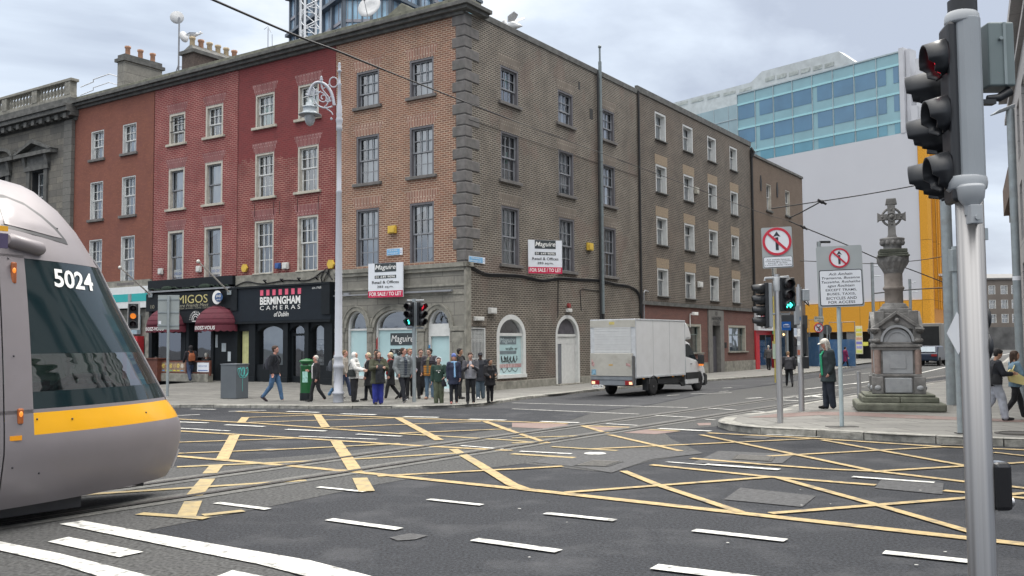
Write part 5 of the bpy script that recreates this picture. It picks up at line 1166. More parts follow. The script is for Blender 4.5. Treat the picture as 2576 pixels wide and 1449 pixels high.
# ------------------------------------------------------------------ street furniture
ALU = pm('brushed_pole_metal', (.50, .50, .51), .33, .10, 3, metal=.85, stretch=(14, 14, .25))
GALV = pm('galvanised_pole', (.30, .34, .36), .5, .12, 5, metal=.35, dirt=(.22, .22, .2), dscale=3, damt=.4)
SIGG = pm('signal_grey_plastic', (.26, .285, .31), .45, .05, 4)
SIGB = pm('signal_black', (.016, .018, .022), .45, .15, 6)
LGRN = pm('green_lamp', (.02, .5, .4), .4, emit=(.05, 1, .72), es=2.6)
LRED = pm('red_lamp', (.35, .01, .02), .4, emit=(1, .03, .06), es=.5)
LOFF = pm('unlit_lens', (.03, .02, .025), .25, .3, 20)
LAMB = pm('amber_lamp', (.6, .18, .02), .4, emit=(1, .28, .04), es=.45)
def PL(B):
    """picture -> local x,z of an upright thing standing at B and squarely facing the view"""
    def f(x_, y_): p = AT(x_, y_, B.y); return p.x-B.x, p.z-B.z
    return f
def rounded(w_, h, r, n=5, y=0, cx=0, cz=0):
    pts = []
    for sx_, sz, a0 in ((1, 1, 0), (-1, 1, 90), (-1, -1, 180), (1, -1, 270)):
        for k in range(n+1):
            a = R(a0+90*k/n); pts.append((cx+sx_*(w_/2-r)+r*math.cos(a), y, cz+sz*(h/2-r)+r*math.sin(a)))
    return pts
def head(par, pos, rz, n=3, pitch=.3, w_=.32, lit=None, vis=.24, colour=None, back=SIGG, arrow=None, vr=.11, thick=.15, fd=.06):
    """signal head: black face, hooded lenses stacked one above the other, grey back"""
    e = bpy.data.objects.new('signal_head', None); COL.objects.link(e); e.parent = par; e.location = pos; e.rotation_euler = (0, 0, rz)
    H_ = n*pitch+.04
    q = MB(); q.box(-w_/2, w_/2, -.02, fd, -H_/2, H_/2); q.build('face', SIGB, e, bevel=.015)
    q = MB(); q.box(-w_/2*.8, w_/2*.8, fd, thick, -H_/2+.01, H_/2-.01); q.build('housing', back, e, bevel=.02 if thick > .1 else .004)
    for k in range(n):
        z_ = (n-1)/2*pitch-k*pitch
        m_ = LOFF
        if lit is not None and k == lit: m_ = colour
        if lit is not None and k == lit and arrow:
            q = MB(); q.cyl((0, -.022, z_), (0, -.03, z_), vr*.95, n=20); q.build('lens', LOFF, e)
            q = MB()
            if arrow == 'both':
                q.box(-.055, .055, -.045, -.032, z_-.02, z_+.02)
                for s_ in (-1, 1): q.prism([(s_*.10, -.032, z_), (s_*.035, -.032, z_+.065), (s_*.035, -.032, z_-.065)], (0, -.012, 0))
            else:
                q.box(-.018, .018, -.045, -.032, z_-.08, z_+.04); q.prism([(0, -.032, z_+.09), (.06, -.032, z_+.02), (-.06, -.032, z_+.02)], (0, -.012, 0))
            q.build('lit_arrow', colour, e)
        else:
            q = MB(); q.lathe([(vr*.95, 0), (vr*.8, .02), (vr*.3, .035), (.001, .04)], (0, 0, 0), n=20); l = q.build('lens', m_, e, loc=(0, -.02, z_)); l.rotation_euler = (R(90), 0, 0)
        # hood: open tube, longer at the top than at the bottom
        q = MB(); K = 26; v = []
        for j in range(K+1):
            a = R(-62)+R(304)*j/K; up = (1+math.sin(a))/2; d_ = vis*(.86+.14*up) if up > .42 else vis*(.62 if up > .14 else .3)
            v += [(vr*1.05*math.cos(a), -.02, z_+vr*1.05*math.sin(a)), (vr*1.0*math.cos(a), -.02-d_, z_+vr*1.0*math.sin(a)-.02)]
        q._a(v, [(2*j, 2*j+1, 2*j+3, 2*j+2) for j in range(K)], True)
        o = q.build('visor', SIGB, e); o.modifiers.new('thickness', 'SOLIDIFY').thickness = .008
    return e

# near signal pole
B = Vector((AT(2472, 1449, 4.05).x, 4.05, 0)); P = PL(B)
np_ = thing('traffic_signal', 'large close-up aluminium signal pole with grey housings and black hoods at the right', 'traffic light', B)
zt_ = P(2440, 470)[1]; top = P(2437, 22)[1]
q = MB(); n = 40; prof = []
for j in range(n):
    a = 2*math.pi*j/n; r_ = .0575*(1-.045*(abs(math.sin(a*4)) > .94)); prof.append((r_*math.cos(a), r_*math.sin(a)))
q._a([(a, b, z_) for z_ in (.0, top) for a, b in prof], [(j, (j+1) % n, n+(j+1) % n, n+j) for j in range(n)]+[tuple(range(n, 2*n))], True)
q.build('pole', pm('near_pole_metal', (.23, .23, .235), .40, .14, 3, metal=.75, stretch=(20, 20, .12)), np_)
q = MB(); q.lathe([(.060, 0), (.060, .055)], (0, 0, top-.02), n=24); q.build('pole_cap', SIGB, np_)
# grey fluted housing around the pole, between the two end brackets
hz0, hz1 = P(2450, 462)[1], P(2437, 52)[1]
q = MB(); n = 16; q._a([(.006+.059*math.cos(2*math.pi*(j+.5)/n), .059*math.sin(2*math.pi*(j+.5)/n)-.012, z_) for z_ in (hz0, hz1) for j in range(n)], [(j, (j+1) % n, n+(j+1) % n, n+j) for j in range(n)]+[tuple(range(n))[::-1], tuple(range(n, 2*n))]); q.build('housing', SIGG, np_, bevel=.004)
q = MB()
q.lathe([(.062, 0), (.074, .01), (.078, .035), (.075, .062), (.062, .066)], (-.010, 0, hz0-.035), n=24, sx=1.12); q.lathe([(.06, 0), (.069, .008), (.067, .04), (.058, .055)], (-.004, 0, hz1-.02), n=24, sx=1.05)
q.build('bracket_collar', pm('light_bracket_plastic', (.32, .34, .36), .4, .05, 4), np_, bevel=.004)
q = MB(); zz = P(2444, 505)[1]; q.lathe([(.028, -.07), (.03, -.03), (.052, .0), (.058, .05), (.05, .06)], (-.018, -.055, zz), n=16); q.box(-.042, .008, -.1, -.05, zz-.11, zz-.03); q.cyl((-.018, -.11, zz-.085), (-.018, -.09, zz-.085), .011, n=10); q.build('lower_bracket', pm('light_bracket_plastic', (.32, .34, .36), .4), np_, bevel=.003)
c = P(2440, 282)
head(np_, (-.052, .035, c[1]), R(-100), 3, .25, .15, 0, .088, LRED, back=SIGB, vr=.074, thick=.03, fd=.02)
c = P(2440, 298)
head(np_, (.075, .26, c[1]), R(-122), 3, .213, .16, None, .185, None, back=SIGB, vr=.084, thick=.03, fd=.02)
jb = P(2512, 140); w0 = P(2546, 140)[0]-P(2481, 140)[0]; h0_ = P(2512, 62)[1]-P(2512, 222)[1]
q = MB(); q.box(jb[0]-w0/2, jb[0]+w0/2, -.03, .10, jb[1]-h0_/2, jb[1]+h0_/2); o = q.build('junction_box', pm('box_grey_green', (.13, .165, .17), .45, .06, 5), np_, bevel=.008)
q = MB(); q.box(jb[0]+.005, jb[0]+.017, -.036, -.028, jb[1]-h0_/2+.005, jb[1]+h0_/2-.004); q.cyl((jb[0]-.008, -.045, jb[1]+.065), (jb[0]-.008, -.028, jb[1]+.065), .008, n=10); q.build('box_seam', pm('box_grey_light', (.20, .24, .25), .4), o)
q = MB(); b_ = P(2500, 235); q.tube([(b_[0]+.07, .0, b_[1]+.01), (b_[0]+.02, .0, b_[1]-.02), (b_[0]-.03, 0, b_[1]-.02)], [.022, .018, .012], 8); q.box(b_[0]-.055, b_[0]+.0, -.02, .02, b_[1]-.05, b_[1]-.03); q.build('box_bracket', SIGB, np_)
pb_ = P(2514, 1220); q = MB(); q.box(pb_[0]-.042, pb_[0]+.036, -.05, .05, pb_[1]-.105, pb_[1]+.10); o = q.build('push_button_box', pm('gloss_black_box', (.01, .01, .012), .2, .1, 5, coat=.5), np_, bevel=.02)
q = MB(); q.cyl((pb_[0]+.036, -.01, pb_[1]-.07), (pb_[0]+.048, -.01, pb_[1]-.07), .02, n=12); q.build('button', ALU, o)
q = MB(); q.box(-.062, -.058+.0, -.02, .02, 0, 0.01); 
for (px, py, r_) in ((2495, 800, .075), (2495, 870, .085)):
    p_ = P(px, py); q = MB(); q.ball((.052, .02, p_[1]), r_*.8, sc=(.35, 1, 1)); q.build('round_back_plate', SIGB, np_)
q = MB(); p_ = P(2495, 590); q.cyl((p_[0]-.02, 0.03, p_[1]-.02), (p_[0]-.02, .03, p_[1]+.03), .018, n=10); q.build('small_fitting', GALV, np_)

# generic poles
def pole_thing(name, label, cat, base, r_, ztop, mat, **k):
    t = thing(name, label, cat, base, **k); q = MB(); q.cyl((0, 0, -.02), (0, 0, ztop-base.z), r_, n=14); q.build('pole', mat, t); return t
SGREY = pm('sign_grey', (.34, .37, .38), .45, .06, 3); SWH = pm('sign_white', (.70, .73, .78), .4, .03, 3); SBK = pm('sign_black', (.02, .025, .035), .4); SRED = pm('sign_red', (.52, .018, .045), .4, .05)
def no_ahead(t, cx, cz, r_, y=-.03):
    q = MB(); q.cyl((cx, y, cz), (cx, y-.004, cz), r_*.99, n=40); q.build('disc', SWH, t)
    q = MB(); q.box(cx-r_*.10, cx+r_*.10, y-.010, y-.006, cz-r_*.62, cz+r_*.3); q.prism([(cx, y-.006, cz+r_*.72), (cx+r_*.26, y-.006, cz+r_*.33), (cx, y-.006, cz+r_*.42), (cx-r_*.26, y-.006, cz+r_*.33)], (0, -.004, 0)); q.build('arrow', SBK, t)
    q = MB(); arch_ring(q, cx-r_*.83, cx+r_*.83, cz, cz+r_*.83, r_*.17, y-.014, y-.005, n=24)
    K = 24
    for i in range(K):
        a0, a1 = math.pi+math.pi*i/K, math.pi+math.pi*(i+1)/K
        q.prism([(cx+r_*.83*math.cos(a), y-.005, cz+r_*.83*math.sin(a)) for a in (a0, a1)]+[(cx+r_*math.cos(a), y-.005, cz+r_*math.sin(a)) for a in (a1, a0)], (0, -.009, 0))
    s_ = math.sin(R(45)); w_ = r_*.085*.72; 
    q.prism([(cx-r_*.86*s_-w_, y-.014, cz+r_*.86*s_-w_), (cx-r_*.86*s_+w_, y-.014, cz+r_*.86*s_+w_), (cx+r_*.86*s_+w_, y-.014, cz-r_*.86*s_+w_), (cx+r_*.86*s_-w_, y-.014, cz-r_*.86*s_-w_)], (0, -.004, 0)); q.build('red_ring_and_bar', SRED, t)
def plate(t, lines, x0, x1, z0, z1, y=-.03, bw_=.018):
    cx, cz = (x0+x1)/2, (z0+z1)/2; q = MB(); q.prism(rounded(x1-x0, z1-z0, .04, y=y, cx=cx, cz=cz), (0, -.003, 0)); q.build('black_border', SBK, t)
    q = MB(); q.prism(rounded(x1-x0-2*bw_, z1-z0-2*bw_, .03, y=y-.004, cx=cx, cz=cz), (0, -.002, 0)); q.build('white_plate', SWH, t)
    q = MB(); n = len(lines); hh = (z1-z0-.08)/n
    for i, (s_, w_, sh) in enumerate(lines):
        lh = hh*.68*(1.25 if sh and any(c in s_ for c in 'gy') else 1); add_text(q, s_, cx, y-.0075, z1-.04-hh*(i+.5)-(.0 if lh == hh*.6 else .008), w_*(x1-x0), lh, shear=sh, bold=.012, sp=1.05)
    q.build('lettering', SBK, t)
B = G(2118, 1073, .15); P = PL(B)
sg = thing('road_sign', 'tall grey no-straight-ahead sign with long notice, nearest the fountain', 'road sign', B)
q = MB(); q.cyl((0, 0, -.02), (0, 0, P(2111, 700)[1]), .045, n=14); q.build('pole', pm('pale_blue_grey_pole', (.36, .43, .45), .5, .08, 5, dirt=(.25, .27, .27), dscale=4, damt=.4), sg)
x0, z0 = P(2059, 773); x1, z1 = P(2162, 619)
tl = bpy.data.objects.new('sign_board', None); COL.objects.link(tl); tl.parent = sg; tl.rotation_euler = (0, R(-1.2), R(-12)); tl.location = ((x0+x1)/2, -.06, (z0+z1)/2)
hw, hh = (x1-x0)/2*1.02, (z1-z0)/2
q = MB(); q.prism(rounded(2*hw, 2*hh, .04, y=0), (0, -.025, 0)); q.build('panel', SGREY, tl)
no_ahead(tl, 0, hh-.265, .215); plate(tl, [('Ach Amhain', .55, .25), ('Tramanna, Busanna', .88, .25), ('Tacsaithe, Rothaithe', .9, .25), ('agus Rochtain', .62, .25), ('EXCEPT TRAMS,', .72, 0), ('BUSES, TAXIS,', .66, 0), ('BICYCLES AND', .7, 0), ('FOR ACCESS', .62, 0)], -hw+.035, hw-.02, -hh+.03, hh-.52)
q = MB(); q.box(-.32, .32, -.14, .14, -.012, .006); q.build('base_plate', IRON, sg)

B = G(1963, 1063, .15); P = PL(B)
ts = thing('traffic_signal', 'steel signal pole on the island kerb with green two-way arrow and square sign', 'traffic light', B)
q = MB(); q.cyl((0, 0, -.02), (0, 0, P(1952, 690)[1]), .068, n=16); q.build('pole', ALU, ts)
q = MB(); z_ = P(1952, 700)[1]; q.lathe([(.085, 0), (.085, .32), (.05, .34)], (0, 0, z_-.3), n=12); a = P(1924, 697)[0]; b = P(1984, 693)[0]; q.tube([(a, 0, z_-.06), (a, 0, z_), (b, 0, z_+.03), (b, 0, z_-.03)], .03, 8); z2 = P(1960, 790)[1]; q.tube([(a, 0, z2-.1), (a, 0, z2), (b, 0, z2), (b, 0, z2+.04)], .025, 8); q.build('cross_bar', pm('light_bracket_plastic', (.32, .34, .36), .4), ts)
c = P(1980, 741); head(ts, (c[0], -.05, c[1]), R(14), 3, .245, .36, 2, .14, LGRN, arrow='both')
c = P(1926, 768); head(ts, (c[0], .02, c[1]), R(-96), 4, .25, .22, None, .28, None)
x0, z0 = P(1919, 676); x1, z1 = P(1989, 573)
tl = bpy.data.objects.new('sign_board', None); COL.objects.link(tl); tl.parent = ts; tl.rotation_euler = (0, R(-1.5), R(-12)); tl.location = ((x0+x1)/2, -.03, (z0+z1)/2+.01)
hw, hh = (x1-x0)/2*1.02, (z1-z0)/2; q = MB(); q.prism(rounded(2*hw, 2*hh, .03, y=0), (0, -.025, 0)); q.build('panel', SGREY, tl)
no_ahead(tl, 0, hh-hw*.98, hw*.95); plate(tl, [('Ach amhain busanna', .8, .25), ('rothaithe agus tacsaithe', .9, .25), ('EXCEPT BUSES,', .68, 0), ('CYCLISTS AND TAXIS', .92, 0)], -hw+.02, hw-.015, -hh+.015, hh-hw*2.0, bw_=.01)

B = G(2017, 1034, .15); P = PL(B)
t2 = thing('signal_post', 'steel post covered in stickers with grey box on top and push button', 'post', B)
q = MB(); q.cyl((0, 0, -.02), (0, 0, P(2010, 722)[1]), .075, n=16); q.cyl((0, 0, P(2010, 722)[1]), (0, 0, P(2010, 715)[1]), .04); q.build('pole', ALU, t2)
c = P(2019, 743); q = MB(); q.box(c[0]-.02, c[0]+.16, -.1, .1, c[1]-.15, c[1]+.16); q.build('detector_box', pm('box_grey', (.30, .33, .36), .5), t2, bevel=.02); q = MB(); q.tube([(c[0]+.03, 0, c[1]-.15), (c[0]+.17, 0, c[1]-.28), (c[0]+.13, 0, c[1]-.16)], .02, 5); q.build('bracket', SIGB, t2)
c = P(2005, 800); q = MB(); q.box(c[0]-.07, c[0]+.05, -.1, .06, c[1]-.18, c[1]+.35); q.build('pedestrian_signal', SIGG, t2, bevel=.02)
c = P(2021, 911); q = MB(); q.box(c[0]-.03, c[0]+.12, -.12, .06, c[1]-.17, c[1]+.15); q.build('push_button_box', SIGB, t2, bevel=.02)
q = MB(); a_ = P(2022, 835); b_ = P(2023, 890); q.box(.05, .12, -.05, .05, b_[1], a_[1]+.2); q.build('dark_side_rail', SIGB, t2)
STK = [(.62, .64, .6), (.10, .25, .5), (.6, .62, .62), (.65, .66, .66), (.30, .10, .06), (.55, .58, .58), (.6, .55, .3)]
for k, (yy, hh_, ci) in enumerate(((782, .12, 0), (806, .10, 1), (822, .14, 2), (846, .2, 3), (868, .1, 5), (893, .14, 4), (912, .16, 5))):
    c = P(2014, yy); q = MB(); v = []; n = 6
    for j in range(n+1):
        a = R(-60-k*8+70*j/n-10); v += [(.077*math.sin(a+R(20)), -.077*math.cos(a+R(20)), c[1]), (.077*math.sin(a+R(20)), -.077*math.cos(a+R(20)), c[1]+hh_)]
    q._a(v, [(2*j, 2*j+2, 2*j+3, 2*j+1) for j in range(n)]); q.build('sticker', pm('sticker_'+'abcdefg'[ci], STK[ci], .6, .3, 18), t2)
# crossing signal in the crowd
B = paved(1042, 1011); P = PL(B)
t3 = thing('traffic_signal', 'grey crossing signal pole among the waiting crowd with green and red lights', 'traffic light', B)
q = MB(); q.cyl((0, 0, -.02), (0, 0, P(1047, 752)[1]), .065, n=14); q.build('pole', GALV, t3)
c = P(1031, 790); head(t3, (c[0], -.08, c[1]), R(-25), 3, .25, .3, 2, .2, LGRN, arrow='up')
c = P(1060, 790); head(t3, (c[0], -.08, c[1]), R(48), 3, .25, .3, 0, .2, LRED)
q = MB()
for yy in (756, 825): a = P(1024, yy)[0]; b = P(1066, yy)[0]; z_ = P(1045, yy)[1]; q.tube([(a, 0, z_), (b, 0, z_)], .03, 8)
q.build('cross_bar', pm('light_bracket_plastic', (.32, .34, .36), .4), t3)
# signal half hidden by the tram
B = paved(322, 1004); P = PL(B)
t4 = thing('traffic_signal', 'signal with glowing amber lamp half hidden behind the tram nose', 'traffic light', B)
q = MB(); q.cyl((0, 0, -.02), (0, 0, P(322, 740)[1]), .06, n=12); q.build('pole', GALV, t4)
c = P(338, 795); head(t4, (c[0], -.1, c[1]), R(18), 3, .28, .34, 1, .2, LAMB)
q = MB(); q.box(c[0]-.22, c[0]+.22, -.06, -.04, c[1]-.5, c[1]+.5); q.build('backing_board', pm('white_backing_edge', (.5, .5, .5), .5), t4)
# sign seen from the back
B = paved(421, 996); P = PL(B)
t5 = thing('road_sign', 'grey back of a road sign on a thin pole in front of the restaurant', 'road sign', B)
q = MB(); q.cyl((0, 0, -.02), (0, 0, P(422, 745)[1]), .05, n=12); q.build('pole', GALV, t5)
x0, z0 = P(395, 829); x1, z1 = P(450, 742); q = MB(); q.box(x0, x1, .055, .075, z0, z1); o = q.build('panel', pm('sign_back_grey', (.28, .31, .31), .5, .06, 3), t5); q = MB()
for f in (.12, .5, .88): z_ = z0+(z1-z0)*f; q.box(x0, x1, .03, .055, z_-.02, z_+.02)
q.build('rail', GALV, o); q = MB(); q.box(x0+.03, x0+.13, .05, .054, z0+.2, z0+.32); q.build('sticker', SWH, o)

# bollard, poles on the right
B = G(2162, 1004, .15); bo = MB(); bo.cyl((0, 0, -.02), (0, 0, .86), .065, n=20); bo.cyl((0, 0, .86), (0, 0, .875), .058, n=20); tag(bo.build('bollard', ALU, loc=B), 'round steel bollard left of the fountain steps', 'bollard')
B = G(2396, 1018, .15); P = PL(B); pole_thing('catenary_pole', 'thick pale grey pole behind the diamond sign post', 'pole', B, .155, B.z+P(2385, 400)[1], GALV)
B = G(2417, 1090, .15); P = PL(B); t6 = pole_thing('tram_sign_post', 'slim grey post carrying two white diamond plates beside the near signal', 'sign post', B, .062, B.z+P(2392, 620)[1], GALV)
c = P(2402, 838); q = MB()
for s_, w_ in ((-1, .16), (1, .16)): pass
hD = (P(2402, 785)[1]-P(2402, 893)[1])/2
q.prism([(0, -.07, hD), (.2, -.07, 0), (0, -.07, -hD), (-.2, -.07, 0)], (0, -.01, 0)); o = q.build('diamond_plate', SWH, t6, loc=(c[0]+.05, 0, c[1])); o.rotation_euler = (0, 0, R(-20))
q = MB(); q.box(-.09, .09, -.085, .085, -.01, .01); q.build('base_plate', IRON, t6)
c = P(2394, 640); q = MB(); q.box(-.09, .09, -.09, .09, c[1]-.35, c[1]+.1); q.build('junction_sleeve', GALV, t6, bevel=.01)
B = G(2570, 1018, .15); P = PL(B); t7 = pole_thing('street_lamp', 'tall grey street lamp with flat head at the right edge', 'street lamp', B, .11, B.z+P(2552, 275)[1], GALV)
c = P(2550, 272); e = P(2497, 288); q = MB(); q.prism([(c[0], -.1, c[1]), (c[0], -.1, c[1]+.12), (e[0]+.15, -.1, e[1]+.12), (e[0], -.1, e[1]+.02), (e[0], -.1, e[1]-.02)], (0, .25, 0)); q.build('lamp_head', SIGG, t7, bevel=.02)
q = MB(); c = P(2568, 700); q.cyl((0, 0, c[1]-.06), (0, 0, c[1]+.06), .114, n=14); q.build('white_band', SWH, t7)
for lab, a, b, Yd, tp in (('tall thin catenary pole left of the fountain shaft', 2199, 660, 68, 0), ('thin catenary pole right of the fountain shaft', 2293, 702, 74, 0)):
    B = AT(a, 850, Yd); B.z = 0; P = PL(B); t = pole_thing('catenary_pole', lab, 'pole', B, .11, B.z+P(a, b)[1], GALV)
    q = MB(); q.tube([(0, 0, P(a, b)[1]-.3), (.5, 0, P(a, b)[1]-.25)], .03, 5); q.tube([(0, 0, P(a, b)[1]-1), (.6, 0, P(a, b)[1]-1)], .03, 5); q.build('bracket', GALV, t)
B = AT(2066, 850, 56); B.z = 0; P = PL(B)
t8 = pole_thing('street_lamp', 'slim grey lamp post carrying a round red pedestrian ban sign', 'street lamp', B, .12, P(2062, 608)[1], GALV)
c = P(2062, 609); e = P(2088, 607); q = MB(); q.box(c[0], e[0], -.1, .1, c[1]-.06, c[1]+.06); q.build('lamp_head', SIGB, t8)
c = P(2057, 825); r_ = .27; q = MB(); q.cyl((c[0], -.16, c[1]), (c[0], -.17, c[1]), r_, n=28); q.build('disc', SWH, t8); q = MB(); q.tube([(c[0]+r_*.95*math.cos(t*.2618), -.18, c[1]+r_*.95*math.sin(t*.2618)) for t in range(25)], .03, 5); q.tube([(c[0]-.18, -.18, c[1]+.18), (c[0]+.18, -.18, c[1]-.18)], .025, 5); q.build('red_ring_and_bar', SRED, t8)
q = MB(); q.tube([(c[0]-.12, -.19, c[1]+.02), (c[0]+.02, -.19, c[1]+.05), (c[0]+.14, -.19, c[1]+.14)], .02, 5); q.tube([(c[0]+.02, -.19, c[1]+.05), (c[0]+.0, -.19, c[1]-.08), (c[0]-.08, -.19, c[1]-.17)], .022, 5); q.tube([(c[0], -.19, c[1]-.05), (c[0]+.05, -.19, c[1]-.18)], .02, 5); q.build('walking_figure', SBK, t8)
c2 = P(2058, 803); q = MB(); q.box(c2[0]-.28, c2[0]+.28, -.17, -.15, c2[1]-.16, c2[1]+.16); o = q.build('plate', pm('dirty_cream_plate', (.42, .42, .36), .6, .3, 6), t8)
q = MB(); add_text(q, 'PEDESTRIANS', c2[0], -.175, c2[1]+.04, .45, .07); add_text(q, 'ONLY', c2[0], -.175, c2[1]-.08, .25, .07); q.build('lettering', SBK, o)
B = AT(2081, 850, 62); B.z = 0; P = PL(B)
t9 = pole_thing('round_sign', 'dark back of a round road sign on a short post by the hoarding', 'road sign', B, .05, P(2081, 820)[1], GALV)
c = P(2081, 829); q = MB(); q.cyl((c[0], .06, c[1]), (c[0], .08, c[1]), .33, n=24); q.build('disc', pm('sign_back_dark', (.09, .10, .11), .5), t9)
B = AT(1981, 850, 46); B.z = .1; P = PL(B)
t10 = pole_thing('tram_stop_sign', 'small blue tram stop sign on a thin post by the dark shopfront', 'sign', B, .05, P(1980, 815)[1]+.1, GALV)
c = P(1977, 820); q = MB(); q.box(c[0]-.22, c[0]+.22, -.07, -.05, c[1]-.21, c[1]+.21); o = q.build('panel', pm('sign_blue', (.01, .10, .38), .4), t10)
q = MB(); q.tube([(c[0]-.15, -.08, c[1]-.05), (c[0]-.13, -.08, c[1]+.05), (c[0]+.13, -.08, c[1]+.05), (c[0]+.15, -.08, c[1]-.05)], .015, 4, closed=True); q.tube([(c[0]-.08, -.08, c[1]+.08), (c[0]+.08, -.08, c[1]+.08)], .01, 4); q.build('tram_symbol', SWH, o)
B = AT(1948, 850, 44); B.z = .1; P = PL(B)
t11 = pole_thing('bus_stop', 'slim yellow bus stop pole with pale timetable case outside the red shop', 'bus stop', B, .035, P(1948, 745)[1]+.1, pm('yellow_pole', (.5, .42, .12), .5))
c = P(1947.5, 880); q = MB(); q.box(c[0]-.09, c[0]+.13, -.08, -.03, c[1]-.42, c[1]+.40); o = q.build('timetable_case', pm('pale_green_case', (.45, .56, .45), .5), t11); q = MB(); q.box(c[0]-.09, c[0]+.13, -.085, -.08, c[1]+.28, c[1]+.4); q.build('yellow_header', pm('yellow_pole', (.5, .42, .12), .5), o)

# lamp post with scrolls and hanging lantern
LW = pm('silver_lamp_paint', (.42, .44, .49), .45, .06, 4, dirt=(.36, .38, .42), dscale=2, damt=.5)
B = paved(851, 1012); P = PL(B); H = lambda y_: P(845, y_)[1]
lp = thing('ornate_lamp_post', 'tall silver cast iron lamp post with scrolled arm and hanging lantern', 'street lamp', B)
prof = [(.17, 0), (.17, .25), (.20, .27), (.20, .33), (.15, .37), (.145, H(928)), (.165, H(926)), (.18, H(922)), (.165, H(917)), (.15, H(915)), (.14, H(903)), (.16, H(899)), (.16, H(896)), (.125, H(892)), (.11, H(620)), (.085, H(486)), (.095, H(484)), (.095, H(480)), (.08, H(478)), (.075, H(330)), (.10, H(328)), (.10, H(318)), (.085, H(315)), (.11, H(306)), (.115, H(300)), (.08, H(294)), (.10, H(288)), (.085, H(284)), (.095, H(268)), (.07, H(262)), (.055, H(215)), (.075, H(212)), (.04, H(208)), (.035, H(182)), (.07, H(180)), (.07, H(177)), (.03, H(174)), (.06, H(167)), (.035, H(162)), (.05, H(159)), (.01, H(157))]
q = MB(); q.lathe(prof, n=16)
o = q.build('post', LW, lp)
for v in o.data.vertices:            # the post stands a touch off plumb, as in the street
    v.co.x += 0
Z = lambda zx, zy: P(724.5+zx*.278*1.0, 134.2+zy*.278)
def Zp(pts): return [Vector((Z(a, b)[0], 0, Z(a, b)[1])) for a, b in pts]
q = MB(); q.tube(smooth(Zp([(190, 385), (196, 345), (215, 300), (245, 270), (280, 262), (320, 272), (355, 300), (385, 345), (405, 400), (418, 470)])), [.05]*28, 8)
q.build('arm', LW, lp)
q = MB()
for pts, r_ in (([(210, 300), (240, 330), (235, 400), (260, 460), (310, 490), (360, 492), (400, 480)], .028), ([(300, 270), (305, 310), (330, 350), (370, 400), (380, 430), (355, 440), (345, 420)], .022), ([(300, 340), (270, 370), (280, 420), (320, 440), (345, 420), (340, 385), (310, 380), (300, 405), (315, 415)], .02),
                ([(250, 350), (290, 350), (330, 370), (360, 420), (355, 460), (330, 485)], .02), ([(405, 555), (395, 535), (370, 515), (340, 495)], .022), ([(410, 400), (385, 395), (368, 415), (380, 435), (392, 425)], .018), ([(245, 355), (225, 340), (250, 330), (280, 360)], .016), ([(300, 265), (320, 320), (345, 290), (330, 270)], .016),
                ([(160, 370), (175, 375), (190, 385)], .03), ([(400, 350), (375, 310), (365, 285), (380, 280)], .02), ([(405, 590), (390, 600), (388, 590), (398, 582)], .022)):
    q.tube(smooth(Zp(pts), 5), r_, 6)
q.build('scrollwork', LW, lp)
q = MB(); c = Z(413, 262); q.tube([(c[0]+.135*math.cos(t*.35)*1.05, 0, c[1]+.17*math.sin(t*.35)) for t in range(18)], .022, 6, closed=True); q.build('ring', LW, lp)
c = Z(302, 225); q = MB(); q.lathe([(.03, -.15), (.05, -.08), (.06, -.04), (.03, 0), (.05, .03), (.01, .08)], (c[0], 0, c[1]), n=10); q.build('finial', LW, lp)
c = Z(198, 555)
q = MB(); q.lathe([(.37, 0), (.38, .02), (.25, .09), (.22, .12), (.22, .25), (.24, .27), (.18, .31), (.13, .34), (.13, .42), (.05, .45), (.03, .60)], (c[0], 0, c[1]-.02), n=24); q.build('lantern_hood', pm('lantern_grey', (.30, .34, .37), .4, .08, 5), lp)
q = MB(); q.lathe([(.03, -.36), (.11, -.32), (.165, -.2), (.18, -.06), (.18, 0)], (c[0], 0, c[1]-.02), n=20); q.build('lantern_globe', pm('milky_globe', (.38, .40, .42), .15, .1, 6, coat=.5), lp)
q = MB(); q.box(-.13, -.10, -.13, .0, H(960), H(935)); q.build('inspection_door', LW, lp)

# green pillar box and grey cabinet
PG = pm('post_box_green', (.009, .11, .03), .35, .1, 4, coat=.3, dirt=(.03, .22, .09), dscale=3, damt=.3); 
B = paved(771, 1007)
pb = thing('pillar_box', 'green cast iron pillar post box with domed cap', 'post box', B); P = PL(B); hB = P(771, 901)[1]
q = MB(); q.lathe([(.215, .26), (.215, hB-.30), (.23, hB-.28), (.23, hB-.25), (.205, hB-.23), (.205, hB-.16), (.25, hB-.13), (.255, hB-.10), (.24, hB-.07), (.12, hB-.03), (.005, hB)], n=28); q.build('body', PG, pb)
q = MB(); q.lathe([(.225, 0), (.225, .24), (.218, .26)], n=28); q.build('plinth', SHOPB, pb)
q = MB(); n = 8; v = []
for j in range(n+1): a = R(-118+50*j/n); v += [(.2175*math.cos(a), .2175*math.sin(a), hB-.82), (.2175*math.cos(a), .2175*math.sin(a), hB-.45)]
q._a(v, [(2*j, 2*j+2, 2*j+3, 2*j+1) for j in range(n)]); q.build('notice', pm('pale_aqua_notice', (.35, .62, .55), .6, .3, 14), pb)
q = MB(); q.box(-.10, .10, -.235, -.2, hB-.22, hB-.19); q.build('letter_slot', SIGB, pb)
B = paved(585, 1002); P = PL(B); w_ = P(597, 1000)[0]-P(551, 1000)[0]; hh = P(585, 915)[1]
cb_ = thing('utility_cabinet', 'plain grey utility cabinet with turquoise graffiti on its side', 'cabinet', B, R(-27))
CAB = pm('cabinet_grey', (.10, .115, .13), .55, .08, 2)
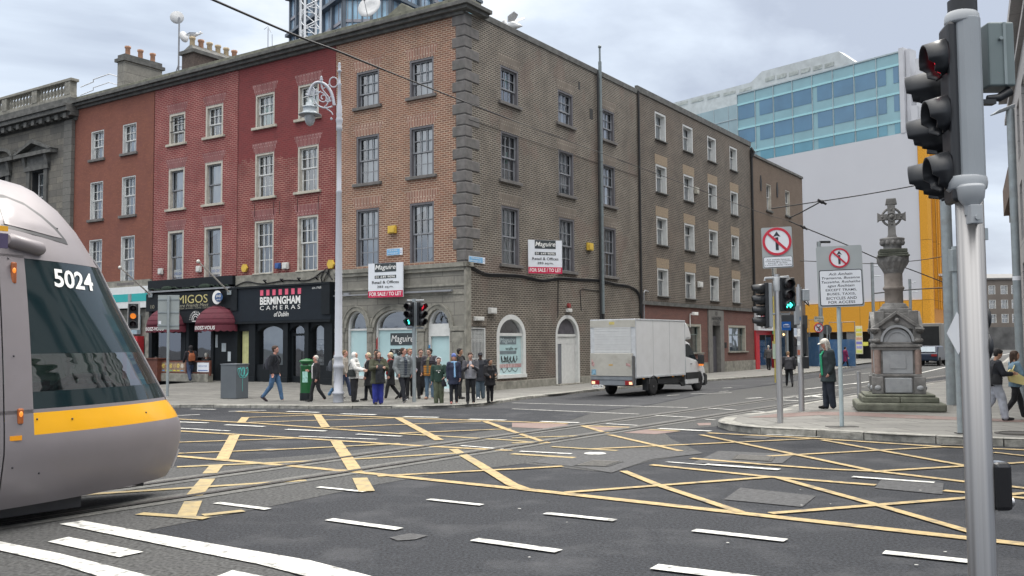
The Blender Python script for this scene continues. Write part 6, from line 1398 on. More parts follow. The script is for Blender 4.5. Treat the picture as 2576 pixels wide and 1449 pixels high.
q = MB(); q.box(-.36, .36, -.22, .40, 0, hh-.03); q.build('body', CAB, cb_, bevel=.01); q = MB(); q.box(-.38, .38, -.24, .42, hh-.03, hh); q.build('lid', pm('cabinet_lid', (.16, .18, .2), .5), cb_)
q = MB(); q.M = Matrix.Rotation(R(90), 4, 'Z'); scrawl(q, -.1, .34, hh*.55, hh*.95, -.362, 12, 6, .010); scrawl(q, -.05, .3, hh*.6, hh*.92, -.364, 10, 16, .010); q.tube([(.1, -.366, hh*.58), (.1, -.366, hh*.2)], .006, 4); q.build('graffiti', pm('turquoise_spray', (.12, .62, .58), .5), cb_)

# boards, plates, flagpoles, alarms on the fronts
def board(label, ang, s0, s1, z0, z1, off, rz=0):
    c = toW(ang, (s0+s1)/2, off, (z0+z1)/2); t = thing('letting_board', label, 'sign', c, ang+rz, group='estate agent boards fixed to the corner building'); hw, hh = (s1-s0)/2, (z1-z0)/2
    q = MB(); q.box(-hw, hw, 0, .06, -hh, hh); q.build('panel', SWH, t)
    q = MB(); q.box(-hw, hw, -.006, 0, -hh, -hh*.62); q.build('red_band', pm('board_red', (.55, .02, .08), .4), t)
    q = MB(); q.box(-hw*.62, hw*.62, -.006, 0, hh*.48, hh*.99); q.box(-hw*.62, hw*.62, -.006, 0, hh*.10, hh*.28); q.build('dark_panel', pm('dark_print', (.04, .05, .055), .5), t)
    q = MB(); add_text(q, 'Maguire', 0, -.01, hh*.72, hw*1.2, hh*.36, shear=.25, bold=.01); add_text(q, '01 649 9096', 0, -.01, hh*.19, hw*1.12, hh*.13, bold=.01); add_text(q, 'FOR SALE / TO LET', 0, -.01, -hh*.8, hw*1.85, hh*.22, bold=.02); q.build('lettering', WLET, t)
    q = MB(); add_text(q, 'Retail & Offices', 0, -.01, -hh*.12, hw*1.55, hh*.17, bold=.01); add_text(q, '283 sq.m.', 0, -.01, -hh*.40, hw*.95, hh*.18, bold=.01); q.build('lettering', BLET, t)
    q = MB(); q.box(-hw*.3, hw*.3, .06, .3, -hh*.8, -hh*.6); q.box(-.05, .05, .06, .3, hh*.3, hh*.4); q.build('bracket', WIRE, t)
bs = [FL(931, 664, -.45), FL(1009, 746, -.45)]
board('white and red letting board on the stone front above the arches', AL, bs[0][0]-.02, bs[1][0]+.02, bs[1][1], bs[0][1], -.45, R(6))
bs = [FR(1335, 609, -.6), FR(1407, 683, -.6)]
board('white and red letting board high on the brown brick side wall', AR, (bs[0][0]+bs[1][0])/2-.78, (bs[0][0]+bs[1][0])/2+.78, 5.0, 6.45, -.6, R(-38))
def plate_sign(label, ang, s0, s1, z0, z1, txt):
    t = thing('street_nameplate', label, 'street sign', toW(ang, (s0+s1)/2, -.05, (z0+z1)/2), ang, group='blue street nameplates'); hw, hh = (s1-s0)/2, (z1-z0)/2
    q = MB(); q.box(-hw, hw, 0, .03, -hh, hh); q.build('plate', SWH, t); q = MB(); q.box(-hw+.02, hw*.68, -.006, 0, -hh+.02, hh-.02); q.build('blue_field', pm('faded_sign_blue', (.16, .38, .62), .5, .15, 6), t)
    q = MB(); add_text(q, txt[0], -hw*.18, -.01, hh*.42, hw*1.1, hh*.4); add_text(q, txt[1], -hw*.18, -.01, -hh*.4, hw*1.3, hh*.45); q.build('lettering', WLET, t)
    q = MB(); add_text(q, '2', hw*.84, -.01, 0, hw*.14, hh*.9); q.build('lettering', pm('blue_lettering', (.08, .16, .4), .5), t)
plate_sign('pale blue street nameplate between the orange brick first floor windows', AL, -4.05, -3.2, 5.67, 5.95, ('CE BURG', 'BURGH QUAY'))
plate_sign('pale blue street nameplate on brown brick beside the corner quoins', AR, .15, 1.25, 5.2, 5.45, ('SRAID', 'HAWKINS ST'))
def alarm(label, ang, s_, z_, col, w_=.28, h_=.26, off=-.04, hexa=False):
    t = MB()
    if hexa: t.prism([(w_*.6*math.cos(R(60*k)), 0, w_*.6*math.sin(R(60*k))) for k in range(6)], (0, -.1, 0))
    else: t.box(-w_/2, w_/2, -.1, 0, -h_/2, h_/2); t.prism([(-w_/2, -.1, -h_/2), (w_/2, -.1, -h_/2), (w_*.4, -.13, -h_*.4), (w_*.4, -.13, h_*.4), (-w_*.4, -.13, h_*.4), (-w_*.4, -.13, -h_*.4)][2:], (0, -.01, 0))
    tag(t.build('alarm_box', pm('alarm_'+col[0], col[1], .5), loc=toW(ang, s_, off, z_), rotz=ang, bevel=.01), label, 'alarm box')
YE = ('yellow', (.62, .42, .06)); WH = ('white', (.6, .6, .58)); BU = ('blue', (.04, .1, .3))
s_, z_ = FL(990, 578); alarm('yellow alarm box between the orange brick first floor windows', AL, s_, z_, YE, .42, .32)
s_, z_ = FL(619, 675); alarm('yellow six-sided alarm box at the left of the stone band', AL, s_, z_, YE, .34, .3, hexa=True)
s_, z_ = FL(836, 665); alarm('yellow six-sided alarm box behind the lamp post', AL, s_, z_, YE, .36, .3, hexa=True)
s_, z_ = FL(722, 669); alarm('white alarm box between the first floor windows above the camera shop', AL, s_, z_, WH, .36, .3)
s_, z_ = FL(703, 669); alarm('small blue alarm box beside the white one', AL, s_, z_, BU, .3, .26)
s_, z_ = FL(504, 677); alarm('white alarm box above the restaurant, right of its middle', AL, s_, z_, WH, .32, .3)
s_, z_ = FL(408, 683); alarm('white alarm box at the left end above the restaurant', AL, s_, z_, WH, .3, .3)
s_, z_ = FR(1480, 621); alarm('yellow alarm box beside the tall downpipe', AR, s_, z_, YE, .5, .36)
alarm('white alarm box on brown brick left of the arched window', AR, 1.68, 3.32, WH, .5, .24)
alarm('small white box above the lattice gate', AR, .75, 2.98, WH, .6, .16)
s_, z_ = FR(1427, 781); alarm('white box above the round-headed street door', AR, s_, z_, WH, .4, .16)
s_, z_ = FR(1427, 769); alarm('small red bell above the white box over the street door', AR, s_, z_, ('red', (.25, .03, .03)), .2, .16, hexa=True)
s_, z_ = FR(1749, 480); alarm('cream vent box right of the second column of white windows, third floor', AR, s_, z_, ('cream', (.4, .38, .32)), .5, .4)
s_, z_ = FR(1758, 716); alarm('white vent box between the white windows of the first floor', AR, s_, z_, WH, .6, .35)
for lab, (a, b), (c, d) in (('white flagpole slanting out over the teal striped sign', (379, 742), (302, 673)), ('white flagpole slanting out above the round video sign', (577, 735), (499, 658))):
    s0, z0 = FL(a, b, -.4); p0 = toW(AL, s0, -.4, z0); p1 = AT(c, d, p0.y-2.2)
    t = thing('flagpole', lab, 'flagpole', p0); v = p1-p0; q = MB(); q.cyl((0, 0, 0), tuple(v), .04, .03, 8); q.build('pole', pm('cream_pole', (.55, .54, .5), .5), t); q = MB(); q.ball(tuple(v), .09); q.build('ball_finial', pm('cream_pole', (.55, .54, .5), .5), t); q = MB(); q.box(-.1, .1, -.05, .3, -.12, .08); q.build('bracket', GALV, t)
q = MB(); p = toW(AR, 20.6, -.05, 3.0); 
cc = thing('security_camera', 'white security camera on a bracket above the box van cab', 'camera', toW(AR, 21.9, 0, 3.25), AR)
q.cyl((0, -.06, -.4), (0, -.06, .35), .03); q = q.build('bracket', WLET, cc); q = MB(); q.box(-.1, .45, -.4, -.2, .3, .48); q.cyl((0, -.06, .35), (0, -.3, .42), .04); q.build('camera_body', WLET, cc, bevel=.03)
# ------------------------------------------------------------------ fountain with celtic cross
FS = pm('fountain_stone', (.19, .186, .18), .85, .3, 5, bump=.5, bscale=26, dirt=(.06, .062, .06), dscale=1.6, damt=.7)
FSL = pm('fountain_pale_stone', (.33, .345, .36), .8, .15, 4, bump=.2, bscale=30, dirt=(.17, .17, .17), dscale=2, damt=.6)
FSG = pm('mossy_step_stone', (.14, .145, .115), .9, .3, 4, bump=.5, bscale=24, dirt=(.065, .075, .05), dscale=1.6, damt=.7)
FSP = pm('pink_granite', (.26, .195, .17), .8, .2, 9, dirt=(.16, .14, .13), dscale=2, damt=.5)
d_f = 1.85*2370/(1033-856); B = G(2263, 1036, .15); B = Vector((B.x+.35, B.y+1.0, .15)); P = PL(B)
ft = thing('drinking_fountain', 'old grey stone drinking fountain with gabled sides topped by a celtic cross', 'monument', B, R(-17))
Hz = lambda y_: P(2260, y_)[1]+.0
k_ = (B.y)/2370
def wpx(p): return p*k_
def blk(q, w_, d_, z0, z1, ch=0):
    q.box(-w_/2, w_/2, -d_/2, d_/2, z0, z1)
q = MB(); blk(q, 2.18, 2.18, 0, .22); q.build('bottom_step', FSG, ft, bevel=.05)
q = MB(); z1 = Hz(988)
for s_ in (-1, 1): q.box(min(0, s_*.94)+.004, max(0, s_*.94)-.004, -.94, .94, .22, z1-.07)
q.box(-.86, .86, -.86, .86, z1-.07, z1); q.build('upper_step', FSG, ft, bevel=.03)
zb, zm, zc, za, zg = z1, Hz(941), Hz(879), Hz(862), Hz(786)
q = MB(); blk(q, 1.08, 1.08, zb, zm); 
for sx_ in (-1, 1):
    for sy in (-1, 1):
        q.prism([(sx_*.38, sy*.66, zb), (sx_*.66, sy*.66, zb), (sx_*.66, sy*.38, zb), (sx_*.38, sy*.38, zb)], (0, 0, zm-zb-.05)); 
q.build('plinth', FS, ft, bevel=.02)
q = MB()
for a in range(4):
    q.M = Matrix.Rotation(R(90*a), 4, 'Z'); q.box(-.34, .34, -.60, -.5, zb+.02, zm-.08)
q.M = Matrix.Identity(4); q.build('basin_panel', FSL, ft, bevel=.03)
q = MB()
for a in range(4):
    q.M = Matrix.Rotation(R(90*a), 4, 'Z')
    for s_ in (-1, 1): q.ball((s_*.52, -.66, zb+.16), .085, sc=(1, .5, .8)); 
q.M = Matrix.Identity(4); q.build('spout_boss', FSL, ft)
q = MB(); blk(q, 1.16, 1.16, zm-.05, zm+.02); blk(q, 1.0, 1.0, zm+.02, zc); q.build('shaft_block', FS, ft, bevel=.015)
q = MB()
for a in range(4):
    q.M = Matrix.Rotation(R(90*a), 4, 'Z'); q.box(-.37, .37, -.54, -.5, zm+.03, zc-.02); q.box(-.2, .2, -.555, -.54, zm+.16, zc-.14)
q.M = Matrix.Identity(4); q.build('inscription_panel', FSL, ft, bevel=.02)
q = MB()
for sx_ in (-1, 1):
    for sy in (-1, 1): q.cyl((sx_*.50, sy*.50, zm+.02), (sx_*.50, sy*.50, zc), .085, n=12)
q.build('corner_column', FSP, ft)
q = MB(); blk(q, 1.14, 1.14, zc-.02, zc+.06); blk(q, 1.22, 1.22, zc+.06, zc+.14); blk(q, 1.08, 1.08, zc+.14, za+.02); q.build('cornice', FS, ft, bevel=.02)
q = MB(); blk(q, 1.0, 1.0, za, Hz(800)+.0)
gh = .56
for a in range(4):
    q.M = Matrix.Rotation(R(90*a), 4, 'Z')
    q.prism([(-gh, -.56, Hz(828)), (0, -.56, zg-.03), (gh, -.56, Hz(828))], (0, .5, 0))
    for s_ in (-1, 1):
        q.prism([(0, -.64, zg+.03), (0, -.64, zg-.06), (s_*(gh+.06), -.64, Hz(835)), (s_*(gh+.12), -.64, Hz(828))], (0, .2, 0))
        q.box(s_*.48-.09, s_*.48+.09, -.58, -.42, za, Hz(824)); q.ball((s_*.56, -.56, Hz(832)), .10); q.ball((s_*.5, -.56, za+.06), .09, sc=(1, 1, .7))
    q.ball((0, -.60, Hz(806)), .06)
q.M = Matrix.Identity(4); q.build('gabled_canopy', FS, ft, bevel=.012)
q = MB()
for a in range(4):
    q.M = Matrix.Rotation(R(90*a), 4, 'Z'); arch_ring(q, -.36, .36, za+.03, za+.41, .06, -.60, -.5, n=14); q.prism([(x_, -.53, z_) for x_, _, z_ in fan(-.34, .34, za+.02, za+.37, 0)], (0, .03, 0)); arch_ring(q, -.24, .24, za+.04, za+.28, .03, -.55, -.52, n=12)
q.M = Matrix.Identity(4); q.build('arched_tympanum', FSL, ft)
q = MB(); blk(q, .92, .92, Hz(806), Hz(788)); blk(q, 1.12, .3, Hz(812), Hz(792)); blk(q, .3, 1.12, Hz(812), Hz(792))
for sx_ in (-1, 1):
    for sy in (-1, 1): blk_ = q.box(sx_*.42-.12, sx_*.42+.12, sy*.42-.12, sy*.42+.12, Hz(822), Hz(783))
blk(q, .78, .78, Hz(788), Hz(777)); q.build('upper_block', FS, ft, bevel=.02)
q = MB(); q.lathe([(.36, Hz(778)), (.36, Hz(772)), (.31, Hz(769)), (.31, Hz(766)), (.26, Hz(763))], n=20); q.build('column_base', FS, ft)
q = MB(); q.lathe([(.235, Hz(763)), (.235, Hz(731)), (.25, Hz(730)), (.275, Hz(727)), (.275, Hz(724)), (.25, Hz(721)), (.235, Hz(720)), (.235, Hz(688))], n=20); q.build('column', pm('fountain_buff_stone', (.20, .175, .155), .85, .25, 6, bump=.3, bscale=30, dirt=(.12, .12, .115), dscale=3, damt=.6), ft)
q = MB(); n = 32
prof = [(.24, 688), (.27, 682), (.29, 678), (.37, 667), (.41, 660), (.41, 648), (.40, 646)]
v = []
for i, (r_, y_) in enumerate(prof):
    for j in range(n): rr = r_*(1-.07*(j % 2)*(1 if i in (2, 3, 4) else 0)); v.append((rr*math.cos(2*math.pi*j/n), rr*math.sin(2*math.pi*j/n), Hz(y_)))
q._a(v, [(i*n+j, i*n+(j+1) % n, (i+1)*n+(j+1) % n, (i+1)*n+j) for i in range(len(prof)-1) for j in range(n)]); q.build('fluted_capital', FS, ft)
q = MB(); blk(q, .80, .80, Hz(648), Hz(643)); blk(q, .74, .74, Hz(643), Hz(638)); blk(q, .70, .70, Hz(638), Hz(628)); q.build('abacus', pm('dark_mossy_stone', (.07, .075, .06), .9, .3, 8, bump=.6, bscale=20), ft, bevel=.02)
q = MB(); q.lathe([(.24, Hz(628)), (.23, Hz(622)), (.25, Hz(618)), (.32, Hz(603)), (.32, Hz(600)), (.2, Hz(598))], n=16)
for j in range(12): a = R(30*j); q.ball((.27*math.cos(a), .27*math.sin(a), Hz(611)), .055, sc=(1, 1, 1.4))
q.build('cross_pedestal', FS, ft)
cr2 = bpy.data.objects.new('celtic_cross', None); COL.objects.link(cr2); cr2.parent = ft; cr2.rotation_euler = (0, 0, R(-3))
zc2 = Hz(546); q = MB(); q.prism([(-.14, -.09, Hz(599)), (.14, -.09, Hz(599)), (.10, -.09, Hz(590)), (.085, -.09, zc2), (.10, -.09, Hz(515)), (-.10, -.09, Hz(515)), (-.085, -.09, zc2), (-.10, -.09, Hz(590))], (0, .18, 0))
q.prism([(-.36, -.085, zc2-.13), (-.36, -.085, zc2+.13), (-.29, -.085, zc2+.08), (.29, -.085, zc2+.08), (.36, -.085, zc2+.13), (.36, -.085, zc2-.13), (.29, -.085, zc2-.08), (-.29, -.085, zc2-.08)], (0, .17, 0))
q.prism([(-.15, -.1, Hz(515)), (.15, -.1, Hz(515)), (.12, -.1, Hz(500)), (-.12, -.1, Hz(500))], (0, .2, 0)); q.build('cross', FS, cr2, bevel=.01)
q = MB(); q.tube([(.235*math.cos(t*.262), 0, zc2+.235*math.sin(t*.262)) for t in range(24)], .035, 6, closed=True); q.build('ring', FS, cr2)
q = MB(); q.ball((0, -.1, zc2), .06); q.tube([(.11*math.cos(t*.4), -.095, zc2+.11*math.sin(t*.4)) for t in range(16)], .018, 5, closed=True)
for a, b in ((.24, 0), (-.24, 0), (0, .2), (0, -.2)): q.ball((a, -.09, zc2+b), .03)
q.build('boss', FS, cr2)

# ------------------------------------------------------------------ tram
TB = pm('tram_silver_mauve', (.222, .203, .215), .5, .05, 1.5, metal=.2, coat=.12, dirt=(.19, .17, .172), dscale=.8, damt=.5)
TD = pm('tram_dark_gap', (.03, .03, .034), .5)
TBLK = pm('tram_black_glass', (.008, .020, .024), .06, .2, .6, spec=.7, coat=.4)
TGL = glassmat('tram_tinted_glass', (.30, .43, .41), .02, 1.5)
TYE = pm('tram_yellow', (.72, .36, .008), .35, .03, 2, coat=.5)
Zt = [.24, .34, .45, .58, .72, .85, .97, 1.03, 1.10, 1.18, 1.27, 1.31, 1.5, 1.7, 1.92, 1.95, 2.2, 2.5, 2.8, 3.0, 3.03, 3.1, 3.17, 3.3, 3.44, 3.57, 3.69, 3.8, 3.9, 3.96, 4.0]
def interp(z, T):
    for (a, va), (b, vb) in zip(T, T[1:]):
        if a <= z <= b: return va+(vb-va)*(z-a)/(b-a)
    return T[0][1] if z < T[0][0] else T[-1][1]
UC = [(.24, -.02), (.34, .05), (.45, .10), (.58, .15), (.72, .18), (.85, .19), (.97, .17), (1.1, .10), (1.27, -.04), (1.31, -.06), (1.95, -.45), (2.5, -.78), (3.0, -1.05), (3.17, -1.17), (3.44, -1.36), (3.69, -1.60), (3.9, -1.90), (3.96, -2.05), (4.0, -2.3)]
WZ = [(.24, 1.02), (.45, 1.12), (.85, 1.2), (2.6, 1.2), (3.1, 1.17), (3.3, 1.12), (3.44, 1.06), (3.69, .90), (3.9, .66), (3.96, .52), (4.0, .34)]
cols_t = [0, .012, .035, .07, .12, .18, .25, .33, .42, .52, .62, .73, .86, 1.0]
def tw_(b, Wm): 
    b = max(0, min(1, b/3.1)); return Wm*(1-(1-b)**1.65)**.72
def tram_u(z):
    uc = interp(z, UC); us = [uc+(-2.39-uc)*t for t in cols_t]
    return us+[-2.5, -2.62, -2.722, -2.738, -3.1, -3.6, -5, -8, -12]
def tram_pt(i, z, side, push=0):
    us = tram_u(z); u = us[i]; uc = us[0]; w_ = tw_(uc-u, interp(z, WZ)); return Vector((u, side*(w_+push), z))
B = dT*7.55+nT*(-11.62)
tr = thing('tram', 'silver mauve tram with black cab glass, yellow band and fleet number 5024', 'tram', (B.x, B.y, 0), R(53))
NC = len(tram_u(1.0))
def tram_part(name, mat, zsel, csel, side=(-1, 1), push=0.0):
    q = MB()
    for s_ in side:
        zi = [k for k in range(len(Zt)-1) if zsel(Zt[k], Zt[k+1])]; ci = [c for c in range(NC-1) if csel(c)]
        idx = {}
        for k in sorted({k for k in zi}|{k+1 for k in zi}):
            for c in sorted({c for c in ci}|{c+1 for c in ci}): idx[(k, c)] = len(q.v); q.v.append(tuple(tram_pt(c, Zt[k], s_, push)))
        for k in zi:
            for c in ci:
                f = (idx[(k, c)], idx[(k, c+1)], idx[(k+1, c+1)], idx[(k+1, c)]); q.f.append(f if s_ > 0 else f[::-1]); q.sm.append(True); q.mi.append(0)
    return q.build(name, mat, tr)
NW = len(cols_t)-1
glassz = lambda a, b: a >= 1.31-1e-6 and b <= 3.0+1e-6
yel = lambda a, b: a >= 1.03-1e-6 and b <= 1.27+1e-6
tram_part('body_shell', TB, lambda a, b: b <= 1.03+1e-6, lambda c: c != 16)
tram_part('body_shell', TB, lambda a, b: a >= 3.03-1e-6 or (a < 1.31 and a >= 1.27-1e-6) or (a >= 3.0-1e-6 and b <= 3.03+1e-6), lambda c: c != 16)
tram_part('body_shell', TB, lambda a, b: a >= 1.03-1e-6 and b <= 3.03+1e-6, lambda c: c >= NW and c != 16)
tram_part('door_seam', TD, lambda a, b: True, lambda c: c == 16, push=-.012)
tram_part('yellow_band', TYE, yel, lambda c: c < NW)
tram_part('cab_glass_shade', TBLK, lambda a, b: a >= 1.92-1e-6 and b <= 3.0+1e-6, lambda c: c < NW, push=-.004)
tram_part('cab_glass', TGL, lambda a, b: a >= 1.5-1e-6 and b <= 1.92+1e-6, lambda c: c < NW, push=-.004)
tram_part('cab_glass_surround', TBLK, lambda a, b: a >= 1.31-1e-6 and b <= 1.5+1e-6, lambda c: c < NW, push=-.004)
q = MB(); q.poly([tuple(Vector((p.x, p.y, Zt[-1]))) for p in [tram_pt(c, Zt[-1], -1) for c in range(NC)]+[tram_pt(c, Zt[-1], 1) for c in range(NC-1, -1, -1)]]); q.build('roof', TB, tr)
q = MB(); q.poly([tuple(p) for p in [tram_pt(c, .24, 1) for c in range(NC)]+[tram_pt(c, .24, -1) for c in range(NC-1, -1, -1)]]); q.poly([tuple(p) for p in [tram_pt(c, 1.3, 1) for c in range(8, NC)]+[tram_pt(c, 1.3, -1) for c in range(NC-1, 7, -1)]]); q.build('floor', TD, tr)
q = MB(); q.box(-3.0, -2.9, -1.1, 1.1, 1.3, 3); q.box(-12.05, -12, -1.2, 1.2, .24, 4); q.build('bulkhead', pm('cab_interior', (.06, .07, .075), .7, .3, 3), tr)
q = MB(); q.box(-2.2, -1.2, -.7, .7, 1.3, 1.55); q.tube(smooth([Vector((-2.1, -.75, 1.4)), Vector((-1.8, -.72, 1.62)), Vector((-1.3, -.6, 1.62)), Vector((-1.0, -.5, 1.4))], 5), .035, 6); q.box(-2.7, -2.4, -.3, .3, 1.3, 2.3); q.build('dashboard', pm('dash_grey', (.16, .18, .18), .5, .3, 5), tr)
q = MB()
for k in range(4): q.box(-1.95+k*.22, -1.85+k*.22, -.60, -.45, 1.55, 1.6)
q.build('dashboard_controls', pm('pale_screens', (.45, .52, .52), .4), tr)
# rear side windows, colour lines on the saloon side
q = MB(); q.box(-11.9, -3.2, -1.212, -1.2, 1.35, 2.85); q.build('side_window', TBLK, tr)
q = MB(); q.box(-12, -2.74, -1.175-.012, -1.15, 3.245, 3.30); q.build('yellow_line', TYE, tr)
q = MB(); q.box(-12, -2.74, -1.18-.012, -1.15, 3.06, 3.22); q.build('purple_line', pm('tram_purple', (.07, .055, .11), .4), tr)
def on_side(u_, z, push): # nearest column position by interpolation
    us = tram_u(z); uc = us[0]; return Vector((u_, -(tw_(uc-u_, interp(z, WZ))+push), z))
def patch(name, mat, us, zs, push, par=None):
    q = MB(); n, m_ = len(us), len(zs); v = [tuple(on_side(u_, z, push)) for z in zs for u_ in us]
    q._a(v, [(j*n+i, j*n+i+1, (j+1)*n+i+1, (j+1)*n+i) for j in range(m_-1) for i in range(n-1)], True); return q.build(name, mat, par or tr)
# number on the glass
V, F = text_mesh('5024', .66, .22, bold=.025); q = MB()
q._a([tuple(on_side(-1.66+a, 2.80+c-a*.02, .006)) for a, b, c in V], F); q.build('fleet_number', WLET, tr)
# roof-side hatch (curved recess), pod, lamps and little fixings
def outline_patch(name, mat, pts, push, th=.01):
    q = MB(); c = (sum(p[0] for p in pts)/len(pts), sum(p[1] for p in pts)/len(pts)); v = [tuple(on_side(c[0], c[1], push))]; R_ = 4
    for r_ in range(1, R_+1):
        for p in pts: f = r_/R_; v.append(tuple(on_side(c[0]+(p[0]-c[0])*f, c[1]+(p[1]-c[1])*f, push)))
    n = len(pts); fs = [(0, 1+j, 1+(j+1) % n) for j in range(n)]
    for r_ in range(R_-1): fs += [(1+r_*n+j, 1+r_*n+n+j, 1+r_*n+n+(j+1) % n, 1+r_*n+(j+1) % n) for j in range(n)]
    q._a(v, fs, True); return q.build(name, mat, tr)
hat = [(-2.62, 3.34), (-2.62, 3.74), (-2.45, 3.76), (-2.2, 3.70), (-1.98, 3.58), (-1.80, 3.44), (-1.68, 3.30), (-1.66, 3.24), (-1.85, 3.26), (-2.2, 3.30)]
outline_patch('hatch_recess', TD, hat, .006)
hi = [(-2.57, 3.38), (-2.57, 3.70), (-2.42, 3.72), (-2.2, 3.66), (-2.0, 3.54), (-1.84, 3.41), (-1.74, 3.31), (-1.9, 3.315), (-2.2, 3.345)]
outline_patch('hatch_panel', TB, hi, .014)
q = MB(); a = on_side(-2.60, 3.19, .03); b = on_side(-2.12, 3.12, .03); q.tube([tuple(a), tuple(a.lerp(b, .1)), tuple(a.lerp(b, .9)), tuple(b)], [.06, .085, .085, .05], 12); q.build('roof_pod', TB, tr)
for z0, z1_ in ((2.68, 2.95), (1.14, 1.34)):
    a = on_side(-2.55, (z0+z1_)/2, .0); q = MB(); q.box(a.x-.032, a.x+.032, a.y-.025, a.y+.01, z0+.02, z1_-.01); o = q.build('marker_lamp', pm('amber_lens', (.34, .10, .03), .2, .2, 20), tr, bevel=.015); q = MB(); q.ball((a.x, a.y-.02, (z0+z1_)/2+.03), .028, sc=(.8, .5, 1.2)); q.build('bulb_glow', LAMB, o)
a = on_side(-2.60, 1.02, .002); q = MB(); q.box(a.x-.07, a.x+.06, a.y-.006, a.y+.01, .99, 1.04); q.build('reflector', pm('orange_reflector', (.75, .30, .01), .3), tr)
for (u_, z) in ((-2.6, 2.98), (-2.6, 1.9), (-2.35, 1.2), (-1.9, 1.17), (-.7, 1.15), (-1.78, 3.43), (-2.62, .7), (-2.3, .6)):
    a = on_side(u_, z, .0); q = MB(); q.ball(tuple(a), .012); q.build('fixing', TD, tr)
q = MB()
for u_ in (-4.4, -9): 
    for s_ in (-.72, .72): q.cyl((u_, s_-.05, .29), (u_, s_+.05, .29), .28, n=20)
q.build('wheel', TD, tr)
q = MB(); q.box(-4.2, -1.6, -.7, .7, .1, .3); q.tube([(-.9, -.25, .26), (-.55, -.3, .20)], .025, 6); q.build('bogie', TD, tr)
P1 = [tram_pt(2, z, -1, .006) for z in Zt if 1.27 <= z <= 3.1]; q = MB(); q.tube([tuple(p) for p in P1], .016, 6); q.build('windscreen_trim', pm('trim_grey', (.28, .27, .28), .4), tr)
q = MB(); P2 = [tram_pt(1, z, -1, .01) for z in Zt if .3 <= z <= .62]; q.tube([tuple(p) for p in P2], .02, 5); q.build('coupler_seam', pm('pale_seam', (.42, .4, .4), .4), tr)

# ------------------------------------------------------------------ white box van
VW = pm('van_white', (.72, .73, .74), .45, .04, 2, dirt=(.45, .44, .41), dscale=1.5, damt=.15); VG = pm('van_panel_grey', (.42, .41, .37), .6, .08, 3, dirt=(.25, .23, .19), dscale=1.6, damt=.6)
VB = pm('van_black_trim', (.03, .032, .035), .6, .1, 5); TYRE = pm('tyre', (.02, .02, .022), .85, .1, 10); RIM = pm('steel_rim', (.16, .16, .16), .5, .15, 10, metal=.4)
vo = Vector((4.49-.809*.95, 34.4+.588*.95, 0))
vn = thing('box_van', 'white box van with roller shutter and raised tail lift turning into the side street', 'van', vo, math.atan2(.809, .588))
hwv = .95
q = MB(); q.box(.0, 4.1, -hwv, hwv, .72, 2.84); q.build('box_body', VW, vn, bevel=.02)
q = MB(); q.box(-.01, 4.11, -hwv-.012, hwv+.012, 2.80, 2.86); q.box(-.01, 4.11, -hwv-.012, hwv+.012, .68, .76); q.box(4.06, 4.115, -hwv-.01, hwv+.01, .72, 2.84); q.box(-.02, .04, -hwv-.012, hwv+.012, .72, 2.86); q.build('box_edging', pm('van_edging', (.50, .52, .54), .4), vn, bevel=.01)
for u_ in (.5, 1.7, 2.9, 3.8): q = MB(); q.box(u_, u_+.09, -hwv-.02, -hwv, .64, .67); q.build('side_marker', pm('orange_reflector', (.75, .30, .01), .3), vn)
q = MB()
for u_ in (1.37, 2.73): q.box(u_-.006, u_+.006, -hwv-.004, -hwv, .76, 2.8)
q.build('panel_joint', pm('joint_grey', (.45, .46, .47), .6), vn)
q = MB()
for k in range(22): z_ = 1.5+k*.048; q.box(-.035-.01*(k % 2), 0, -.78, .78, z_, z_+.046)
q.build('roller_shutter', pm('shutter_white', (.56, .57, .57), .5, .05, 4), vn)
q = MB(); q.box(-.045, 0, -hwv, hwv, 2.56, 2.82); q.build('shutter_header', VG, vn); q = MB(); q.box(-.05, -.045, -.10, .12, 2.66, 2.76); q.build('yellow_label', pm('faded_yellow_label', (.5, .42, .14), .6), vn)
q = MB(); q.box(-.12, -.05, -.86, .92, .76, 1.60); tl_ = q.build('tail_lift', VG, vn, bevel=.01)
q = MB(); q.box(-.125, -.12, -.05, .12, 1.14, 1.2); q.build('yellow_label', pm('faded_orange_label', (.5, .33, .12), .6), tl_); q = MB(); q.box(-.125, -.12, .66, .86, .8, 1.0); q.build('blue_sticker', pm('blue_sticker', (.18, .32, .42), .6, .5, 14), tl_)
q = MB(); q.prism([(-.125, .72, 1.2), (-.125, .85, 1.4), (-.125, .86, 1.15), (-.125, .76, 1.1)], (.006, 0, 0)); q.prism([(-.125, -.8, 1.1), (-.125, -.6, 1.15), (-.125, -.62, 1.25), (-.125, -.78, 1.2)], (.006, 0, 0)); q.build('shield_sticker', pm('red_grey_sticker', (.4, .25, .24), .6, .4, 12), tl_)
q = MB(); q.box(-.16, -.04, -.93, -.87, .5, 1.5); q.tube([(-.14, -.91, 1.45), (-.05, -.91, 1.0), (-.12, -.91, .6)], .03, 6); q.build('lift_arm', pm('lift_arm_grey', (.12, .12, .12), .6), vn)
q = MB(); q.box(-.10, .1, -.92, .92, .62, .75); q.box(-.08, .05, -.92, .92, .42, .62); o = q.build('rear_bumper', pm('bumper_grey', (.20, .22, .24), .5), vn, bevel=.01)
for s_ in (-1, 1):
    q = MB(); q.box(-.11, -.08, min(s_*.88, s_*.55), max(s_*.88, s_*.55), .44, .60); t_ = q.build('tail_light', pm('red_tail_lens', (.28, .015, .02), .3), vn); q = MB(); q.box(-.116, -.11, min(s_*.86, s_*.72), max(s_*.86, s_*.72), .46, .56); q.build('indicator', pm('lit_tail_indicator', (.9, .5, .3), .4, emit=(1, .55, .3), es=.7), t_)
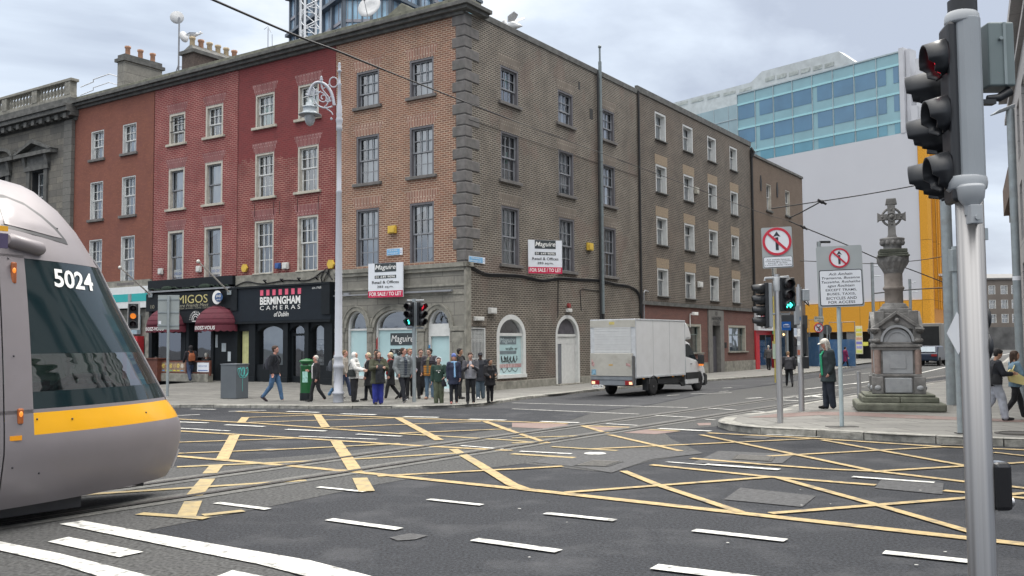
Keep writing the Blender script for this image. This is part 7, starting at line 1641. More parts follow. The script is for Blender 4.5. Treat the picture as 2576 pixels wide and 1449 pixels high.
q = MB(); q.box(-.12, -.1, .38, .82, .32, .43); o = q.build('number_plate', WLET, vn); q = MB(); V, F = text_mesh('10-D-27108', .38, .07); q._a([(-.124, .60-a, .375+c) for a, b, c in V], F); q.build('lettering', BLET, o)
q = MB(); q.box(.1, 5.5, -.45, .45, .38, .7); q.box(1.6, 4.0, -.9, -.82, .42, .62); q.prism([(3.3, -.9, .68), (4.15, -.9, .68), (4.15, -.9, .25), (3.9, -.9, .25)], (0, .06, 0)); q.box(.3, 4, .8, .9, .45, .7); q.build('chassis', VB, vn)
# cab
cabp = [(4.12, .30), (4.12, 2.02), (4.35, 2.04), (4.62, 1.95), (5.36, 1.22), (5.75, 1.12), (6.02, .92), (6.12, .60), (6.14, .38), (6.05, .26)]
q = MB(); K = 8; secs = [(-hwv+.02, .06), (-hwv-.0+.04+.0, .0), (-.3, 0), (.3, 0), (hwv-.04, 0), (hwv-.02, .06)]
q.prism([(u_, -.90, z) for u_, z in cabp], (0, 1.80, 0)); q.build('cab', VW, vn, bevel=.07)
q = MB(); q.prism([(4.13, -.95, 1.40), (4.13, -.97, .32), (5.25, -.97, .32), (5.25, -.97, .9), (5.6, -.96, 1.12), (5.3, -.95, 1.22)], (0, .1, 0)); q.build('door', VW, vn, bevel=.02)
q = MB(); q.prism([(4.18, -.925, 1.42), (4.2, -.915, 1.9), (4.42, -.915, 1.92), (4.6, -.915, 1.86), (5.22, -.925, 1.26)], (0, .03, 0)); q.build('side_window', pm('van_dark_glass', (.02, .03, .035), .08, .3, 3), vn)
q = MB(); q.prism([(4.68, -.78, 1.91), (5.34, -.82, 1.25), (5.34, .82, 1.25), (4.68, .78, 1.91)], (.02, 0, .02)); q.build('windscreen', pm('van_dark_glass', (.02, .03, .035), .08), vn)
q = MB(); q.box(4.13, 5.3, -.985, -.9, .52, .78); q.prism([(5.9, -.96, .2), (6.16, -.93, .26), (6.18, -.93, .62), (5.85, -.96, .72)], (0, 1.9, 0)); q.box(4.5, 4.66, -.985, -.97, 1.1, 1.13); q.build('side_trim', VB, vn, bevel=.01)
q = MB(); q.box(5.12, 5.3, -1.22, -1.0, 1.1, 1.48); q.box(5.15, 5.2, -1.05, -.9, 1.2, 1.3); q.build('wing_mirror', VB, vn, bevel=.03); q = MB(); q.box(5.30, 5.36, -1.15, -.98, 1.02, 1.16); q.build('flashing_indicator', LAMB, vn)
fr = [(4.1, 2.02), (4.1, 2.85), (4.35, 2.78), (4.6, 2.58), (4.78, 2.3), (4.82, 2.12), (4.74, 2.1), (4.5, 2.12)]
q = MB(); q.prism([(u_, -.9, z) for u_, z in fr], (0, 1.8, 0)); q.build('wind_deflector', VW, vn, bevel=.08)
for u_ in (1.33, 5.3):
    for s_ in (-1, 1):
        q = MB(); yy = s_*.86; q.lathe([(.23, -.1), (.32, -.1), (.345, -.06), (.345, .06), (.32, .1), (.23, .1)], n=24); o = q.build('wheel', TYRE, vn, loc=(u_, yy, .345)); o.rotation_euler = (R(90), 0, 0)
        q = MB(); q.lathe([(.05, .09), (.10, .07), (.12, .04), (.21, .05), (.235, .095)], n=24); q.lathe([(.04, .05), (.04, .11)], n=10); w2 = q.build('rim', RIM, o); w2.rotation_euler = (0, math.pi if s_ > 0 else 0, 0)
q = MB(); arch_ring(q, 4.92, 5.68, .42, .80, .07, -.975, -.90, n=14); q.build('wheel_arch', VW, vn); q = MB(); arch_ring(q, 4.94, 5.66, .42, .78, -.12, -.96, -.9, n=14); q.build('wheel_arch_liner', VB, vn)
q = MB(); q.box(.85, .88, -.97, -.75, .22, .62); q.tube([(.98, -.95, .45), (1.05, -.95, .66), (1.33, -.95, .74), (1.62, -.95, .66), (1.7, -.95, .45)], .03, 5); q.build('mudflap', VB, vn)

# distant traffic
def simple_vehicle(name, label, cat, cpx, ybase, rz, Ln, Wd, hh, body_m, kind):
    Yd = 2*2370/(ybase-849); B = AT(cpx, 850, Yd); t = thing(name, label, cat, (B.x, B.y, 0), rz)
    if kind == 'truck':
        q = MB(); q.box(0, Ln*.72, -Wd/2, Wd/2, .9, hh); q.build('box_body', body_m, t, bevel=.03); q = MB(); q.box(-.02, 0, -Wd*.44, Wd*.44, 1.0, hh-.25); q.build('rear_opening', BLACK, t)
        q = MB(); q.box(Ln*.74, Ln, -Wd*.45, Wd*.45, .6, hh*.72); q.build('cab', pm('dark_truck_cab', (.05, .06, .08), .4), t, bevel=.1); q = MB(); q.box(.1, Ln, -Wd*.3, Wd*.3, .5, .9); q.build('chassis', VB, t)
    elif kind == 'van':
        q = MB(); q.prism([(0, -Wd/2, .4), (0, -Wd/2, hh), (Ln*.7, -Wd/2, hh), (Ln*.85, -Wd/2, hh*.6), (Ln, -Wd/2, hh*.5), (Ln, -Wd/2, .4)], (0, Wd, 0)); q.build('body', body_m, t, bevel=.12); q = MB(); q.box(-.02, 0, -Wd*.38, Wd*.38, hh*.58, hh*.9); q.build('rear_window', BLACK, t)
    else:
        q = MB(); q.prism([(0, -Wd/2, .4), (-.05, -Wd/2, .95), (.1, -Wd/2, 1.05), (.35, -Wd/2, hh), (Ln*.55, -Wd/2, hh), (Ln*.75, -Wd/2, 1.05), (Ln, -Wd/2, .9), (Ln, -Wd/2, .4)], (0, Wd, 0)); q.build('body', body_m, t, bevel=.1)
        q = MB(); q.prism([(.06, -Wd*.4, 1.08), (.30, -Wd*.38, hh-.08), (.30, Wd*.38, hh-.08), (.06, Wd*.4, 1.08)], (-.03, 0, .02)); q.build('rear_window', pm('pale_rear_glass', (.35, .42, .48), .2), t)
        for s_ in (-1, 1): q = MB(); q.box(-.08, 0, min(s_*Wd*.47, s_*Wd*.25), max(s_*Wd*.47, s_*Wd*.25), .75, .92); q.build('tail_light', pm('red_tail_lens', (.28, .015, .02), .3), t)
    for u_ in (Ln*.18, Ln*.8):
        for s_ in (-1, 1):
            q = MB(); q.cyl((u_, s_*Wd*.46-.1, .35), (u_, s_*Wd*.46+.1, .35), .35, n=16); q.build('wheel', TYRE, t)
rzs = R(90-34)
simple_vehicle('parked_car', 'dark blue car seen from behind beside the fountain', 'car', 2326, 914, rzs, 4.4, 1.8, 1.55, pm('dark_blue_car', (.03, .045, .08), .3, .1, 1), 'car')
simple_vehicle('box_truck', 'grey box truck with open black rear beyond the fountain', 'truck', 2330, 909, rzs, 7.5, 2.3, 3.4, pm('truck_grey_side', (.26, .255, .24), .6, .08, 1), 'truck')
simple_vehicle('parked_van', 'white van parked ahead of the grey box truck', 'van', 2372, 903, rzs, 5.5, 2.0, 2.5, pm('far_van_white', (.6, .6, .6), .5, .05, 1), 'van')

# ------------------------------------------------------------------ hoarding, barriers, cafe terrace
HB = pm('hoarding_blue', (.07, .17, .34), .6, .12, 2, dirt=(.3, .38, .45), dscale=1.2, damt=.4)
def hoard(label, xa, xb, ya, Yd, mat, h_):
    A = AT(xa, 850, Yd); C_ = AT(xb, 850, Yd-1.5); c = (A+C_)/2; c.z = .1; t = thing('hoarding', label, 'hoarding', c, math.atan2(C_.y-A.y, C_.x-A.x)); Ln = (C_.xy-A.xy).length
    q = MB(); n = max(1, round(Ln/1.2))
    for k in range(n): q.box(-Ln/2+Ln*k/n+.01, -Ln/2+Ln*(k+1)/n-.01, -.03, .03, 0, h_)
    q.build('panel', mat, t); q = MB()
    for k in range(n+1): q.cyl((-Ln/2+Ln*k/n, .06, 0), (-Ln/2+Ln*k/n, .06, h_+1.3), .025, n=6)
    q.tube([(-Ln/2, .06, h_+1.3), (Ln/2, .06, h_+1.3)], .025, 5); q.build('scaffold_tube', GALV, t)
hoard('blue hoarding panels left of the man in the white cap', 2034, 2060, 0, 72, HB, 2.2); hoard('blue site hoarding with rails right of the sign post', 2086, 2150, 0, 72, HB, 2.0)
q = MB()
WD = pm('brown_wood_frame', (.13, .045, .03), .6, .2, 8); 
base_ = paved(460, 960); rzc = AL
cf = thing('cafe_barrier', 'low cafe barrier with food pictures in a brown frame outside the restaurant', 'barrier', (base_.x, base_.y, base_.z), rzc)
Lc = 3.9
q = MB(); q.box(-Lc/2, Lc/2-.1, -.05, .25, 0, .38); q.build('stone_base', STONE_P, cf, bevel=.02)
q = MB(); q.box(-Lc/2, Lc/2, -.03, .03, .40, .45); q.box(-Lc/2, Lc/2, -.03, .03, .92, .98)
for u_ in (-Lc/2, .25, Lc/2): q.box(u_-.04, u_+.04, -.04, .04, .3, 1.0)
q.build('frame', WD, cf)
q = MB(); q.box(-Lc/2+.04, .2, -.015, .015, .45, .92); pnl = q.build('menu_panel', pm('menu_brown', (.28, .19, .13), .5, .4, 7), cf)
rg = random.Random(9)
for k in range(7):
    u_ = -Lc/2+.22+k*.28; c = rg.choice(((.6, .5, .4), (.5, .2, .1), (.55, .42, .12), (.55, .5, .42), (.4, .28, .15))); q = MB(); q.cyl((u_, -.018, .74), (u_, -.022, .74), .11, n=14); q.build('food_picture', pm('dish_'+'abcdefg'[k], c, .5, .5, 25), pnl)
    q = MB(); q.box(u_-.1, u_+.1, -.022, -.017, .49, .54); q.build('caption', pm('caption_'+'abcdefg'[k], rg.choice(((.6, .55, .05), (.15, .35, .6), (.6, .6, .6), (.2, .45, .2))), .5), pnl)
q = MB(); q.box(.3, 1.05, -.015, .015, .45, .92); q.build('dark_panel', BLACK, cf); q = MB(); q.box(1.05, Lc/2-.06, -.02, .015, .47, .9); o = q.build('white_panel', SWH, cf); q = MB(); add_text(q, 'KIDS EAT FREE', 1.45, -.024, .74, .6, .07); q.box(1.12, 1.8, -.026, -.02, .52, .56); q.build('lettering', pm('blue_lettering', (.08, .16, .4), .5), o)
wc = AT(394, 884, base_.y+1.2); wc.z = pave_z(wc.x, wc.y); tt = MB(); tt.box(-.5, .5, -.3, .3, 0, 1.05); tt.box(-.55, .55, -.35, .35, 1.05, 1.10)
for k in range(6): tt.box(-.48+k*.165, -.34+k*.165, -.31, -.3, .05, 1.0)
tag(tt.build('wooden_counter', WD, loc=wc, rotz=AL), 'brown wooden counter at the left end of the cafe barrier', 'counter')
def chair(label, x_, y_, rz):
    p = AT(x_, y_, base_.y+.9); p.z = pave_z(p.x, p.y); t = thing('cafe_chair', label, 'chair', p, rz, group='woven chairs on the cafe terrace')
    q = MB(); q.lathe([(.22, .44), (.23, .47), (.02, .48)], n=16); q.build('seat', pm('wicker_grey', (.30, .29, .27), .7, .3, 40), t)
    q = MB(); q.tube([(.22*math.cos(R(a)), .22*math.sin(R(a)), .47+.42*math.sin(R((a)/1.0))) for a in range(0, 181, 15)], .025, 6); q.tube([(.23*math.cos(R(a)), .23*math.sin(R(a)), .80) for a in range(30, 151, 12)], .05, 5); q.build('backrest', pm('wicker_grey', (.30, .29, .27), .7), t)
    for sx_ in (-1, 1):
        for sy in (-1, 1): q = MB(); q.cyl((sx_*.17, sy*.17, 0), (sx_*.14, sy*.14, .45), .014, n=6); q.build('leg', FG2, t)
chair('empty woven chair just right of the sign pole', 429, 900, R(120)); chair('woven chair with a person in black sitting on it', 517, 900, R(150))
p = AT(452, 905, base_.y+.9); p.z = pave_z(p.x, p.y); t = thing('cafe_table', 'round metal cafe table behind the barrier', 'table', p); q = MB(); q.cyl((0, 0, .72), (0, 0, .74), .36, n=20); q.build('table_top', ALU, t); q = MB(); q.cyl((0, 0, 0), (0, 0, .72), .025); q.cyl((0, 0, 0), (0, 0, .03), .2, n=14); q.build('leg', WIRE, t)
# ------------------------------------------------------------------ people
def rem(o, vox, smooth_it=3, disp=0.0):
    m_ = o.modifiers.new('remesh', 'REMESH'); m_.mode = 'VOXEL'; m_.voxel_size = vox; m_.use_smooth_shade = True
    if smooth_it: s_ = o.modifiers.new('smooth', 'SMOOTH'); s_.iterations = smooth_it; s_.factor = .5
    if disp:
        tx = bpy.data.textures.get('cloth_folds') or bpy.data.textures.new('cloth_folds', 'CLOUDS'); tx.noise_scale = .13
        d_ = o.modifiers.new('folds', 'DISPLACE'); d_.texture = tx; d_.strength = disp; d_.mid_level = .5
    return o
def cap_(q, a, b, r0, r1, n=12):
    a = Vector(a); b = Vector(b)
    if (b-a).length < 1e-4: return q.ball(tuple(a), r0, n, 8)
    q.cyl(a, b, r0, r1, n); q.ball(tuple(a), r0, n, 8); q.ball(tuple(b), r1, n, 8); return q
def loft(q, rings, n=20):
    """rings: (centre, half width, half depth, forward unit vector)"""
    v = []
    for c, rx_, ry_, f in rings:
        c = Vector(c); f = Vector(f); sd_ = Vector((f.y, -f.x, 0)).normalized()
        for j in range(n): t = 2*math.pi*j/n; v.append(tuple(c+sd_*rx_*math.cos(t)+f*ry_*math.sin(t)))
    K = len(rings)
    q._a(v, [(i*n+j, i*n+(j+1) % n, (i+1)*n+(j+1) % n, (i+1)*n+j) for i in range(K-1) for j in range(n)], True)
    q._a(v, [tuple(range(n))[::-1], tuple(range((K-1)*n, K*n))]); return q
SKIN = {'light': (.50, .30, .23), 'pink': (.52, .27, .21), 'tan': (.36, .20, .13), 'dark': (.07, .038, .025)}
def cloth(c, nm=None): return pm(nm or 'cloth_%d_%d_%d' % tuple(int(x*255) for x in c), c, .88, .22, 9, bump=.3, bscale=120)
HAIRC = {'brown': (.045, .025, .016), 'black': (.010, .009, .009), 'blond': (.50, .42, .28), 'white': (.55, .53, .48), 'fair': (.20, .12, .06), 'red': (.07, .02, .015)}
def person(label, base, Hm, rz, legs=((0, 0), (0, 0)), arms=((5, 12, 15), (5, 12, 15)), lean=0, headyaw=0, headdown=0, skin='light', hair='short', hairc='brown', top=(.02, .02, .025), topstyle='jacket', bottom=(.015, .017, .03), bottomstyle='slim',
           shoes=(.02, .02, .02), sole=None, inner=None, female=False, seated=False, scarf=None, glasses=False, hat=None, group=None, build=1.0, beard=False, hood=None, panel=None, print_=None, name='person'):
    t = thing(name, label, 'person', base, R(rz), group=group); h = Hm
    F_ = Vector((0, -1, 0)); X = Vector((1, 0, 0)); Zv = Vector((0, 0, 1))
    L1, L2, an = .245*h, .24*h, .045*h; hw = (.052 if not female else .05)*h
    def leg(side, a, k):
        hp_ = Vector((side*hw, 0, 0)); d1_ = Vector((0, -math.sin(R(a)), -math.cos(R(a)))); kn = hp_+d1_*L1; b = a-k; d2_ = Vector((side*.02, -math.sin(R(b)), -math.cos(R(b)))); ak = kn+d2_*L2; return hp_, kn, ak, b
    LG = [leg(-1, *legs[0]), leg(1, *legs[1])]
    hipz = max(-g_[2].z for g_ in LG)+an if not seated else .47
    up = Vector((0, -math.sin(R(lean)), math.cos(R(lean)))); fw = Vector((0, -math.cos(R(lean)), -math.sin(R(lean))))
    O = Vector((0, 0, hipz)); LG = [(a+O, b+O, c+O, d) for a, b, c, d in LG]
    T = lambda x_, y_, z_: O+X*x_*h+fw*y_*h+up*z_*h           # torso space
    build *= 1.1; sw_ = (.110 if not female else .098)*h*(.5+.5*build)
    sh = [T(0, 0, .285)+X*s_*sw_ for s_ in (-1, 1)]
    AR_ = []
    for i, s_ in enumerate((-1, 1)):
        f_, ab, el = arms[i]; d = Vector((s_*math.sin(R(ab)), -math.sin(R(f_))*math.cos(R(ab)), -math.cos(R(f_))*math.cos(R(ab)))); e = sh[i]+d*.168*h
        fo = f_+el; inw = -s_*(.6 if el > 60 else .38 if el > 22 else .1)
        d2_ = Vector((s_*math.sin(R(ab))*.3+inw*math.sin(R(min(el, 90))), -math.sin(R(fo)), -math.cos(R(fo)))).normalized(); w3 = e+d2_*.140*h; AR_.append((sh[i], e, w3, d2_))
    nk = T(0, .0, .305); hd = T(0, .02, .40)+F_*math.sin(R(headdown))*.03*h
    # --- one continuous body
    q = MB(); b_ = build
    loft(q, [(T(0, 0, -.03), .085*h, .06*h, fw), (T(0, 0, .05), .082*h*b_, .058*h*b_, fw), (T(0, 0, .13), .075*h*b_, .055*h*b_, fw), (T(0, .0, .22), .088*h*b_, .06*h*b_, fw), (T(0, 0, .28), .085*h, .05*h, fw), (T(0, 0, .305), .04*h, .035*h, fw)])
    cap_(q, T(0, 0, .28), T(0, .012, .36), .034*h, .030*h)
    for i in range(2):
        cap_(q, sh[i], AR_[i][1], .030*h, .024*h); cap_(q, AR_[i][1], AR_[i][2], .023*h, .016*h)
        hp_, kn, ak, sb = LG[i]; cap_(q, hp_, kn, .048*h, .033*h); cap_(q, kn, ak, .031*h, .014*h); cap_(q, ak, ak+Vector((0, -.03*h, -.022*h)), .015*h, .010*h)
        wr = AR_[i][2]; d = AR_[i][3]; s_ = (-1, 1)[i]; sdv = d.cross(Vector((s_, 0, 0))) 
        if sdv.length < .2: sdv = d.cross(Zv)
        sdv.normalize(); nv = sdv.cross(d).normalized()
        pc = wr+d*.038*h/1.0
        for k in range(4):
            off = sdv*(k-1.5)*.0105*h; L_ = (.040, .045, .042, .033)[k]*h; r_ = .0056*h
            a0 = wr+d*.010*h+off*.7; a1 = wr+d*.052*h+off; cap_(q, a0, a1, .0085*h, .007*h, 8)
            c1 = (d*.85+nv*.5*(-s_)).normalized(); a2 = a1+c1*L_*.5; c2 = (d*.35+nv*.9*(-s_)).normalized(); a3 = a2+c2*L_*.5; cap_(q, a1, a2, r_, r_*.95, 8); cap_(q, a2, a3, r_*.95, r_*.85, 8)
        th = sdv*-.02*h; cap_(q, wr+d*.012*h+th*.6, wr+d*.036*h+th*1.35, .0075*h, .0068*h, 8); cap_(q, wr+d*.036*h+th*1.35, wr+d*.056*h+th*1.3+nv*.008*h*(-s_), .0062*h, .0055*h, 8)
    # head on the neck
    yw = R(headyaw); hf = Matrix.Rotation(yw, 3, 'Z') @ F_; hx = Matrix.Rotation(yw, 3, 'Z') @ X; ca, sa = math.cos(R(headdown)), math.sin(R(headdown)); hu = (Zv*ca-hf*(-sa)).normalized() if headdown else Zv; hu = (Zv*ca+hf*sa).normalized(); hf2 = (hf*ca-Zv*sa).normalized()
    HP = lambda x_, y_, z_: hd+hx*x_*h+hf2*y_*h+hu*z_*h
    bm_ = Matrix((hx, hf2, hu)).transposed().to_4x4(); bm_.translation = hd
    old = q.M; q.M = bm_
    q.ball((0, -.004*h, .014*h), .050*h, 14, 10, (.92, 1.12, 1.05)); q.ball((0, .012*h, -.020*h), .038*h, 12, 8, (.88, .98, 1.12)); q.ball((0, .045*h, -.002*h), .0095*h, 8, 6, (.8, 1.1, 1.6)); q.ball((0, .030*h, -.043*h), .014*h, 8, 6); q.ball((0, .043*h, -.024*h), .0085*h, 8, 6, (1.5, .6, .7))
    for s_ in (-1, 1): q.ball((s_*.044*h, -.004*h, -.004*h), .011*h, 8, 6, (.5, .8, 1.4))
    q.M = old
    rem(q.build('body', pm('skin_'+skin, SKIN[skin], .55, .08, 12), t), .0092, 2)
    q = MB(); q.M = bm_
    for s_ in (-1, 1): q.ball((s_*.0175*h, .042*h, .008*h), .0048*h, 8, 6)
    q.build('eye', BLACK, t)
    q = MB(); q.M = bm_; q.ball((0, .0505*h, -.026*h), .010*h, 8, 6, (1.1, .3, .28)); q.build('mouth', pm('lips', (.30, .10, .09), .5), t)
    if glasses:
        q = MB(); q.M = bm_
        for s_ in (-1, 1): q.ball((s_*.018*h, .050*h, .008*h), .0125*h, 10, 6, (1.05, .3, .75)); q.cyl((s_*.03*h, .046*h, .012*h), (s_*.043*h, .0, .010*h), .002*h, n=5)
        q.build('glasses', BLACK, t)
    # hair and hats
    hm = pm('hair_'+hairc, HAIRC[hairc], .75, .3, 25, bump=.5, bscale=90); q = MB(); q.M = bm_
    if hair in ('short', 'long', 'crop'):
        tk = 1.10 if hair == 'crop' else 1.17
        q.ball((0, -.017*h, .027*h), .048*h*tk, 14, 10, (.94, 1.06, .98)); q.ball((0, -.026*h, .0), .043*h, 12, 8, (1.0, .95, 1.1))
        if hair == 'short': q.ball((0, .018*h, .052*h), .030*h, 10, 6, (1.15, .9, .7))
        if hair == 'long':
            for s_ in (-1, 1): cap_(q, (s_*.038*h, -.006*h, .02*h), (s_*.045*h, .006*h, -.095*h), .020*h, .013*h, 8)
            cap_(q, (0, -.04*h, 0), (0, -.05*h, -.12*h), .042*h, .028*h, 10)
    if hair != 'none': rem(q.build('hair', hm, t), .013, 2, .012)
    if hat:
        kind, hc = hat; q = MB(); q.M = bm_
        if kind == 'cap': q.ball((0, -.004*h, .032*h), .055*h, 14, 10, (.95, 1.12, .85)); q.prism([(-.036*h, .038*h, .030*h), (.036*h, .038*h, .030*h), (.026*h, .092*h, .018*h), (-.026*h, .092*h, .018*h)], (0, 0, .006*h))
        elif kind == 'beanie': q.ball((0, -.006*h, .034*h), .056*h, 14, 10, (.95, 1.06, 1.08))
        elif kind == 'headscarf': q.ball((0, -.024*h, .010*h), .060*h, 14, 10, (.92, 1.08, 1.12)); cap_(q, (0, -.01*h, -.04*h), (0, .0, -.085*h), .045*h, .06*h, 12)
        elif kind == 'hood': q.ball((0, -.026*h, .012*h), .062*h, 14, 10, (.95, 1.05, 1.1)); cap_(q, (0, -.02*h, -.03*h), (0, -.02*h, -.08*h), .05*h, .06*h, 12)
        o = q.build({'cap': 'cap', 'beanie': 'beanie', 'headscarf': 'headscarf', 'hood': 'hood'}[kind], cloth(hc), t)
        if kind != 'cap': rem(o, .014, 2, .008)
        if kind == 'headphones': pass
    # upper garment
    pf = 1.0; ext = {'jacket': -.05, 'puffer': -.06, 'coat': -.22, 'long': -.30, 'hoodie': -.035, 'parka': -.14}[topstyle]; pf = {'puffer': 1.22, 'parka': 1.18, 'coat': 1.08, 'long': 1.08, 'hoodie': 1.06, 'jacket': 1.08}[topstyle]*b_
    q = MB(); rg_ = [(T(0, 0, ext), (.098 if ext > -.1 else .110)*h*pf, .072*h*pf, fw), (T(0, 0, ext*.4), .094*h*pf, .070*h*pf, fw), (T(0, 0, .07), .088*h*pf, .068*h*pf, fw), (T(0, 0, .15), .088*h*pf, .068*h*pf, fw), (T(0, 0, .22), .096*h*pf, .072*h*pf, fw), (T(0, 0, .275), .092*h, .06*h, fw), (T(0, .004, .312), .047*h, .042*h, fw)]
    if ext < -.1 and not seated: rg_ = [(Vector((0, 0, hipz+ext*h)), .105*h*pf, .08*h*pf, F_)]+rg_[1:]
    loft(q, rg_)
    for i in range(2): cap_(q, sh[i]-Vector((0, 0, .006*h)), AR_[i][1], .041*h*pf, .034*h*pf); cap_(q, AR_[i][1], AR_[i][1].lerp(AR_[i][2], .93), .033*h*pf, .025*h*pf)
    if topstyle in ('puffer', 'hoodie', 'parka'): cap_(q, T(-.03, -.03, .31), T(.03, -.03, .31), .03*h, .03*h)
    tm = cloth(top); o = rem(q.build('jacket' if topstyle != 'hoodie' else 'sweatshirt', tm, t), .016, 2, .022 if topstyle != 'puffer' else .03)
    if topstyle == 'puffer':
        q = MB()
        for k in range(7):
            z_ = -.04+k*.045; r_ = .094*h*pf if z_ < .2 else .097*h*pf; q.tube([tuple(T(0, 0, z_)+X*r_*1.02*math.cos(a_)+fw*.073*h*pf*1.03*math.sin(a_)) for a_ in [2*math.pi*j/20 for j in range(20)]], .012*h*.5, 5, closed=True)
        q.build('quilted_seam', pm('quilt_seam', tuple(c*.55 for c in top), .8) if False else tm, t)
    if inner:                                    # open front showing what is worn beneath
        q = MB(); r_ = .073*h*pf+.012
        q._a([tuple(T(-.022, 0, ext*.3)+fw*r_), tuple(T(.022, 0, ext*.3)+fw*r_), tuple(T(.026, 0, .15)+fw*r_), tuple(T(.030, 0, .25)+fw*(r_+.0)), tuple(T(.016, .0, .31)+fw*(.05*h)), tuple(T(-.016, 0, .31)+fw*(.05*h)), tuple(T(-.030, 0, .25)+fw*r_), tuple(T(-.026, 0, .15)+fw*r_)], [(0, 1, 2, 7), (7, 2, 3, 6), (6, 3, 4, 5)])
        o = q.build('shirt', cloth(inner), t); o.modifiers.new('thickness', 'SOLIDIFY').thickness = .02
    if panel:                                    # contrasting lower half of the jacket
        q = MB(); loft(q, [(T(0, 0, ext-.002), .101*h*pf, .076*h*pf, fw), (T(0, 0, .06), .096*h*pf, .076*h*pf, fw), (T(0, 0, .15), .094*h*pf, .075*h*pf, fw)]); rem(q.build('jacket_panel', cloth(panel), t), .016, 1, .02)
    if print_:
        q = MB(); V, F = text_mesh(print_, .10*h, .022*h); r_ = .072*h*pf+.02; q._a([tuple(T(0, 0, .20)+X*v[0]+fw*r_+up*v[2]) for v in V], F); q.ball(tuple(T(.005, 0, .165)+fw*r_), .012*h, 8, 6, (1.2, .3, 1)); q.build('sweatshirt_print', WLET, t)
    if scarf:
        q = MB(); q.tube([tuple(nk+Vector((.05*h*math.cos(a_), .045*h*math.sin(a_), .006*h))) for a_ in [2*math.pi*j/14 for j in range(14)]], .020*h, 8, closed=True); cap_(q, nk+fw*.06*h+X*.01*h, T(.02, .09, .02), .018*h, .022*h, 8); rem(q.build('scarf', cloth(scarf), t), .014, 1, .01)
    # legs
    wd = {'slim': 1.0, 'wide': 1.45, 'baggy': 1.3, 'skirt': 1.6}[bottomstyle]; q = MB(); loft(q, [(T(0, 0, -.035), .088*h, .064*h, fw), (T(0, 0, .0), .088*h, .064*h, fw), (T(0, 0, .06), .082*h, .060*h, fw)])
    for i in range(2):
        hp_, kn, ak, sb = LG[i]; cap_(q, hp_-Vector((0, 0, .01*h)), kn, .058*h*(1+(wd-1)*.4), .043*h*wd); cap_(q, kn, kn.lerp(ak, .99), .042*h*wd, .033*h*wd)
    if bottomstyle == 'skirt': loft(q, [(Vector((0, 0, hipz-.36*h)), .10*h, .07*h, F_), (Vector((0, 0, hipz-.1*h)), .095*h, .068*h, F_), (T(0, 0, .04), .085*h, .062*h, fw)])
    rem(q.build('trousers', cloth(bottom), t), .016, 2, .022)
    for i in range(2):
        ak = LG[i][2]; sb = LG[i][3]; tilt = max(-50, min(50, -sb if abs(sb) > 12 else 0)); d = Vector((0, -math.cos(R(tilt*.8)), math.sin(R(tilt*.8))*(-1 if tilt > 0 else 1)*(1 if sb > 0 else -1)*(1)))
        d = Vector((0, -1, 0)) if abs(sb) <= 12 else (Vector((0, -1, .45)).normalized() if sb > 0 else Vector((0, -1, -.75)).normalized())
        hl = ak+Vector((0, .018*h, -.022*h)) if sb >= -12 else ak+Vector((0, .02*h, -.005*h)); toe = hl+d*.118*h; md = hl.lerp(toe, .5)
        q = MB(); cap_(q, hl, md+Vector((0, 0, .004*h)), .025*h, .025*h, 10); cap_(q, md, toe, .026*h, .019*h, 10); cap_(q, hl, ak+Vector((0, .004*h, .014*h)), .025*h, .027*h, 10); o = rem(q.build('shoe', cloth(shoes), t), .010, 1)
        if sole: q = MB(); n = (toe-hl).normalized(); u_ = Vector((1, 0, 0)); pr = n.cross(u_).normalized(); pr = pr if pr.z < 0 else -pr; q.prism([tuple(hl-n*.02*h-u_*.017*h+pr*.014*h), tuple(toe+n*.012*h-u_*.014*h+pr*.010*h), tuple(toe+n*.012*h+u_*.014*h+pr*.010*h), tuple(hl-n*.02*h+u_*.017*h+pr*.014*h)], tuple(pr*.009*h)); q.build('sole', cloth(sole), o)
        return t, dict(T=T, hands=[AR_[i][2]+AR_[i][3]*.05*h for i in range(2)], sh=sh, h=h, fw=fw, hd=hd)
def carried(name, label, cat, owner, build_fn):
    t, info = owner; q = MB(); mat, parts = build_fn(q, info); rz = t.rotation_euler.z
    o = q.build(name, mat, loc=t.location, rotz=rz); tag(o, label, cat); 
    for pn, pq, pmat in parts: pq.build(pn, pmat, o)
    return o
def backpack(col, back=1.0, w_=.15, name=None):
    def f(q, I):
        h, T = I['h'], I['T']; loft(q, [(T(0, -.105, .05), .085*h, .055*h, I['fw']), (T(0, -.115, .12), .092*h, .068*h, I['fw']), (T(0, -.11, .22), .085*h, .055*h, I['fw']), (T(0, -.10, .27), .055*h, .035*h, I['fw'])]); p = MB()
        for s_ in (-1, 1): p.tube(smooth([T(s_*.05, -.08, .27), T(s_*.06, 0, .315), T(s_*.06, .085, .25), T(s_*.075, .06, .15), T(s_*.07, -.07, .08)], 4), .012*h, 6)
        pk = MB(); pk.bc(tuple(T(0, -.185, .11)), (.11*h, .02*h, .09*h)); return cloth(col), [('strap', p, cloth(tuple(c*.7 for c in col))), ('pocket', pk, cloth(col))]
    return f
def ppl(label, x_, yf, yt, rz, z0=None, gfun=paved, **k):
    b = gfun(x_, yf); Hm = (AT(x_, yt, b.y).z-b.z)*k.pop('hs', 1.0); return person(label, b, Hm, rz, **k)
WALK = ((17, 10), (-9, 26)); WALK2 = ((-10, 28), (18, 8)); STEP = ((9, 5), (-6, 10)); STAND = ((2, 2), (-2, 2))
GR = 'people waiting to cross at the corner'
BLK = (.014, .015, .018); NAVY = (.018, .024, .05); JEAN = (.05, .10, .19); OLIVE = (.055, .058, .035)
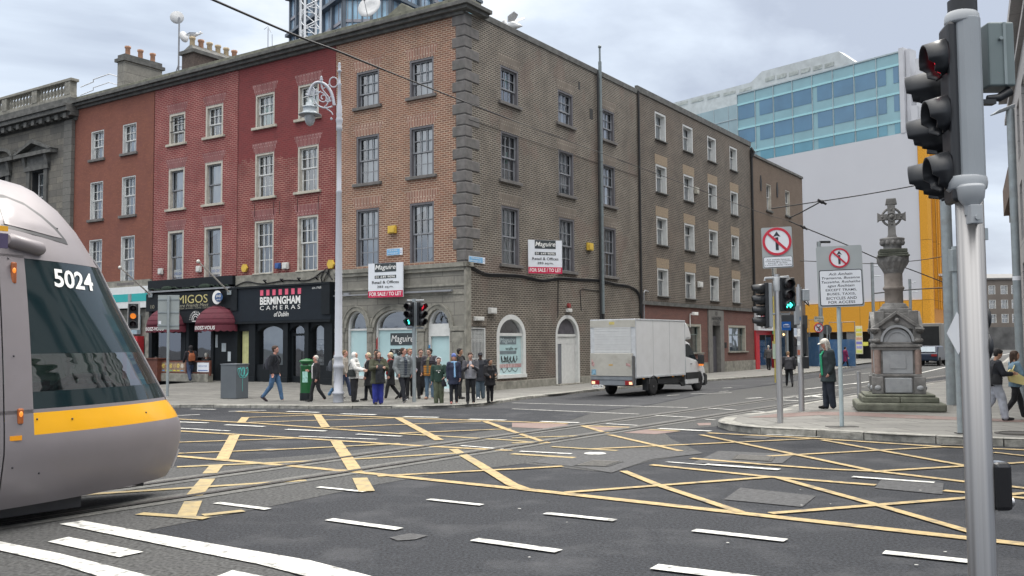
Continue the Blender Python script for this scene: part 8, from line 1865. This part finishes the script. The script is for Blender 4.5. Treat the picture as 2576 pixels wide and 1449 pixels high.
a = ppl('person in dark hood and navy trousers walking past the cafe barrier, seen from behind', 479, 961, 868, 215, legs=WALK, hat=('hood', (.02, .018, .02)), hair='none', top=(.02, .018, .024), topstyle='jacket', bottom=(.03, .045, .09), bottomstyle='baggy', shoes=(.6, .6, .6), arms=((-10, 10, 20), (20, 10, 20)))
carried('backpack', 'brown leather backpack worn by the hooded person by the cafe barrier', 'backpack', a, backpack((.25, .075, .03)))
a = ppl('man in black hooded top and blue jeans walking right past the camera shop', 690, 1009, 868, 84, legs=WALK2, hair='short', hairc='brown', top=(.012, .014, .02), topstyle='hoodie', bottom=(.06, .125, .23), bottomstyle='slim', shoes=(.025, .015, .02), arms=((-12, 8, 25), (-5, 8, 25)), skin='pink')
carried('backpack', 'charcoal backpack worn by the man walking past the camera shop', 'backpack', a, backpack((.03, .033, .045)))
ppl('person with white blond hair, sunglasses and black coat walking left past the green post box', 795, 1011, 893, -62, legs=WALK, hair='crop', hairc='white', top=BLK, topstyle='jacket', inner=(.55, .55, .56), bottom=BLK, shoes=(.02, .02, .02), sole=(.6, .6, .6), glasses=True, arms=((5, 8, 95), (0, 8, 15)), skin='pink')
a = ppl('person in beige trench coat and jeans behind the lamp post base', 846, 1002, 881, 80, legs=WALK, hair='long', hairc='red', top=(.26, .25, .22), topstyle='long', bottom=(.09, .20, .36), shoes=(.2, .2, .2), arms=((10, 6, 20), (0, 6, 10)))
carried('backpack', 'slate grey backpack on the person in the beige trench coat', 'backpack', a, backpack((.07, .08, .10)))
ppl('ruddy man in pale jacket stepping right just past the lamp post', 866, 999, 879, 88, legs=WALK2, hair='crop', hairc='fair', top=(.35, .32, .28), topstyle='jacket', bottom=(.05, .07, .13), shoes=(.42, .26, .17), sole=(.5, .5, .5), skin='pink')
a = ppl('woman in white headscarf and white jacket with wide black trousers', 891, 1011, 886, 78, group=GR, female=True, hair='none', hat=('headscarf', (.66, .66, .64)), top=(.62, .62, .60), topstyle='puffer', build=.95, bottom=BLK, bottomstyle='wide', arms=((30, 10, 45), (20, 10, 60)), legs=STAND)
def shoulder_bag(col, side=-1, sc=1.0):
    def f(q, I):
        h, T = I['h'], I['T']; loft(q, [(T(side*.11, -.02, -.02), .045*h*sc, .085*h*sc, (0, -1, 0)), (T(side*.115, -.02, .04), .04*h*sc, .085*h*sc, (0, -1, 0)), (T(side*.11, -.02, .12), .02*h*sc, .04*h*sc, (0, -1, 0))]); p = MB(); p.tube(smooth([T(side*.12, .05, .06), T(side*.10, .05, .2), T(side*.07, .0, .32), T(side*.11, -.07, .2), T(side*.12, -.08, .06)], 4), .008*h, 5); return cloth(col), [('strap', p, cloth(col))]
    return f
carried('shoulder_bag', 'black shoulder bag on the arm of the woman in the white headscarf', 'bag', a, shoulder_bag((.015, .02, .02), -1, 1.15))
ppl('bald blond man in sunglasses and black coat facing left beside the olive parka', 927, 1008, 887, -78, group=GR, hair='crop', hairc='blond', top=BLK, topstyle='coat', inner=(.55, .55, .55), bottom=(.012, .013, .02), glasses=True, skin='pink', arms=((25, 6, 50), (10, 6, 10)), legs=STEP)
a = ppl('woman with long dark hair in olive parka and bright blue trousers', 951, 1017, 884, 22, group=GR, female=True, build=1.12, hair='long', hairc='brown', top=OLIVE, topstyle='parka', bottom=(.02, .03, .22), bottomstyle='wide', shoes=(.045, .035, .025), headyaw=15, arms=((28, 16, 75), (25, 16, 75)), scarf=(.035, .035, .045))
def coat_in_arms(q, I):
    h, T = I['h'], I['T']; loft(q, [(T(.012, .115, -.13), .092*h, .03*h, (0, -1, 0)), (T(.01, .12, 0), .09*h, .035*h, (0, -1, 0)), (T(0, .115, .15), .075*h, .03*h, (0, -1, 0)), (T(0, .10, .22), .07*h, .025*h, (0, -1, 0))]); return cloth((.025, .028, .034)), []
rem(carried('folded_coat', 'dark coat held in front of the olive parka', 'coat', a, coat_in_arms), .014, 2, .03)
ppl('dark haired person almost hidden behind the olive parka woman', 946, 1003, 880, 10, group=GR, hair='short', hairc='black', top=(.08, .03, .03), skin='tan')
ppl('blond person in black coat with red collar facing left, walking', 983, 1004, 885, -72, group=GR, legs=WALK2, hair='crop', hairc='blond', top=BLK, topstyle='coat', inner=(.6, .6, .6), bottom=BLK, glasses=True, skin='pink', sole=(.5, .5, .5), scarf=(.30, .02, .02), arms=((25, 8, 60), (5, 8, 15)))
ppl('tall man in grey puffer jacket with one hand in his pocket, stepping forward', 1014, 1011, 872, 35, group=GR, legs=((22, 8), (-16, 22)), hair='crop', hairc='brown', top=(.19, .21, .22), topstyle='puffer', inner=(.03, .04, .06), bottom=(.012, .014, .02), shoes=(.02, .02, .025), sole=(.65, .65, .65), headyaw=50, arms=((-5, 14, 40), (0, 12, 25)), beard=True, skin='pink', build=1.05)
ppl('man in glasses and lilac shirt left of the crossing signal pole', 1031, 1002, 877, 15, group=GR, hair='short', hairc='fair', top=(.38, .36, .44), topstyle='jacket', bottom=BLK, glasses=True, headyaw=20, skin='pink', arms=((10, 8, 40), (10, 8, 40)), legs=STEP)
ppl('person in long black coat right of the crossing signal pole', 1058, 1002, 877, 18, group=GR, hair='short', hairc='brown', top=BLK, topstyle='long', bottom=BLK, glasses=True, legs=WALK, skin='light', hat=None, arms=((0, 8, 15), (5, 8, 20)))
ppl('bearded man in glasses wearing charcoal and orange puffer jacket with jeans', 1081, 1004, 877, -18, group=GR, hair='short', hairc='black', top=(.05, .045, .055), topstyle='puffer', panel=(.50, .21, .03), inner=(.14, .13, .08), bottom=(.10, .16, .23), shoes=(.42, .24, .17), sole=(.6, .6, .6), glasses=True, headyaw=-25, legs=STAND, arms=((0, 12, 30), (0, 12, 30)))
a = ppl('short person in dark green sweatshirt, white headphones and olive trousers', 1104, 1021.5, 899, 0, group=GR, hair='short', hairc='black', top=(.018, .045, .034), topstyle='hoodie', print_='BEN-GRIZZ' if False else 'BEARS', bottom=(.085, .10, .065), bottomstyle='baggy', shoes=(.66, .66, .66), skin='light', arms=((0, 8, 12), (12, 14, 50)), legs=STAND, gfun=lambda x_, y_: G(x_, y_, 0.0))
q = MB(); t_, I = a; h = I['h']; q.tube([tuple(I['hd']+Vector((.056*h*math.cos(R(k)), .002, .02*h+.056*h*math.sin(R(k))))) for k in range(0, 181, 15)], .008*h, 6)
for s_ in (-1, 1): q.ball(tuple(I['hd']+Vector((s_*.052*h, 0, .0))), .02*h, 10, 8, (.5, 1, 1.2))
q.build('headphones', SWH, t_)
def dark_bundle(q, I):
    h = I['h']; p = I['hands'][1]; loft(q, [(p+Vector((.02, .0, -.16*h)), .055*h, .03*h, (0, -1, 0)), (p+Vector((.0, 0, -.08*h)), .05*h, .028*h, (0, -1, 0)), (p+Vector((-.01, 0, .01*h)), .015*h, .015*h, (0, -1, 0))]); return cloth((.015, .015, .02)), []
rem(carried('folded_coat', 'black coat hanging from the hand of the person in the green sweatshirt', 'coat', a, dark_bundle), .014, 2, .02)
ppl('woman in blue bobble hat, navy coat and pale blue scarf with pink boots', 1142, 1016, 891, 5, group=GR, female=True, hair='long', hairc='fair', hat=('beanie', (.10, .14, .34)), top=NAVY, topstyle='parka', build=.92, bottom=(.012, .014, .02), shoes=(.42, .17, .15), scarf=(.22, .40, .62), skin='pink', arms=((-4, 8, 12), (5, 8, 20)), legs=STAND)
a = ppl('man in black jacket turned away behind the woman in the blue hat', 1156, 1003, 876, 60, group=GR, hair='short', hairc='black', top=BLK, topstyle='parka', bottom=BLK, skin='tan', legs=STEP, headyaw=20)
ppl('young man in grey and black hooded top with folded arms', 1184, 1016, 887, 2, group=GR, hair='short', hairc='brown', top=(.05, .05, .06), topstyle='hoodie', panel=(.24, .24, .26), inner=(.30, .30, .33), bottom=(.012, .013, .018), shoes=(.02, .02, .02), sole=(.55, .55, .55), arms=((28, 6, 92), (28, 6, 92)), legs=STAND, skin='light', headdown=8)
ppl('dark skinned man in black cap and navy jacket, white trainers', 1209, 1004.5, 887, 8, group=GR, hair='crop', hairc='black', hat=('cap', (.015, .015, .02)), top=(.02, .022, .035), topstyle='parka', build=.95, bottom=(.07, .10, .13), bottomstyle='baggy', shoes=(.64, .64, .64), skin='dark', arms=((5, 8, 35), (5, 8, 35)), legs=((3, 2), (-3, 2)))
ppl('woman in black fur collared parka at the right end of the crowd', 1233, 1013, 903, 28, group=GR, female=True, build=1.05, hair='short', hairc='black', top=(.010, .010, .013), topstyle='parka', bottom=(.010, .010, .013), scarf=(.025, .02, .02), skin='tan', arms=((10, 10, 60), (15, 10, 70)), legs=STAND, headyaw=20)
# others along the streets
ppl('man in dark grey jacket walking away across the side street', 1986, 972.5, 882, 172, gfun=lambda x_, y_: G(x_, y_, .0), legs=WALK2, lean=14, headdown=25, hair='crop', hairc='fair', top=(.035, .035, .042), topstyle='jacket', build=1.15, bottom=BLK, arms=((0, 14, 15), (5, 14, 15)))
ppl('man in grey jacket looking into the red fronted shop', 1934, 931, 869, 195, gfun=lambda x_, y_: G(x_, y_, .1), hair='crop', hairc='white', top=(.09, .085, .085), bottom=BLK, legs=STAND)
a = ppl('older man in white cap and dark green jacket standing on the island', 2086, 1028.7, 853, -82, gfun=lambda x_, y_: G(x_, y_, .15), hair='long', hairc='white', hat=('cap', (.62, .60, .54)), top=(.022, .034, .038), topstyle='parka', build=1.02, inner=(.02, .30, .15), bottom=(.02, .026, .04), bottomstyle='baggy', shoes=(.015, .014, .014), skin='pink', arms=((-8, 4, 28), (-8, 4, 28)), headdown=14, legs=((3, 2), (-2, 4)), lean=3)
ppl('person in magenta coat far behind the sign post', 2127, 925, 872, 100, gfun=lambda x_, y_: G(x_, y_, .0), hair='short', hairc='black', top=(.20, .02, .09), topstyle='coat', bottom=BLK, legs=WALK)
ppl('worker in yellow high visibility jacket behind the dark blue car', 2321, 914, 858, 20, gfun=lambda x_, y_: G(x_, y_, .0), hair='short', hairc='black', top=(.45, .62, .06), bottom=NAVY)
a = ppl('person in black jacket and pale grey joggers walking right with head down', 2506, 1057, 876, 80, gfun=lambda x_, y_: G(x_, y_, .15), hair='short', hairc='black', top=(.014, .016, .022), topstyle='jacket', inner=(.6, .6, .6), bottom=(.34, .36, .41), bottomstyle='wide', shoes=(.02, .02, .02), headdown=22, lean=4, legs=WALK, skin='tan', arms=((20, 8, 70), (20, 8, 70)))
carried('shoulder_bag', 'black bag at the hip of the person in grey joggers', 'bag', a, shoulder_bag((.015, .015, .016), -1, 1.0))
a = ppl('woman in denim jacket and black leggings with long dark hair, walking right', 2557, 1054, 880, 82, gfun=lambda x_, y_: G(x_, y_, .15), female=True, hair='long', hairc='brown', top=(.13, .21, .28), topstyle='jacket', bottom=(.014, .015, .018), shoes=(.62, .62, .6), sole=(.1, .1, .1), legs=WALK2, headyaw=-18, skin='tan', arms=((18, 10, 60), (18, 10, 60)))
def tote(q, I):
    h, T = I['h'], I['T']; q.prism([tuple(T(-.17, .10, -.03)), tuple(T(-.17, -.13, .03)), tuple(T(-.17, -.16, .16)), tuple(T(-.17, -.11, .21)), tuple(T(-.17, .08, .09))], (.05*h, 0, 0)); p = MB(); p.tube(smooth([T(-.15, .04, .06), T(-.12, .03, .2), T(-.09, 0, .31), T(-.12, -.05, .24), T(-.15, -.09, .17)], 4), .009*h, 5); return pm('yellow_leather', (.58, .50, .22), .5, .08, 4), [('strap', p, pm('yellow_leather', (.58, .50, .22), .5))]
carried('tote_bag', 'pale yellow leather bag under the arm of the woman in denim', 'bag', a, tote)
def sit(label, x_, y_, dpt, rz, **k):
    b = AT(x_, 900, base_.y+dpt); b.z = pave_z(b.x, b.y); return person(label, b, 1.75, rz, legs=((88, 85), (88, 85)), seated=True, **k)
sit('person in black sitting on a woven chair, seen from behind, outside the restaurant', 519, 900, .9, 150, hair='crop', hairc='white', top=(.015, .015, .018), bottom=BLK, arms=((30, 8, 60), (30, 8, 60)))
sit('person in red jacket bending behind the wooden counter', 389, 900, 1.9, 30, hair='short', hairc='black', top=(.50, .02, .03), bottom=BLK, lean=35, arms=((60, 10, 40), (60, 10, 40)))
# ------------------------------------------------------------------ pieces that stand apart become parts of their own
def split_pieces(o, gap=.004):
    me = o.data; n = len(me.vertices); par = list(range(n))
    def find(a):
        while par[a] != a: par[a] = par[par[a]]; a = par[a]
        return a
    for p in me.polygons:
        a = find(p.vertices[0])
        for v_ in p.vertices[1:]: par[find(v_)] = a
    comp = {}
    for p in me.polygons: comp.setdefault(find(p.vertices[0]), []).append(p.index)
    bx_ = []
    for k, ps in comp.items():
        vs = [me.vertices[v_].co for i in ps for v_ in me.polygons[i].vertices]
        bx_.append([[min(v[i] for v in vs)-gap for i in range(3)], [max(v[i] for v in vs)+gap for i in range(3)], ps])
    merged = True
    while merged:
        merged = False; out_ = []
        for b in bx_:
            for c in out_:
                if all(b[0][i] <= c[1][i] and c[0][i] <= b[1][i] for i in range(3)):
                    c[0] = [min(b[0][i], c[0][i]) for i in range(3)]; c[1] = [max(b[1][i], c[1][i]) for i in range(3)]; c[2] = c[2]+b[2]; merged = True; break
            else: out_.append(b)
        bx_ = out_
    if len(bx_) < 2 or len(bx_) > 60: return
    base_name = o.name.split('.')[0]; mats = [m_ for m_ in me.materials]
    for k, b in enumerate(bx_):
        idx = {}; V = []; F = []; S = []
        for i in b[2]:
            p = me.polygons[i]; f = []
            for v_ in p.vertices:
                if v_ not in idx: idx[v_] = len(V); V.append(tuple(me.vertices[v_].co))
                f.append(idx[v_])
            F.append(f); S.append(p.use_smooth)
        m2 = bpy.data.meshes.new(base_name); m2.from_pydata(V, [], F); m2.polygons.foreach_set('use_smooth', S)
        for m_ in mats: m2.materials.append(m_)
        m2.update()
        if k == 0: first = m2; continue
        c = o.copy(); c.data = m2; COL.objects.link(c); c.name = base_name
    o.data = first
for nm in ('bracket_collar', 'string_course', 'corner_column', 'transom', 'plant_behind_screen', 'spout_boss', 'pink_square', 'lamp_rail', 'pier', 'wall_tie_plate', 'ceiling_lamp', 'chimney_pot', 'notice', 'eye', 'guard_bar', 'tie_mark', 'sign_panel', 'vent', 'display_panel', 'green_panel', 'baluster', 'price_card', 'bar', 'dashboard_controls', 'shopfront', 'stone_band', 'plinth', 'arch_moulding', 'wheel', 'rope_garland', 'shop_glass', 'lens', 'printed_band', 'inscription_panel', 'basin_panel', 'dark_panel', 'dark_vent', 'panelling', 'pole', 'downpipe', 'rail', 'chimney', 'quoins', 'curtain', 'cross_bar'):
    for o in [o for o in bpy.data.objects if o.name.split('.')[0] == nm and o.type == 'MESH' and not o.get('category') and o.parent]: split_pieces(o)
